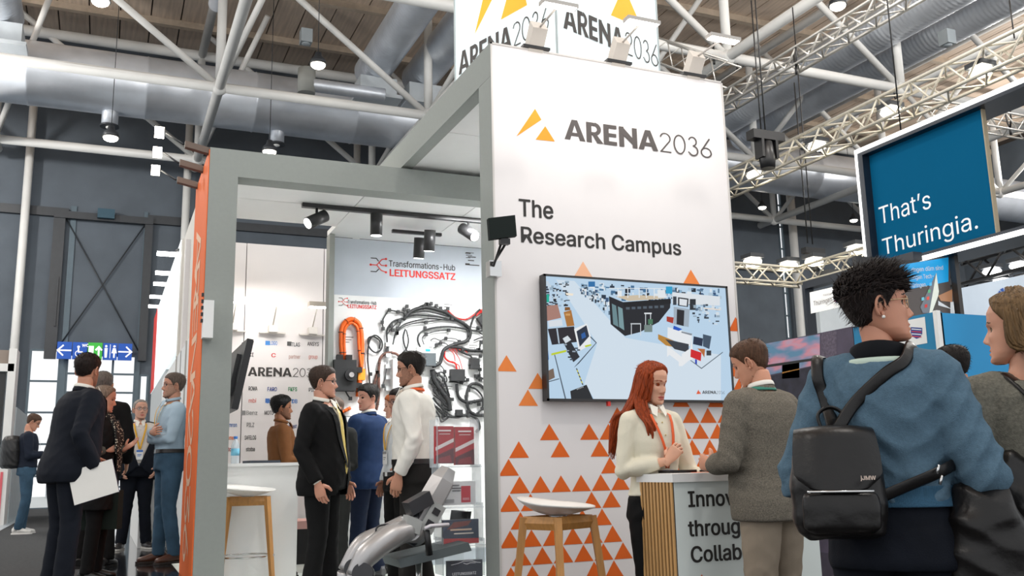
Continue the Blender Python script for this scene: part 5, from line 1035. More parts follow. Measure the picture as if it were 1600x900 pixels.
def head_grid(na, nz, off=None, seed=0):
    v = np.linspace(0, 1, nz); z = -.118+.235*(.5-.5*np.cos(np.pi*(v*.94+.03)))/(.5-.5*np.cos(np.pi*.97)) ; z = np.clip(z, -.118, .117); z[0] = -.118; z[-1] = .117
    def sm(P):
        q = np.interp(z, HPZ, P); 
        for _ in range(2): q[1:-1] = .25*q[:-2]+.5*q[1:-1]+.25*q[2:]
        return q
    W, Fr, B = sm(HPW), sm(HPF), sm(HPB)
    t = np.linspace(-np.pi, np.pi, na, endpoint=False); a = t-.42*np.sin(t)
    A, Z = np.meshgrid(a, z); Wm, Fm, Bm = W[:, None], Fr[:, None], B[:, None]
    yc = (Bm-Fm)/2; hd = (Bm+Fm)/2
    sx, cy = np.sin(A), np.cos(A)
    X = Wm*np.sign(sx)*np.abs(sx)**.92; Y = yc-hd*np.sign(cy)*np.abs(cy)**.92
    if off is None:
        fr = (cy > .25)
        nw = np.interp(Z, [-.05, -.035, 0, .02], [.0165, .0135, .0085, .011]); na_ = np.interp(Z, [-.058, -.050, -.043, -.035, -.02, 0, .02, .035], [0, .004, .020, .0255, .0175, .0085, .004, .001])
        d = na_*np.exp(-(X/nw)**2)
        d += .006*np.exp(-((np.abs(X)-.015)/.006)**2-((Z+.044)/.007)**2)
        d -= .0095*np.exp(-((np.abs(X)-.031)/.015)**2-((Z-.001)/.012)**2)
        d += .004*np.exp(-((Z-.021)/.008)**2)*(np.abs(X) < .055)*np.exp(-(X/.05)**4)
        d += .0045*np.exp(-((np.abs(X)-.042)/.018)**2-((Z+.028)/.016)**2)
        lw = np.exp(-(X/.024)**4)
        d += lw*(.006*np.exp(-((Z+.069)/.005)**2)+.0068*np.exp(-((Z+.082)/.006)**2)-.003*np.exp(-((Z+.0755)/.0022)**2))
        d -= .003*np.exp(-((Z+.093)/.005)**2)*np.exp(-(X/.02)**2); d += .006*np.exp(-((Z+.107)/.01)**2)*np.exp(-(X/.018)**2)
        Y = Y-d*fr
    else:
        o = off(A, Z); nx, ny, nz_ = sx*1.0, -cy*1.0, np.clip((Z-.03)/.09, 0, 1)**1.5
        L = np.sqrt(nx**2+ny**2+nz_**2); k = o/L
        X, Y, Z = X+nx*k*(1-.6*nz_), Y+ny*k*(1-.6*nz_), Z+nz_*k*1.25
    V = np.stack([X, Y, Z], -1).reshape(-1, 3); n = na
    F = [(i*n+j, i*n+(j+1) % n, (i+1)*n+(j+1) % n, (i+1)*n+j) for i in range(nz-1) for j in range(n)]
    o_ = len(V); V = np.vstack([V, V[:n].mean(0), V[-n:].mean(0)+[0, 0, 0]])
    F += [(o_, (j+1) % n, j) for j in range(n)]+[(o_+1, (nz-1)*n+j, (nz-1)*n+(j+1) % n) for j in range(n)]
    return V, F
def rotm(yaw=0, pitch=0, roll=0):
    y, p, r = map(math.radians, (yaw, pitch, roll))
    Rz = np.array([[math.cos(y), -math.sin(y), 0], [math.sin(y), math.cos(y), 0], [0, 0, 1]])
    Rx = np.array([[1, 0, 0], [0, math.cos(p), -math.sin(p)], [0, math.sin(p), math.cos(p)]])   # +pitch looks down
    Ry = np.array([[math.cos(r), 0, math.sin(r)], [0, 1, 0], [-math.sin(r), 0, math.cos(r)]])
    return Rz@Rx@Ry
def nrmz(v): v = np.array(v, float); return v/(np.linalg.norm(v)+1e-9)
def hand(mb, wr, d, n, sg, curl=.35, thumb=.5, s=1.0, mi=0):
    wr = np.array(wr, float); d = nrmz(d); n = np.array(n, float); n = nrmz(n-d*(n@d)); t = sg*np.cross(d, n)
    mb.tube([wr-d*.03*s, wr, wr+d*.03*s, wr+d*.062*s, wr+d*.092*s, wr+d*.102*s], [(.020*s, .026*s), (.019*s, .027*s), (.018*s, .036*s), (.016*s, .042*s), (.013*s, .041*s), (.008*s, .036*s)], 16, up=n, mi=mi)
    cs = curl if isinstance(curl, (list, tuple)) else [curl, curl*1.05, curl*1.1, curl*1.15]
    for off, L, r, c in zip((.030, .0105, -.0095, -.028), (.074, .083, .077, .060), (.0092, .0095, .009, .008), cs):
        p = wr+d*(.088-abs(off-.008)*.25)*s+t*off*s; P = [p]; th = c*.5; R = [r*s]
        for q, (fr_, inc) in enumerate(((.45, c), (.30, c*.8), (.25, 0))):
            dr = d*math.cos(th)+n*math.sin(th)+t*off*1.2; P += [P[-1]+nrmz(dr)*L*fr_*s*.5, P[-1]+nrmz(dr)*L*fr_*s]; th += inc; R += [r*s*(.98-.06*q), r*s*(1.0-.08*q)]
        R[-1] = r*s*.5; mb.tube(P, R, 9, mi=mi)
    b = wr+d*.022*s+t*.026*s+n*.006*s; d1_ = nrmz(d*.55+t*.8+n*thumb*.6); d2_ = nrmz(d*.9+t*.35+n*thumb*.8)
    mb.tube([b, b+d1_*.025*s, b+d1_*.045*s, b+d1_*.045*s+d2_*.02*s, b+d1_*.045*s+d2_*.038*s], [.016*s, .0135*s, .0115*s, .0105*s, .006*s], 10, mi=mi)
def person(nm, label, pos, H, phi, skin='d9a583', sex='m', head=(0, 0, 0), arms=None, legs=None, hair=('short', '2a211c'), top=None, bottom=None, shoes='151515', fat=1.0, lean=0.0, vox=.0115, res=1.0, eyes='6a4a30', lip='b56a5c', beard=None, glasses=None, shoulder=1.0, hand_curl=(.35, .35), group=None, mouth_open=0, hands=(1, 1), earring=False, hair_fn=None, seed=1, hipw=1.0, legk=1.0):
    x, y, zf = pos; k = H/1.75; th0 = math.atan2(-x, y)+math.radians(phi)
    root = thing(nm, label, 'person', (x, y, zf), group); root.rotation_euler = (0, 0, th0)
    ca, sa = math.cos(th0), math.sin(th0)
    def Wd(p): p = np.array(p, float)*k; return np.array([x+ca*p[0]-sa*p[1], y+sa*p[0]+ca*p[1], zf+p[2]])
    T = (TM if sex == 'm' else TF).copy(); shx = (.172 if sex == 'm' else .148)*shoulder
    T[:, 1] *= (1+(shoulder-1)*.8); bw = np.exp(-((T[:, 0]-1.02)/.16)**2); T[:, 2] *= 1+(fat-1)*(.5+bw); T[:, 1] *= 1+(fat-1)*(.3+.6*bw); T[:, 3] -= (fat-1)*.09*bw
    sh = lambda P: np.array([P[0], P[1]-lean*max(0, P[2]-.95), P[2]])
    def tsec(z0, z1, inf, flare=0.0):
        zs = sorted(set([z0, z1]+[q for q in np.linspace(z0, z1, 12)])); out = []
        for z in zs:
            a, b, yc = (np.interp(z, T[:, 0], T[:, c]) for c in (1, 2, 3)); fl = flare*max(0, (1.0-z))
            out.append((tuple(sh((0, yc, z))), a+inf+fl, b+inf+fl*.8, 2.3))
        return out
    def front(xx, z, inf=.0):
        a, b, yc = (np.interp(z, T[:, 0], T[:, c]) for c in (1, 2, 3)); a += inf; b += inf
        return yc-b*max(0, 1-(abs(xx)/a)**2.3)**(1/2.3)-lean*max(0, z-.95)
    A = {}
    for s_, key in ((1, 'L'), (-1, 'R')):
        d_ = (arms or {}).get(key) or {}
        el = np.array(d_.get('el', (s_*(shx+.055), .03, 1.14)), float); wr = np.array(d_.get('wr', (s_*(shx+.05), -.045, .885)), float)
        so = sh(np.array([s_*shx, .012, 1.405])); hd = d_.get('d', wr-el); hn = d_.get('n', (-s_, 0, 0)); A[key] = (so, sh(el) if lean else el, sh(wr) if lean else wr, hd, hn, d_.get('curl', .35), d_.get('thumb', .5))
    LG = {}
    for s_, key in ((1, 'L'), (-1, 'R')):
        d_ = (legs or {}).get(key) or {}
        LG[key] = (np.array([s_*.088*hipw, .005, .90]), np.array(d_.get('kn', (s_*.098*hipw, -.015, .50)), float), np.array(d_.get('an', (s_*.105, .02, .085)), float), d_.get('toe', s_*12))
    def arm_tubes(mb, inf, cuff=None, end=1.0):
        for key in 'LR':
            so, el, wr = A[key][:3]; s_ = 1 if key == 'L' else -1
            w2 = el+(wr-el)*end
            mb.tube([sh((s_*.05, .014, 1.43)), sh((s_*shx*.6, .014, 1.425)), so, so*.96+el*.04-[0, 0, .01]], [.048+inf*.5, .050+inf, .056+inf, .055+inf], 14)
            mb.tube([so, so*.7+el*.3, so*.35+el*.65, el, el*.65+w2*.35, el*.3+w2*.7, w2], [.056+inf, .053+inf, .047+inf, .043+inf, .043+inf, .037+inf, (.029+inf) if cuff is None else cuff], 14)
            mb.ball(so, .055+inf, 12, 8); mb.ball(el, .043+inf, 10, 8)
    def leg_tubes(mb, inf, cuff):
        for key in 'LR':
            hp, kn, an, _ = LG[key]
            mb.tube([hp+[0, 0, .06], hp, hp*.6+kn*.4, kn+[0, 0, .05], kn, kn*.6+an*.4, an*.85+kn*.15, an-[0, 0, .02]], [(.085+inf)*1.0, .088+inf, .080+inf, .062+inf, .058+inf, .056+inf*.9, max(.042+inf, cuff), cuff], 16)
    # --- body
    mb = MB(); mb.loft(tsec(.88, 1.48, -.016), 24); leg_tubes(mb, -.012, .036)
    for key in 'LR':
        s_ = 1 if key == 'L' else -1; so, el, wr = A[key][:3]; mb.tube([so, so*.5+el*.5, el, el*.5+wr*.5, wr], [.045, .038, .034, .035, .026], 12); mb.tube([sh((s_*.03, .012, 1.43)), so], .042, 12)
    nk = sh(np.array([0, .014, 1.46])); hb_ = sh(np.array([0, .0, 1.635])); RH = rotm(*head); piv = sh(np.array([0, .02, 1.535])); hc = piv+RH@(np.array([0, -.012, .102]))
    nr = .058 if sex == 'm' else .048
    mb.tube([sh(np.array([0, .02, 1.38])), nk, piv+[0, 0, 0], hc+RH@np.array([0, .022, -.05])], [nr*1.15, nr*1.08, nr*.98, nr*.93], 18)
    V, N, F = remesh(mb, .012, 5); B = MB(); m_sk = mat('skin_'+skin, srgb('#'+skin), .48, var=.09, scale=9, bump=.04, bscale=180, spec=.4); m_sk.node_tree.nodes['Principled BSDF'].inputs['Subsurface Weight'].default_value = .06
    B.add(V, F, 0, True)
    for key, sg in (('R', 1), ('L', -1)):
        so, el, wr, hd, hn, cu, tm = A[key]
        hand(B, wr, hd, hn, sg, cu, tm, 1.0 if sex == 'm' else .92)
    na, nz = (112, 90) if res > 1.2 else ((80, 64) if res > .8 else (56, 44))
    HV, HF = head_grid(na, nz); hl = []
    for f in HF:
        c = HV[list(f)].mean(0); u_ = abs(c[0])/.0245; l_ = 0
        zt = -.0645-.004*u_**2+(.0015 if u_ > .15 and u_ < .45 else 0); zb_ = -.0885+.011*u_**2
        if u_ < 1 and zb_ < c[2] < zt and c[1] < -.06: l_ = 1
        elif beard and c[1] < .02 and (c[2] < -.052 or (abs(c[0]) > .052 and c[2] < .0)) and not (c[1] < -.07 and abs(c[0]) < .03 and -.09 < c[2] < -.063) and c[2] > -.117: l_ = 2
        elif abs(c[0]) < .052 and abs(c[0]) > .013 and c[1] < -.05 and abs(c[2]-(.0225+.004*math.sin((abs(c[0])-.013)/.039*math.pi))) < .0042-.0022*abs(c[0])/.052: l_ = 3
        hl.append(l_)
    TV = lambda P: (RH@np.array(P).T).T+hc
    o = len(B.v); B.v += [tuple(p) for p in TV(HV)]; B.f += [tuple(i+o for i in f) for f in HF]; B.m += [(0, 1, 2, 3)[l] for l in hl]; B.sm += [True]*len(HF)
    for s_ in (1, -1):
        e = np.array([s_*.031, -.0585, .0]); B.ball(TV([e])[0], .0122, 14, 10, mi=4, R=RH)
        g = RH@nrmz((s_*.05, -1, -.08)); ec = TV([e])[0]; B.tube([ec+g*.0108, ec+g*.0124], [.0056, .0050], 12, mi=5); B.tube([ec+g*.0120, ec+g*.0127], [.0026, .0022], 10, mi=6)
        # upper lid
        lv = []; 
        for i in range(5):
            el_ = math.radians(90-i*17.5)
            for j in range(13): az = math.radians(-90+j*15); lv.append(e+np.array([.0134*math.cos(el_)*math.sin(az), -.0134*math.cos(el_)*math.cos(az), .0134*math.sin(el_)]))
        B.add(TV(lv), [(i*13+j, (i+1)*13+j, (i+1)*13+j+1, i*13+j+1) for i in range(4) for j in range(12)], 0, True)
        lash = [e+np.array([.0137*math.cos(math.radians(19))*math.sin(q), -.0137*math.cos(math.radians(19))*math.cos(q), .0137*math.sin(math.radians(19))]) for q in np.radians(np.arange(-70, 71, 14))]; B.tube(TV(lash), .0008, 5, mi=3, caps=False)
        # ear: bowl and rim
        eo = np.array([s_*.0735, .012, -.010]); Re = rotm(yaw=-s_*20, roll=s_*8)
        B.ball(TV([eo])[0], (.0065, .0155, .029), 12, 8, mi=0, R=RH@Re)
        rim = [eo+Re@np.array([s_*.0075, .0165*math.cos(q)+.001, .030*math.sin(q)]) for q in np.radians(np.arange(-80, 215, 18))]; B.tube(TV(rim), [.003]+[.0042]*(len(rim)-2)+[.003], 7, mi=0)
        B.tube(TV([eo+[s_*.004, -.004, .012], eo+[s_*.007, .006, -.006]]), .0035, 7, mi=0); B.ball(TV([eo+[s_*.004, -.006, -.026]])[0], (.005, .006, .008), 8, 6, mi=0, R=RH)
    hcol = hair[1]; m_hr = mat('hair_'+hcol, srgb('#'+hcol), .5, var=.4, scale=5, stretch=(26, 26, 3), bump=.5, bscale=9, spec=.2)
    m_brow = mat('brow_'+hcol, tuple(c*.8 for c in srgb('#'+hcol)), .7); m_beard = mat('beard_'+(beard or hcol)+skin, tuple(.45*a+.55*b for a, b in zip(srgb('#'+(beard or hcol)), srgb('#'+skin))), .8, var=.3, scale=200)
    B.v = [tuple(np.array(p)*k) for p in B.v]
    body = B.build('body', [m_sk, mat('lip_'+lip, srgb('#'+lip), .45, var=.05), m_beard, m_brow, hexm('e6e0d8', rough=.2), mat('iris_'+eyes, srgb('#'+eyes), .2), m_black], root, local=True)
    def put(mb_, name, m, sub=None, lab=None):
        if not mb_.v: return
        mb_.v = [tuple(np.array(p)*k) for p in mb_.v]; return mb_.build(name, m, sub or root, local=True, label=lab)
    # --- hair
    style = hair[0]; sd = seed*3.1
    if style != 'none':
        lim = dict(short=[.066, .060, .040, -.012, .0, -.045, -.062], high=[.082, .078, .05, -.005, .01, -.03, -.05], bald=[.3, .3, .055, .0, .02, -.02, -.05], spiky=[.056, .052, .032, -.014, -.012, -.055, -.075], long=[.090, .082, .052, .015, -.05, -.09, -.1], tied=[.068, .064, .045, .0, .0, -.04, -.07])[style]
        thick = dict(short=.011, high=.011, bald=.005, spiky=.026, long=.016, tied=.012)[style]*(hair[2] if len(hair) > 2 else 1)
        def off(A_, Z_):
            ad = np.degrees(np.abs(A_)); zl = np.interp(ad, [0, 38, 60, 80, 104, 125, 180], lim)
            m_ = np.clip((Z_-zl+.004)/.016, 0, 1); m_ = m_*m_*(3-2*m_); tp = np.clip(Z_/.1, 0, 1)
            nsy = .5*np.sin(A_*37+Z_*90+sd)+.5*np.sin(A_*61-Z_*70+2*sd)*np.sin(Z_*60+sd)+.5*np.sin(A_*9+Z_*30+sd)
            t_ = thick*(.55+.75*tp**1.2)*(1+.16*nsy)
            return -.004*(1-m_)+t_*m_
        hv, hf = head_grid(int(na*1.2), int(nz*1.1), off); h = MB(); h.add(TV(hv), hf, 0, True)
        if style in ('spiky', 'short', 'high', 'tied', 'long') and res > .8:
            nst = dict(spiky=1500, short=900, high=700, tied=700, long=500)[style]
            ra = np.random.default_rng(seed)
            n_ = int(na*1.2); cand = [i for i in range(len(hv)-2)]
            # strand tufts over the shell
            hv0, _ = head_grid(int(na*1.2), int(nz*1.1), lambda A_, Z_: 0*A_)
            dd = np.linalg.norm(hv-hv0, axis=1); ok = [i for i in cand if dd[i] > thick*.35]
            for i in ra.choice(ok, nst):
                p = hv[i]; nn_ = nrmz(hv[i]-hv0[i]+np.array([0, 0, 1e-5])); fall = nrmz(np.array([ra.normal()*.35, .55 if style != 'spiky' else ra.normal()*.5, -.75 if p[2] < .07 else .1])+(np.array([0, -.9, 0]) if style == 'spiky' and p[2] > .05 else 0))
                L_ = ra.uniform(.012, .024)*(1.35 if style == 'spiky' else .9); up_ = 1.0 if style == 'spiky' and p[2] > .03 else .16
                q1 = p+(fall*.6+nn_*up_*.7)*L_*.6; q2 = p+(fall+nn_*up_)*L_
                tg = np.cross(nn_, fall); tg = nrmz(tg)*.0016
                P = TV([p-nn_*.003-tg, p-nn_*.003+tg, q1+tg*.8, q1-tg*.8, q2]); h.add(P, [(0, 1, 2, 3), (3, 2, 4)], 0, True)
        ho = put(h, 'hair', m_hr)
    if hair_fn:
        h = MB(); hair_fn(h, TV, np.random.default_rng(seed)); put(h, 'long_hair', m_hr)
    if earring:
        h = MB(); h.ball(TV([(-.079, .006, -.046)])[0], .0055, 10, 8); h.ball(TV([(.079, .006, -.046)])[0], .0055, 10, 8); put(h, 'earring', hexm('f0ece4', rough=.2))
    if glasses:
        h = MB()
        for s_ in (1, -1):
            rim = [(s_*.032+.0255*math.cos(q)*(1 if abs(math.cos(q)) < .9 else 1), -.0885-.001*0+.010*((s_*.032+.0255*math.cos(q))/.06)**2, .0+.0195*math.sin(q)) for q in np.linspace(0, 2*math.pi, 22)]
            h.tube(TV(rim), .0017 if glasses != 'd8b48a' else .0012, 6, caps=False); h.tube(TV([(s_*.058, -.081, .006), (s_*.073, -.05, .006), (s_*.079, .0, .004), (s_*.081, .02, -.008)]), .0017, 6)
        h.tube(TV([(-.007, -.0935, .003), (0, -.096, .005), (.007, -.0935, .003)]), .0015, 6); put(h, 'glasses', hexm(glasses, rough=.25))
        h = MB()
        for s_ in (1, -1): h.add(TV([(s_*.032+.024*math.cos(q), -.0885+.010*((s_*.032+.0255*math.cos(q))/.06)**2, .018*math.sin(q)) for q in np.linspace(0, 6.0, 16)]), [tuple(range(16))])
        put(h, 'lens', mat('lens_glass', (.9, .95, 1), .05, var=0, alpha=.10, spec=.7))
    # --- trousers
    if bottom:
        mb = MB(); mb.loft(tsec(.84, bottom.get('waist', 1.0), bottom.get('inf', .006)), 24); leg_tubes(mb, bottom.get('inf', .008), bottom.get('cuff', .062))
        V, N, F = remesh(mb, vox, 4); jn = [(LG[q][1], .10) for q in 'LR']+[(LG[q][2]+[0, 0, .06], .09) for q in 'LR']+[(LG[q][0]-[0, .06, .03], .09) for q in 'LR']
        V = wrinkle(V, N, bottom.get('amp', .0045), seed+2, jn, .25); h = MB(); h.add(V, F, 0, True); put(h, 'trousers', bottom['m'])
        if bottom.get('belt'):
            z = bottom.get('waist', 1.0)-.012; h = MB(); h.loft([s__ for s__ in tsec(z-.018, z+.018, bottom.get('inf', .006)+.004)], 28); put(h, 'belt', hexm(bottom['belt'], rough=.4))
            h = MB(); yf = front(0, z, .014); h.box((-.022, yf-.004, z-.018), (.022, yf+.004, z+.018)); put(h, 'buckle', m_chrome)
    # --- shoes
    for key in 'LR':
        hp, kn, an, toe = LG[key]; q = math.radians(toe); R2 = np.array([[math.cos(q), -math.sin(q), 0], [math.sin(q), math.cos(q), 0], [0, 0, 1]])
        bx = np.array([an[0], an[1], 0.0]); P = [bx+R2@np.array(p) for p in ((0, .075, .05), (0, .06, .052), (0, .0, .056), (0, -.06, .046), (0, -.12, .036), (0, -.165, .032), (0, -.185, .028))]
        h = MB(); h.tube(P, [(.030, .026), (.044, .034), (.050, .037), (.040, .043), (.031, .047), (.026, .038), (.014, .018)], 18, up=(0, 0, 1)); h.tube([bx+R2@np.array([0, .02, .05]), bx+R2@np.array([0, .025, .11])], [.042, .038], 14)
        h.v = [(p[0], p[1], max(p[2], .012)) for p in h.v]; sh_ = put(h, 'shoe', hexm(shoes if isinstance(shoes, str) else shoes[0], rough=.35, var=.08))
        h = MB(); out = [(-.030, .082), (.030, .082), (.038, .02), (.040, -.06), (.050, -.12), (.040, -.17), (.015, -.195), (-.015, -.195), (-.040, -.17), (-.050, -.12), (-.040, -.06), (-.038, .02)]
        h.poly([bx+R2@np.array([a_, b_, 0]) for a_, b_ in out], (0, 0, .02)); put(h, 'sole', hexm('101010' if isinstance(shoes, str) else shoes[1]), sh_)
    # --- tops
    tp = top or []
    for g in tp:
        ty = g['t']; inf = g.get('inf', .008); z0 = g.get('z0', .95)
        if ty in ('shirt', 'sweater', 'jacket', 'vest'):
            mb = MB(); mb.loft(tsec(z0, 1.455 if ty != 'jacket' else 1.47, inf, g.get('flare', 0)), 26)
            if ty != 'vest': arm_tubes(mb, g.get('arm', inf), g.get('cuff'), g.get('end', 1.0))
            V, N, F = remesh(mb, g.get('vox', vox), g.get('sm', 3))
            jn = [(A[q][1], .10) for q in 'LR']+[(A[q][0]-[0, 0, .08], .08) for q in 'LR']+[((0, -.1, z0+.06), .12), ((0, .1, z0+.08), .12)]
            V = wrinkle(V, N, g.get('amp', .004), seed+5, jn, .4)
            if g.get('open'):
                zc, wt, wb = g['open']       # opening from the collar down to zc, width at the top, width at bottom hem
                X_, Y_, Z_ = V.T; lim_ = np.where(Z_ > zc, wt*np.clip((Z_-zc)/(1.46-zc), 0, 1), wb*np.clip((zc-Z_)/(zc-z0+1e-6), 0, 1)) ; drop = (np.abs(X_) < lim_+.002) & (Y_+lean*np.maximum(0, Z_-.95) < 0) & (np.linalg.norm(V[:, :2], axis=1) < .3)
                armd = np.ones(len(V), bool)
                for q in 'LR':
                    for t_ in np.linspace(.15, 1, 9): armd &= ((V-(A[q][1]*(1-t_)+A[q][2]*t_))**2).sum(1) > .065**2
                drop &= armd; F = [f for f in F if not any(drop[i] for i in f)]
            h = MB(); h.add(V, F, 0, True); go = put(h, g.get('n', ty if ty != 'vest' else 'waistcoat'), g['m'])
            if ty == 'jacket' and g.get('open'):
                zc, wt, wb = g['open']
                for s_ in (1, -1):       # lapels
                    h = MB(); pts = []; zs = np.linspace(zc, 1.44, 9)
                    for i, z in enumerate(zs):
                        xi = wt*(z-zc)/(1.46-zc); lw_ = .05*math.sin(min(1, i/7+.12)*math.pi*.62)+.006; a_, c_ = s_*xi, s_*(xi+lw_)
                        pts.append(((a_, front(a_, z, inf)-.006, z), (c_, front(c_, z, inf)-.010, z-.004)))
                    vs = [p for pr_ in pts for p in pr_]; h.add(vs, [(2*i, 2*i+1, 2*i+3, 2*i+2) for i in range(len(pts)-1)]); h.add([(p[0], p[1]+.006, p[2]) for p in vs], [(2*i, 2*i+2, 2*i+3, 2*i+1) for i in range(len(pts)-1)]); put(h, 'lapel', g['m'], go)
            if ty == 'jacket':
                h = MB(); ring = [(.072*math.sin(q), .014+.066*math.cos(q)-lean*.5, 1.475+.018*math.cos(q)) for q in np.radians(np.arange(-125, 126, 12))]; h.tube(ring, [(.020, .008)]*len(ring), 8, up=(0, 0, 1)); put(h, 'collar', g['m'], go)
            if g.get('collar'):
                h = MB(); rr_ = nr+.007; ring = [(rr_*math.sin(q), .012-rr_*math.cos(q)*1.05-lean*.52, 1.492+.014*(1-math.cos(q))) for q in np.radians(np.arange(18, 343, 12))]
                h.tube(ring, [(.014, .004)]*len(ring), 8, up=(0, .15, 1))
                for s_ in (1, -1): h.poly([(s_*.006, front(0, 1.44)-.012, 1.485), (s_*.048, front(.04, 1.46)-.004, 1.505), (s_*.052, front(.05, 1.44, .012)-.012, 1.448), (s_*.030, front(.03, 1.42, .012)-.014, 1.428)], (0, .004, 0))
                put(h, 'collar', g['collar'], go)
            if g.get('buttons'):
                h = MB(); 
                for z in np.arange(z0+.05, 1.43, .075): h.ball((0, front(0, z, inf)-.003, z), (.005, .003, .005), 8, 5)
                put(h, 'button', g['buttons'], go)
            if g.get('rib'):
                h = MB(); h.loft(tsec(z0-.01, z0+.05, inf+.004), 40); put(h, 'hem_band', g['rib'], go)
            if g.get('turn'):    # rolled cuff
                h = MB()
                for q in 'LR':
                    el, wr = A[q][1], A[q][2]; e_ = g.get('end', 1.0); c_ = el+(wr-el)*e_; d_ = nrmz(wr-el); h.tube([c_-d_*.045, c_-d_*.04, c_, c_+d_*.004], [g['turn'][0]-.004, g['turn'][0], g['turn'][0], g['turn'][0]-.005], 18)
                put(h, 'cuff', g['turn'][1], go)
        elif ty == 'tie':
            h = MB(); zs = np.linspace(1.455, g.get('zb', 1.02), 10)
            L_ = []; 
            for i, z in enumerate(zs): w_ = .016 if i == 0 else .020+.022*i/9; y_ = front(0, z, .014)-.007; L_.append(((-w_, y_+.003, z), (0, y_-.003, z), (w_, y_+.003, z)))
            vs = [p for r_ in L_ for p in r_]+[(0, front(0, zs[-1], .012)-.008, zs[-1]-.05)]
            h.add(vs, [(3*i+j, 3*i+3+j, 3*i+4+j, 3*i+1+j) for i in range(9) for j in (0, 1)]+[(27, 30, 28), (28, 30, 29)]); h.box((-.018, front(0, 1.46, .014)-.016, 1.435), (.018, front(0, 1.46, .014)+.0, 1.47)); put(h, 'tie', g['m'])
        elif ty == 'lanyard':
            h = MB(); zb_ = g.get('zb', 1.14); inf_ = g.get('inf', .02)
            for s_ in (1, -1):
                pts = [(s_*.055, .055, 1.485), (s_*.072, .0, 1.475), (s_*.066, front(.07, 1.43, inf_)-.004, 1.44)]+[(s_*(.066*(1-t_)+.004), front(.066*(1-t_), 1.44*(1-t_)+zb_*t_, inf_)-.005, 1.44*(1-t_)+zb_*t_) for t_ in np.linspace(.15, 1, 8)]
                pts = [(p[0], p[1]-(lean*.5 if i < 2 else 0), p[2]) for i, p in enumerate(pts)]
                h.tube(pts, [(.0095, .0016)]*len(pts), 6, up=(1, 0, 0))
            h.tube([(-.055, .055, 1.485), (0, .078, 1.49), (.055, .055, 1.485)], [(.0016, .0095)]*3, 6, up=(0, 1, 0)); lo = put(h, 'lanyard', g['m'])
            if g.get('badge', True):
                y_ = front(0, zb_-.05, inf_)-.014; h = MB(); h.box((-.038, y_, zb_-.125), (.038, y_+.004, zb_-.01)); put(h, 'badge', m_white, lo); h = MB(); h.box((-.036, y_-.001, zb_-.035), (.036, y_, zb_-.012)); h.box((-.025, y_-.001, zb_-.07), (.022, y_, zb_-.062)); h.box((-.025, y_-.001, zb_-.085), (.01, y_, zb_-.079)); put(h, 'badge_print', hexm(g.get('bc', '3a6fc0')), lo)
        elif ty == 'collarband':   # lanyard seen round the collar only
            h = MB(); ring = [(.078*math.sin(q), .016-.072*math.cos(q)-lean*.5, 1.487-.03*max(0, math.cos(q))) for q in np.radians(np.arange(40, 321, 14))]; h.tube(ring, [(.011, .002)]*len(ring), 6, up=(0, .2, 1)); put(h, 'lanyard', g['m'])
        elif ty == 'scarf':
            mb = MB(); ring = [(.085*math.sin(q), .0-.085*math.cos(q), 1.46) for q in np.linspace(0, 2*math.pi, 20)]; mb.tube(ring, [(.035, .03)]*20, 10, up=(0, 0, 1)); mb.tube([(.04, front(.04, 1.42, .03), 1.43), (.06, front(.06, 1.3, .03)-.01, 1.3), (.05, front(.05, 1.15, .03)-.02, 1.15), (.055, front(.05, 1.0, .03)-.02, .96)], [(.03, .045), (.024, .05), (.022, .055), (.016, .06)], 12, up=(0, -1, 0)); mb.tube([(-.04, front(.04, 1.42, .03), 1.43), (-.055, front(.06, 1.3, .03)-.01, 1.3), (-.05, front(.05, 1.2, .03)-.02, 1.12)], [(.03, .045), (.024, .05), (.018, .055)], 12, up=(0, -1, 0))
            V, N, F = remesh(mb, .01, 3); V = wrinkle(V, N, .007, seed, (), .9); h = MB(); h.add(V, F, 0, True); put(h, 'scarf', g['m'])
    for key in 'LR':    # watch or cuffs
        pass
    return root, Wd, dict(A=A, LG=LG, TV=TV, front=front, k=k, hc=hc, put=put, T=T, tsec=tsec, rot=(ca, sa))
def fab(h, var=.08, bump=.15, bs=350, rough=.85, scale=8): return mat('fabric_'+h+str(var)+str(bs), srgb('#'+h), rough, var=var, scale=scale, bump=bump, bscale=bs, spec=.25)
navy, blk, blueS, whiteS, paleb = fab('10151f'), fab('0b0b0c'), fab('142a4c'), fab('e6e3da', .03, .08, 120, .7), fab('a9bfce', .04, .08, 120, .7)
jeanL = mat('jeans_light', srgb('#3b5468'), .85, var=.25, scale=7, bump=.2, bscale=250, spec=.2); jeanD = mat('jeans_dark', srgb('#0e121b'), .85, var=.25, scale=7, bump=.2, bscale=250, spec=.2)
tweed = mat('tweed', srgb('#6e685e'), .95, var=.35, scale=170, bump=.4, bscale=260, spec=.15); chino = fab('8f8272', .08); knitB = mat('knit_blue', srgb('#526a7b'), .95, var=.10, scale=120, bump=.35, bscale=320, spec=.15)
knitG = mat('knit_grey', srgb('#6f6c62'), .95, var=.25, scale=120, bump=.35, bscale=300, spec=.15); cream = fab('ded8c4', .03, .25, 260, .85); brownS = fab('6b4424', .12); greyT = fab('2b2d2c', .1); scarfM = mat('scarf_dots', srgb('#0c0c0c'), .9, var=0)
_nt = scarfM.node_tree; _v = _nt.nodes.new('ShaderNodeTexVoronoi'); _v.inputs['Scale'].default_value = 55; _rp = _nt.nodes.new('ShaderNodeValToRGB'); _rp.color_ramp.elements[0].color = (.6, .57, .45, 1); _rp.color_ramp.elements[1].color = (.01, .01, .01, 1); _rp.color_ramp.elements[0].position = .28; _rp.color_ramp.elements[1].position = .34
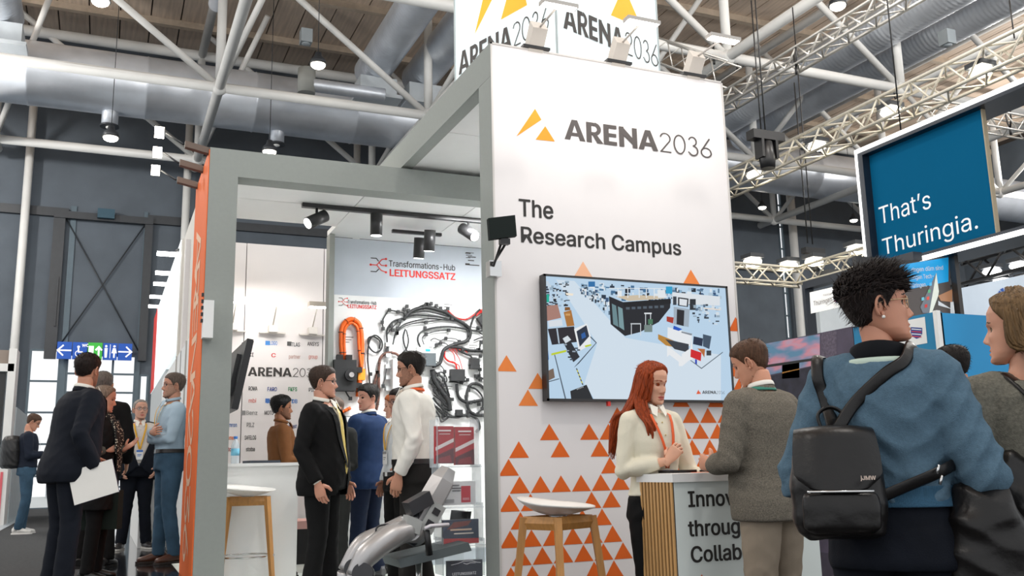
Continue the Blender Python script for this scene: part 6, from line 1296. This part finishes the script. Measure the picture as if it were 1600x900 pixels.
_tc = _nt.nodes.new('ShaderNodeTexCoord'); _nt.links.new(_tc.outputs['Object'], _v.inputs['Vector']); _nt.links.new(_v.outputs['Distance'], _rp.inputs[0]); _nt.links.new(_rp.outputs[0], _nt.nodes['Principled BSDF'].inputs['Base Color'])
leather = mat('leather_black', (.006, .005, .005), .36, var=.2, scale=20, bump=.12, bscale=60, spec=.35); yel, ora = hexm('e0a820'), hexm('e05a20')
def P(x, y, s, fl, D=None):    # head top pixel, scale -> ground position and height
    p = at(x, y, D=F_PX/s); return (float(p[0]), float(p[1]), fl), float(p[2]-fl)
suit = lambda m, **k: [dict(t='shirt', m=whiteS, inf=.004, z0=.97, collar=whiteS, amp=.002, vox=.013), dict(t='jacket', m=m, inf=k.get('inf', .022), arm=.020, cuff=.052, z0=k.get('z0', .80), flare=.05, open=k.get('open', (1.14, .075, .05)), amp=k.get('amp', .005), end=.97)]
# ------------------------------------------------------------------ the cast
pos, H = P(116, 553, 218, PL)
pos = (pos[0], pos[1], PL)
r, W1, d = person('person', 'man in dark navy suit at the left, back turned, holding a white notepad', pos, H*1.0, 112, head=(34, 4, 0), skin='c98f74', hair=('short', '231a17', 1.15), beard='2a1d16', shoulder=1.10, fat=1.28, lean=.20, res=1, seed=11,
    arms=dict(R=dict(el=(-.27, .07, 1.14), wr=(-.26, -.10, .90), d=(0.05, -.6, -.8), n=(1, 0, -.2), curl=1.0), L=dict(el=(.23, .02, 1.14), wr=(.17, -.2, 1.0))), top=suit(navy), bottom=dict(m=navy, waist=.98, cuff=.072, inf=.014), shoes='0c0c0c')
a = W1((-.28, -.14, .86)); u = W1((-.28, -1.14, .92))-a; u /= np.linalg.norm(u); v = np.array([0, 0, 1.]); v = nrmz(v+u*.35); nn = np.cross(u, v)
c_ = at(146, 753, Y=pos[1]-.22)
nb_ = thing('notepad', 'white notepad held low in the hand of the navy suited man', 'notepad', c_)
u = np.array([.97, -.2, .30]); u = nrmz(u); v = nrmz(np.array([-.25, .1, 1])); nn = nrmz(np.cross(u, v))
MB().obox(c_, u*.145, v*.115, nn*.006).build('pages', hexm('e8e6e0'), nb_); MB().obox(c_-nn*.009, u*.148, v*.118, nn*.002).build('cover', hexm('2a2748'), nb_)

pos, H = P(163, 604, 192, PL)
r, W2, d = person('person', 'woman with a speckled black scarf raising an open hand behind the navy suited man', pos, H, 72, sex='f', head=(12, 10, 0), skin='c4937c', hair=('high', '7a6a5c'), seed=12, group=None,
    arms=dict(R=dict(el=(-.2, .02, 1.13), wr=(-.12, -.08, 1.16)), L=dict(el=(.2, -.0, 1.12), wr=(.06, -.20, 1.17), d=(.15, -.8, .55), n=(-.6, .3, .7), curl=.18)),
    top=[dict(t='sweater', m=fab('4f544f'), inf=.014, arm=.008, z0=.92, amp=.004), dict(t='vest', m=fab('0e0f10'), inf=.03, z0=.62, flare=.08, amp=.008, n='coat', open=(.9, .08, .05)), dict(t='scarf', m=scarfM)], bottom=dict(m=blk), shoes='0c0c0c')
a = W2((.0, -.05, .62)); tag(MB().obox(a, (.13, -.04, 0), (.02, .05, 0), (0, 0, .15)).build('handbag', fab('18211c')), 'dark green bag hanging beside the woman with the scarf', 'bag')

pos, H = P(172, 583, 168, PL)
person('person', 'grey haired man in a black suit seen from behind with an orange lanyard', (pos[0]-.05, pos[1], PL), H, 168, head=(12, 4, 0), hair=('short', '6a625c'), seed=13, shoulder=1.05,
    arms=dict(R=dict(el=(-.25, .05, 1.14), wr=(-.22, -.12, .93))), top=suit(blk)+[dict(t='collarband', m=ora)], bottom=dict(m=blk, cuff=.07, inf=.012), legs=dict(L=dict(an=(.12, .0, .085)), R=dict(an=(-.12, .03, .085))))

pos, H = P(220, 632, 137, PL)
person('person', 'grey bald-topped man in glasses, white shirt and yellow lanyard with a badge', pos, H*1.03, 4, head=(10, -4, 0), skin='cf9c86', hair=('high', '8f8780', .6), glasses='4a4038', seed=14, fat=1.35,
    arms=dict(R=dict(el=(-.28, .04, 1.12), wr=(-.2, -.08, .93)), L=dict(el=(.28, .04, 1.12), wr=(.2, -.1, .93))),
    top=[dict(t='shirt', m=fab('d6cfc8', .05, .1, 90), inf=.012, z0=.97, collar=whiteS, buttons=m_white), dict(t='jacket', m=navy, inf=.028, arm=.024, cuff=.055, z0=.8, flare=.06, open=(.96, .2, .2), n='jacket'), dict(t='lanyard', m=yel, zb=1.16, inf=.03)], bottom=dict(m=jeanD, belt='141010', inf=.014, cuff=.066, waist=.99), legs=dict(L=dict(an=(.14, .02, .085), toe=18), R=dict(an=(-.14, .02, .085), toe=-18)), shoes=('2c2a2a', 'c9c6c0'))

pos, H = P(267, 584, 163, PL)
person('person', 'tall man in a pale blue shirt and blue jeans standing with folded arms', (pos[0]+.02, pos[1], PL), H, -72, head=(-8, -2, 0), skin='c58f76', hair=('short', '5c5048', .8), glasses='2a2420', beard='8a7a6c', seed=15,
    arms=dict(R=dict(el=(-.20, -.06, 1.14), wr=(.06, -.19, 1.19), d=(1, .1, .1), n=(0, 1, 0)), L=dict(el=(.20, -.06, 1.13), wr=(-.05, -.17, 1.13), d=(-1, .1, .1), n=(0, 1, 0))),
    top=[dict(t='shirt', m=paleb, inf=.010, z0=1.0, collar=paleb, cuff=.045), dict(t='lanyard', m=yel, zb=1.2, inf=.02, badge=False)], bottom=dict(m=jeanL, belt='1c1614', waist=1.03, cuff=.06, inf=.010), legs=dict(L=dict(an=(.09, .06, .085)), R=dict(an=(-.09, -.03, .085))), shoes=('4a2818', '241812'))

pos, H = P(49, 646, 104, PL)
r, W6, d = person('person', 'man in a dark jumper and jeans looking down at his phone in the aisle', (pos[0], pos[1], PL), H, 88, head=(0, 26, 0), skin='c58f76', hair=('short', '4a362a', .8), glasses='2a2420', seed=16, vox=.014, res=.7,
    arms=dict(R=dict(el=(-.21, -.02, 1.12), wr=(-.10, -.27, 1.16), d=(.1, -1, .1), n=(.3, 0, 1), curl=.5), L=dict(el=(.21, -.02, 1.12), wr=(.08, -.27, 1.14), n=(0, 0, 1))),
    top=[dict(t='sweater', m=fab('1b2230'), inf=.014, z0=.95, end=.75), dict(t='lanyard', m=m_white, zb=1.2, badge=False, inf=.025)], bottom=dict(m=jeanL, cuff=.06, inf=.01), legs=dict(L=dict(an=(.08, .02, .085)), R=dict(an=(-.08, .06, .085))), shoes=('d8d6d2', 'e8e6e2'))
a = W6((-.02, -.42, 1.2)); tag(MB().obox(a, (.02, -.075, .0), (.04, .012, 0), (0, 0, .005)).build('mobile_phone', m_black), 'mobile phone held by the man looking down in the aisle', 'phone')
def soft(mb, vox, m, amp, seed, label, cat, name, sm=4):
    V, N, F = remesh(mb, vox, sm); V = wrinkle(V, N, amp, seed, (), .8); h = MB(); h.add(V, F, 0, True); return h.build(name, m, None, label, cat)
a = W6((0, .22, 1.2)); mb = MB(); mb.loft([((a[0], a[1], a[2]+z), .15*s, .15*s) for z, s in ((-.26, .8), (-.22, 1), (0, 1.05), (.15, .95), (.22, .6))], 16); soft(mb, .014, m_black, .006, 3, 'black backpack worn by the man with the phone', 'backpack', 'backpack')

pos, H = P(442, 620, 166, PB)
person('person', 'young man with black hair and beard in a brown shirt behind the booth counter', (pos[0], pos[1], PB), H, 98, head=(0, 0, 0), skin='8f5f44', hair=('short', '0c0b0b', 1.5), beard='0c0b0b', seed=17, lip='8a5248',
    arms=dict(R=dict(el=(-.22, -.02, 1.12), wr=(-.12, -.26, 1.06), d=(.1, -1, .2), n=(1, 0, .3), curl=.5), L=dict(el=(.22, -.02, 1.12), wr=(.12, -.28, 1.04))), top=[dict(t='shirt', m=brownS, inf=.014, z0=.85, collar=brownS, cuff=.045, end=.97)], bottom=dict(m=greyT))

pos, H = P(507, 574, 216, PB)
r, W8, d = person('person', 'man in a black suit with a white shirt, yellow tie and glasses', pos, H, 66, head=(18, 0, 0), skin='cc937b', hair=('short', '3a2c24', 1.0), glasses='1c1a1c', seed=18, fat=1.22, shoulder=1.06, res=1.1, lip='a8665c',
    arms=dict(R=dict(el=(-.27, .05, 1.13), wr=(-.26, -.08, .89), curl=.45, d=(.1, -.25, -1)), L=dict(el=(.27, .03, 1.13), wr=(.25, -.08, .89), curl=.4)), top=suit(blk, open=(1.0, .085, .09))+[dict(t='tie', m=hexm('d9c064', rough=.45), zb=1.0)], bottom=dict(m=blk, inf=.012, cuff=.072), legs=dict(L=dict(an=(.1, -.03, .085)), R=dict(an=(-.1, .05, .085))))

pos, H = P(521, 621, 193, PB)
person('person', 'man almost hidden behind the black suited man, in grey trousers', (pos[0]-.0, pos[1], PB), H, -30, head=(-15, 0, 0), skin='c98f78', hair=('high', '6a5a50', .6), seed=19, res=.8, arms=dict(L=dict(el=(.2, .02, 1.12), wr=(.12, -.2, 1.05)), R=dict(el=(-.2, .02, 1.12), wr=(-.12, -.2, 1.05))), top=[dict(t='shirt', m=greyT, inf=.01, z0=.9, collar=whiteS)], bottom=dict(m=greyT, inf=.012, cuff=.07))

pos, H = P(571, 603, 173, PB)
person('person', 'dark haired man in a bright blue suit looking back over his shoulder', (pos[0]+.02, pos[1], PB), H, -128, head=(70, 3, 0), skin='c58f7a', hair=('short', '15120f', 1.5), seed=20, shoulder=1.05, res=1.1,
    arms=dict(R=dict(el=(-.26, .03, 1.14), wr=(-.22, -.12, .93)), L=dict(el=(.24, -.04, 1.14), wr=(.10, -.24, 1.08))), top=suit(blueS), bottom=dict(m=fab('0f1a30'), inf=.014, cuff=.062), legs=dict(L=dict(an=(.13, -.04, .085)), R=dict(an=(-.12, .05, .085))), shoes='4a4a4c')

def pony(h, TV, ra):
    for i in range(60):
        a0 = ra.normal()*.012; b0 = ra.normal()*.012; P_ = [(a0, .10, .04+b0), (a0*1.6, .135, .02+b0), (a0*2, .14, -.05), (a0*1.6, .13, -.13+ra.normal()*.02)]; h.tube(TV(spline(P_, 3)), [.007]*9+[.002], 5)
pos, H = P(612, 619, 160, PB)
person('person', 'red blonde woman in profile partly hidden between the blue suit and the white shirts', (pos[0]-.02, pos[1]-.15, PB), H, -95, sex='f', head=(0, 5, 0), skin='cf9d88', hair=('tied', '8a4a28', 1.1), hair_fn=pony, seed=21, arms=dict(R=dict(el=(-.19, .0, 1.12), wr=(-.1, -.18, 1.0)), L=dict(el=(.19, 0, 1.12), wr=(.1, -.18, 1.0))), top=[dict(t='sweater', m=fab('e2ddd0', .03), inf=.012, z0=.95)], bottom=dict(m=fab('171a26'), inf=.012, cuff=.07))
pos, H = P(628, 608, 188, PB)
person('person', 'man in a white shirt standing behind the glasses wearer, badge on a yellow cord', (pos[0]-.02, pos[1], PB), H, -62, head=(0, 6, 0), skin='a87660', hair=('short', '1c1613'), glasses='2a2420', seed=22, arms=dict(R=dict(el=(-.24, .04, 1.13), wr=(-.2, -.06, .92)), L=dict(el=(.24, .04, 1.13), wr=(.2, -.06, .92))), top=[dict(t='shirt', m=fab('dadfe2', .03, .1, 90), inf=.012, z0=.97, collar=whiteS), dict(t='lanyard', m=yel, zb=1.2, inf=.022, bc='8a8a8a')], bottom=dict(m=blk, belt='101010', inf=.012, cuff=.07))

pos, H = P(650, 551, 222, PB)
person('person', 'tall man in a white shirt and glasses with an orange lanyard round his collar', pos, H*1.0, -102, head=(6, 6, 0), skin='bf8a70', hair=('short', '1a1512', 1.0), glasses='3a2e28', beard='2a1f1a', seed=23, shoulder=1.08, fat=1.12, res=1.1, lean=.06,
    arms=dict(L=dict(el=(.27, .06, 1.13), wr=(.245, -.07, .90), curl=.6, d=(-.05, -.2, -1)), R=dict(el=(-.25, .0, 1.13), wr=(-.2, -.12, .95))), top=[dict(t='shirt', m=whiteS, inf=.016, arm=.014, cuff=.046, z0=.97, collar=whiteS, amp=.007, end=.95), dict(t='collarband', m=ora)], bottom=dict(m=fab('23211f'), inf=.014, cuff=.07, belt='101010'), legs=dict(L=dict(an=(.1, -.04, .085)), R=dict(an=(-.1, .06, .085))))

# red haired woman
def longhair(h, TV, ra):
    for i in range(230):
        s_ = -1 if i % 2 else 1; ang = math.radians(ra.uniform(42 if s_ < 0 else 95, 175))*s_; z0 = ra.uniform(-.01, .105); rr_ = np.interp(z0, [0, .06, .09, .11], [1, .98, .78, .45])
        bx, by = .083*math.sin(ang)*rr_, -.088*math.cos(ang)*rr_+.012; side_ = math.sin(ang); fr = max(0, math.cos(ang)); L = ra.uniform(.38, .50)-.14*fr
        top_ = (bx*.7, by*.7, z0+.03); P_ = [top_, (bx*1.08, by*1.08, z0-.0), (bx*1.16+.004*ra.normal(), by*1.12+.01, z0-.09), (bx*1.22+side_*.012, by*1.0+.02, -.10-.02*ra.random()), (bx*1.30+side_*.03, by*1.05+.01+(.03 if math.cos(ang) < .1 else -.045), -.18), (bx*1.15+side_*.02+ra.normal()*.012, (.165 if math.cos(ang) < .1 else -.125)+ra.normal()*.008, -.25+.05*(L-.4)), (bx*1.1+side_*.015+ra.normal()*.014, (.175 if math.cos(ang) < .1 else -.14)+ra.normal()*.01, -L)]
        q = spline(P_, 4); h.tube(TV(q), [.008]+[.0085]*(len(q)-4)+[.007, .005, .0015], 5)
pos, H = P(1014, 569, 282, 0)
D_ = 5.28; p_ = at(1014, 569, D=D_)
r, W14, d = person('person', 'woman with long red hair in a cream cardigan talking with both hands raised', (p_[0], p_[1], 0), p_[2], 34, sex='f', head=(14, 12, 0), skin='d6a287', hair=('long', '8e3a16', .9), hair_fn=longhair, seed=24, res=1.3, vox=.0095, lip='b85c50', earring=True,
    arms=dict(R=dict(el=(-.215, .0, 1.12), wr=(-.04, -.20, 1.17), d=(.55, -.3, .75), n=(.6, .5, -.1), curl=[.75, .8, .9, 1.0], thumb=.9), L=dict(el=(.235, -.03, 1.10), wr=(.21, -.25, 1.06), d=(.05, -.6, .75), n=(-.7, .5, .4), curl=[.35, .4, .5, .6], thumb=.8)),
    top=[dict(t='sweater', m=cream, inf=.012, arm=.010, cuff=.037, z0=.97, amp=.003, end=.82, n='cardigan', collar=fab('f0ece0', .02), buttons=hexm('c9b070', metal=.6, rough=.3)), dict(t='lanyard', m=ora, zb=1.13, inf=.024)], bottom=dict(m=blk, inf=.002, cuff=.05, waist=1.0))
# blazer man
p_ = at(1186, 530, D=4.78)
person('person', 'man in a grey tweed blazer and beige trousers leaning at the reception counter', (p_[0], p_[1], 0), p_[2]+.0, -128, head=(22, 20, 0), skin='cf9478', hair=('short', '4f3626', .8), seed=25, res=1.2, vox=.0095, shoulder=1.10, fat=1.15, lean=.05,
    arms=dict(L=dict(el=(.27, -.02, 1.12), wr=(.20, -.19, 1.10), d=(-.2, -1, .2), n=(-1, 0, 0), curl=.6), R=dict(el=(-.27, -.02, 1.13), wr=(-.10, -.18, 1.12), d=(.3, -1, .1), n=(1, 0, 0), curl=.6)),
    top=[dict(t='shirt', m=whiteS, inf=.004, z0=.97, collar=whiteS, vox=.013), dict(t='jacket', m=tweed, inf=.024, arm=.022, cuff=.046, z0=.82, flare=.05, open=(1.14, .075, .05), n='blazer', amp=.005), dict(t='collarband', m=hexm('2a7a68'))], bottom=dict(m=chino, inf=.020, cuff=.075, amp=.007), shoes='3a2a20')

# woman in the blue sweater with her backpack
def spikes(h, TV, ra):
    for i in range(1100):
        th = ra.uniform(0, 2*math.pi); zz = ra.uniform(.03, .118); r_ = np.interp(zz, [.03, .07, .1, .118], [1, .95, .7, .25]); b_ = np.array([.092*math.sin(th)*r_, .012-.108*math.cos(th)*r_, zz+.008]); dr = nrmz([math.sin(th)*.8+ra.normal()*.3, -math.cos(th)*.8-.5+ra.normal()*.25, .35+zz*3]); L = ra.uniform(.010, .020); sd_ = nrmz(np.cross(dr, [0, 0, 1]))*.0045
        m_ = b_+dr*L*.6; e_ = b_+dr*L+np.array([0, -.010, -.004]); h.add(TV([b_-sd_-dr*.012, b_+sd_-dr*.012, m_+sd_*.7, m_-sd_*.7, e_, b_+np.cross(dr, sd_)*1.0, m_+np.cross(dr, sd_)*.7]), [(0, 1, 2, 3), (3, 2, 4), (1, 5, 6, 2), (5, 0, 3, 6), (2, 6, 4), (6, 3, 4)], 0, True)
p_ = at(1362, 426, D=2.78)
r, W16, d16 = person('person', 'short dark haired woman in a blue sweater seen from behind, wearing a black backpack', (p_[0], p_[1], 0), p_[2], 172, sex='f', head=(-66, -3, 0), skin='c98e74', hair=('spiky', '1c1311', .55), hair_fn=spikes, glasses='d8b48a', seed=26, res=1.5, vox=.008, shoulder=.99, fat=1.14, hipw=1.08, earring=True, lip='a8584c',
    arms=dict(R=dict(el=(-.255, .03, 1.12), wr=(-.17, -.22, 1.03), curl=.8), L=dict(el=(.27, .03, 1.10), wr=(.20, -.20, 1.02))),
    top=[dict(t='sweater', m=knitB, inf=.028, arm=.030, cuff=.05, z0=1.03, amp=.012, end=.55, rib=mat('knit_rib', srgb('#2f5670'), .95, var=.3, scale=50, stretch=(20, 20, .3), bump=.5, bscale=40), sm=4, n='sweater')], bottom=dict(m=jeanD, inf=.016, waist=1.08))
def nape(h, TV, ra):
    pass
h = MB(); hk = d16['T']
ring = [(.075*math.sin(q), .014-.07*math.cos(q), 1.487+.006*math.cos(2*q)) for q in np.linspace(0, 2*math.pi, 26)]; h.tube(ring, [(.030, .012)]*26, 12, up=(0, 0, 1), caps=False); d16['put'](h, 'roll_collar', fab('0d0f14'))
h = MB(); ring = [(.098*math.sin(q), .014-.092*math.cos(q), 1.452) for q in np.linspace(.5, 2*math.pi-.5, 26)]; h.tube(ring, [(.016, .012)]*26, 10, up=(0, 0, 1)); d16['put'](h, 'shirt_collar', fab('b9c9bc', .03))

def LW(W, pts): return [W(p) for p in pts]
bp_ = thing('backpack', 'black leather backpack on the back of the woman in blue', 'backpack', W16((0.06, .25, .95)))
ca_, sa_ = d16['rot']; ax = np.array([ca_, sa_, 0]); ay = np.array([-sa_, ca_, 0]); az = np.array([0, 0, 1.])
def BL(x, y, z):
    q = math.radians(14); dx, dy = (x-BX)*.90, (y-.12)*.92; return W16((BX+dx*math.cos(q)-dy*math.sin(q), .12+dx*math.sin(q)+dy*math.cos(q), 1.25+(z-1.235)*.86))
def bag(secs, vox, amp, m, nm, seed=4):
    mb = MB()
    for s in secs: pass
    n = 24; vs = []
    for (cx, cy, cz, a_, b_, e_) in secs:
        for j in range(n):
            q = 2*math.pi*j/n; c, s_ = math.cos(q), math.sin(q); vs.append(BL(cx+a_*math.copysign(abs(c)**(2/e_), c), cy+b_*math.copysign(abs(s_)**(2/e_), s_), cz))
    k_ = len(secs); mb.add(vs, [(i*n+j, i*n+(j+1) % n, (i+1)*n+(j+1) % n, (i+1)*n+j) for i in range(k_-1) for j in range(n)]+[tuple(range(n-1, -1, -1)), tuple((k_-1)*n+j for j in range(n))])
    V, N, F = remesh(mb, vox, 4); V = wrinkle(V, N, amp, seed, (), .7); h = MB(); h.add(V, F, 0, True); return h.build(nm, m, bp_)
BX = .145
bag([(BX, .215, .865, .10, .05, 2.6), (BX, .22, .885, .135, .085, 2.8), (BX, .225, .95, .150, .10, 3), (BX, .22, 1.04, .150, .095, 3), (BX-.0, .21, 1.14, .140, .085, 3), (BX, .20, 1.20, .12, .065, 2.6), (BX, .19, 1.225, .07, .03, 2.4)], .008, .007, leather, 'body')
bag([(BX, .325, .89, .09, .02, 2.6), (BX, .33, .91, .118, .034, 3), (BX, .33, .98, .12, .036, 3), (BX, .325, 1.02, .115, .028, 3), (BX, .32, 1.03, .09, .015, 2.6)], .007, .003, leather, 'front_pocket')
# flap
fl_ = []; nu, nv_ = 15, 15
for i in range(nv_):
    t_ = i/(nv_-1)
    for j in range(nu):
        u_ = -1+2*j/(nu-1); wd_ = .118+.018*math.sin(min(1, t_*1.4)*math.pi/2); zz = 1.235+.018*math.sin(t_*math.pi)*0-.205*max(0, t_-.18)/.82*(1-.10*u_**6); yy = .16+.10*min(1, t_/.25)**.8+.075*max(0, t_-.1)/.9; 
        rnd = 1-.16*max(0, (t_-.82)/.18)**2*1.4
        fl_.append(BL(BX+u_*wd_*rnd*(1-.0*t_), yy+.012-.045*abs(u_)**3, zz+.012*(1-u_*u_)*(1-t_)))
m1 = MB(); off_ = nrmz(BL(0, 1, 1)-BL(0, 0, 1)); nf = len(fl_)
q_ = [(i*nu+j, i*nu+j+1, (i+1)*nu+j+1, (i+1)*nu+j) for i in range(nv_-1) for j in range(nu-1)]
m1.add(fl_, q_, smooth=True); m1.add([p+off_*.006+np.array([0, 0, .003]) for p in fl_], [tuple(reversed(f)) for f in q_], smooth=True)
e_ = [i for i in range(nu)]+[i*nu+nu-1 for i in range(1, nv_)]+[nf-1-i for i in range(1, nu)]+[(nv_-1-i)*nu for i in range(1, nv_-1)]
o_ = len(m1.v); m1.add([fl_[i] for i in e_]+[fl_[i]+off_*.006+np.array([0, 0, .003]) for i in e_], [(i, (i+1) % len(e_), len(e_)+(i+1) % len(e_), len(e_)+i) for i in range(len(e_))]); m1.build('flap', leather, bp_)
MB().tube(spline([BL(*q) for q in [(BX-.03, .17, 1.23), (BX-.04, .16, 1.29), (BX, .155, 1.315), (BX+.04, .16, 1.29), (BX+.03, .17, 1.23)]], 5), [(.012, .005)]*21, 8, up=off_).build('handle', leather, bp_)
def onback(x, z, o=.006):
    a_, b_, yc = (np.interp(z, d16['T'][:, 0], d16['T'][:, c]) for c in (1, 2, 3)); a_ += .028; b_ += .028
    y1_ = yc+b_*max(0, 1-(abs(x)/a_)**2.3)**(1/2.3); y2_ = .012+.086*math.sqrt(max(0, 1-((z-1.405)/.086)**2)); return (x, max(y1_, y2_ if z > 1.3 else y1_)+o, z)
for path in ([(BX-.02, .175, 1.25), onback(BX+.005, 1.31, .01), onback(.165, 1.37), onback(.175, 1.42), (.178, .055, 1.485), (.175, -.05, 1.47), (.185, -.135, 1.36), (.22, -.13, 1.2), (.235, .03, 1.08)], [(BX-.03, .18, 1.25), onback(.06, 1.33), onback(-.03, 1.41), onback(-.085, 1.45, .012), (-.10, .03, 1.505), (-.11, -.07, 1.475), (-.14, -.15, 1.3), (-.195, -.10, 1.17), (-.17, .11, 1.13), (-.06, .175, 1.08), (.01, .21, 1.05)]):
    MB().tube(spline(LW(W16, path), 6), [(.004, .017)]*(6*(len(path)-1)+1), 8, up=off_).build('shoulder_strap', leather, bp_)
MB().box(np.minimum(BL(BX+.015, .375, 1.072), BL(BX+.06, .377, 1.08)), np.maximum(BL(BX+.015, .375, 1.072), BL(BX+.06, .377, 1.08))).build('logo_plate', hexm('c9b8a8', metal=.5, rough=.3), bp_)
bpy.data.objects.remove(bpy.data.objects['logo_plate'])
a = BL(BX-.062, .351, 1.065); text('jJMW', a, nrmz(BL(BX-1, .3, 1)-BL(BX, .3, 1)), az, .010, hexm('cdb9ac', rough=.3), bp_, weight=.03, name='logo_lettering', ext=.022)
for zz in (1.028,): MB().tube([BL(BX-.10, .352, zz), BL(BX+.10, .352, zz)], .004, 6).build('zip', m_chrome, bp_)
for xx, zz in ((-.145, 1.13), (-.15, 1.10)): MB().tube(LW(W16, [(xx-.008, .155, zz+.01), (xx+.0, .16, zz-.015)]), .004, 6).build('buckle', m_chrome, bp_)

# leather jacket over her forearm
mb = MB(); J = lambda *p: W16(p)
mb.tube(LW(W16, [(-.24, .02, 1.08), (-.25, .05, .98), (-.255, .04, .85), (-.25, .03, .70), (-.24, .03, .55)]), [(.05, .06), (.07, .10), (.075, .12), (.08, .12), (.07, .10)], 16, up=ay); mb.tube(LW(W16, [(-.16, -.12, 1.06), (-.30, -.16, 1.08), (-.36, -.14, .98), (-.38, -.13, .84), (-.36, -.12, .65)]), [(.05, .06), (.06, .10), (.06, .13), (.06, .13), (.05, .10)], 16, up=ay)
soft(mb, .009, leather, .013, 8, 'black leather jacket draped over the forearm of the woman in blue', 'jacket', 'leather_jacket')

# blonde woman
def blonde(h, TV, ra):
    for i in range(300):
        s_ = -1 if i % 2 else 1; ang = math.radians(ra.uniform(75, 178))*s_; z0 = ra.uniform(-.0, .108); rr_ = np.interp(z0, [0, .06, .09, .11], [1, .98, .78, .45]); bx, by = .083*math.sin(ang)*rr_, -.09*math.cos(ang)*rr_+.012
        L = ra.uniform(.24, .36); tgt = (s_*.03+ra.normal()*.015+bx*.4, .06+ra.normal()*.02)
        P_ = [(bx*.6, by*.6-.01, z0+.035), (bx*1.05, by*1.06, z0), (bx*1.1, by*1.1+.012, z0-.07), (bx*.8+tgt[0]*.3, .085+ra.normal()*.008, -.10), (tgt[0]*1.4, .135+ra.normal()*.01, -.2), (tgt[0]*2+ra.normal()*.02, .165, -L)]
        q = spline(P_, 4); h.tube(TV(q), [.007]*(len(q)-2)+[.005, .0015], 5)
p_ = at(1572, 463, D=2.86)
r, W17, d17 = person('person', 'blonde haired woman in a grey knit at the right edge, seen in profile', (p_[0]+.03, p_[1], 0), p_[2]+.0, -150, sex='f', head=(46, 0, 0), skin='d19a80', hair=('long', '6a5236', .85), hair_fn=blonde, seed=27, res=1.4, vox=.009, shoulder=1.12, fat=1.15, earring=True, lip='b06a5c',
    arms=dict(L=dict(el=(.255, .03, 1.12), wr=(.19, -.18, 1.0)), R=dict(el=(-.25, .03, 1.12), wr=(-.19, -.16, .98))), top=[dict(t='sweater', m=knitG, inf=.024, arm=.022, z0=.86, amp=.006, n='cardigan')], bottom=dict(m=blk, inf=.012))
h = MB(); band = [(.092*math.sin(q)*.99, .012-.0+.016, .02+.112*math.cos(q)) for q in np.radians(np.arange(-88, 89, 11))]; h.tube(d17['TV'](band), [(.0022, .0045)]*len(band), 6, up=(0, 0, 1)); d17['put'](h, 'hair_band', hexm('d8d2cc', rough=.3))
h = MB(); 
sb_ = MB().tube(spline(LW(W17, [(.08, -.11, 1.42), (.09, .02, 1.485), (.05, .14, 1.38), (-.05, .165, 1.2), (-.18, .14, 1.0)]), 5), [(.006, .022)]*21, 8, up=(0, 0, 1)); 
tb = thing('shoulder_bag', 'black leather shoulder bag of the woman at the right edge', 'bag', W17((.2, .05, .8))); sb_.build('strap', leather, tb)
mb = MB(); mb.tube(LW(W17, [(.17, .10, 1.06), (.24, .13, .95), (.16, .20, .86), (.05, .22, .78)]), [(.04, .07), (.06, .13), (.07, .17), (.06, .16)], 18, up=(0, 0, 1)); V, N, F = remesh(mb, .009, 3); V = wrinkle(V, N, .01, 9, (), .8); MB().add(V, F, 0, True).build('bag_body', leather, tb)

# man at the far right
p_ = at(1487, 543, D=5.6)
person('person', 'dark haired man in a white shirt turned away between the two women', (p_[0], p_[1], 0), p_[2], -128, head=(22, 8, 0), skin='bd8468', hair=('short', '17110f', 1.1), seed=28, top=[dict(t='shirt', m=whiteS, inf=.014, z0=.96, collar=whiteS)], bottom=dict(m=blk))
# teal box at the lower right
q = at(1520, 840, Y=3.0); t = thing('carton', 'dark green carton with a pale edge at the lower right', 'carton', (q[0], 3.0, 0)); MB().box((q[0]-.1, 3.0, .55), (q[0]+.16, 3.3, q[2]+.04)).build('side', hexm('26433a'), t); MB().box((q[0]+.16, 3.0, .55), (q[0]+.20, 3.3, q[2]+.04)).build('edge', hexm('c9ccc4'), t); MB().box((q[0]-.1, 3.0, 0), (q[0]+.2, 3.3, .55)).build('base', hexm('3a3a3a'), t)
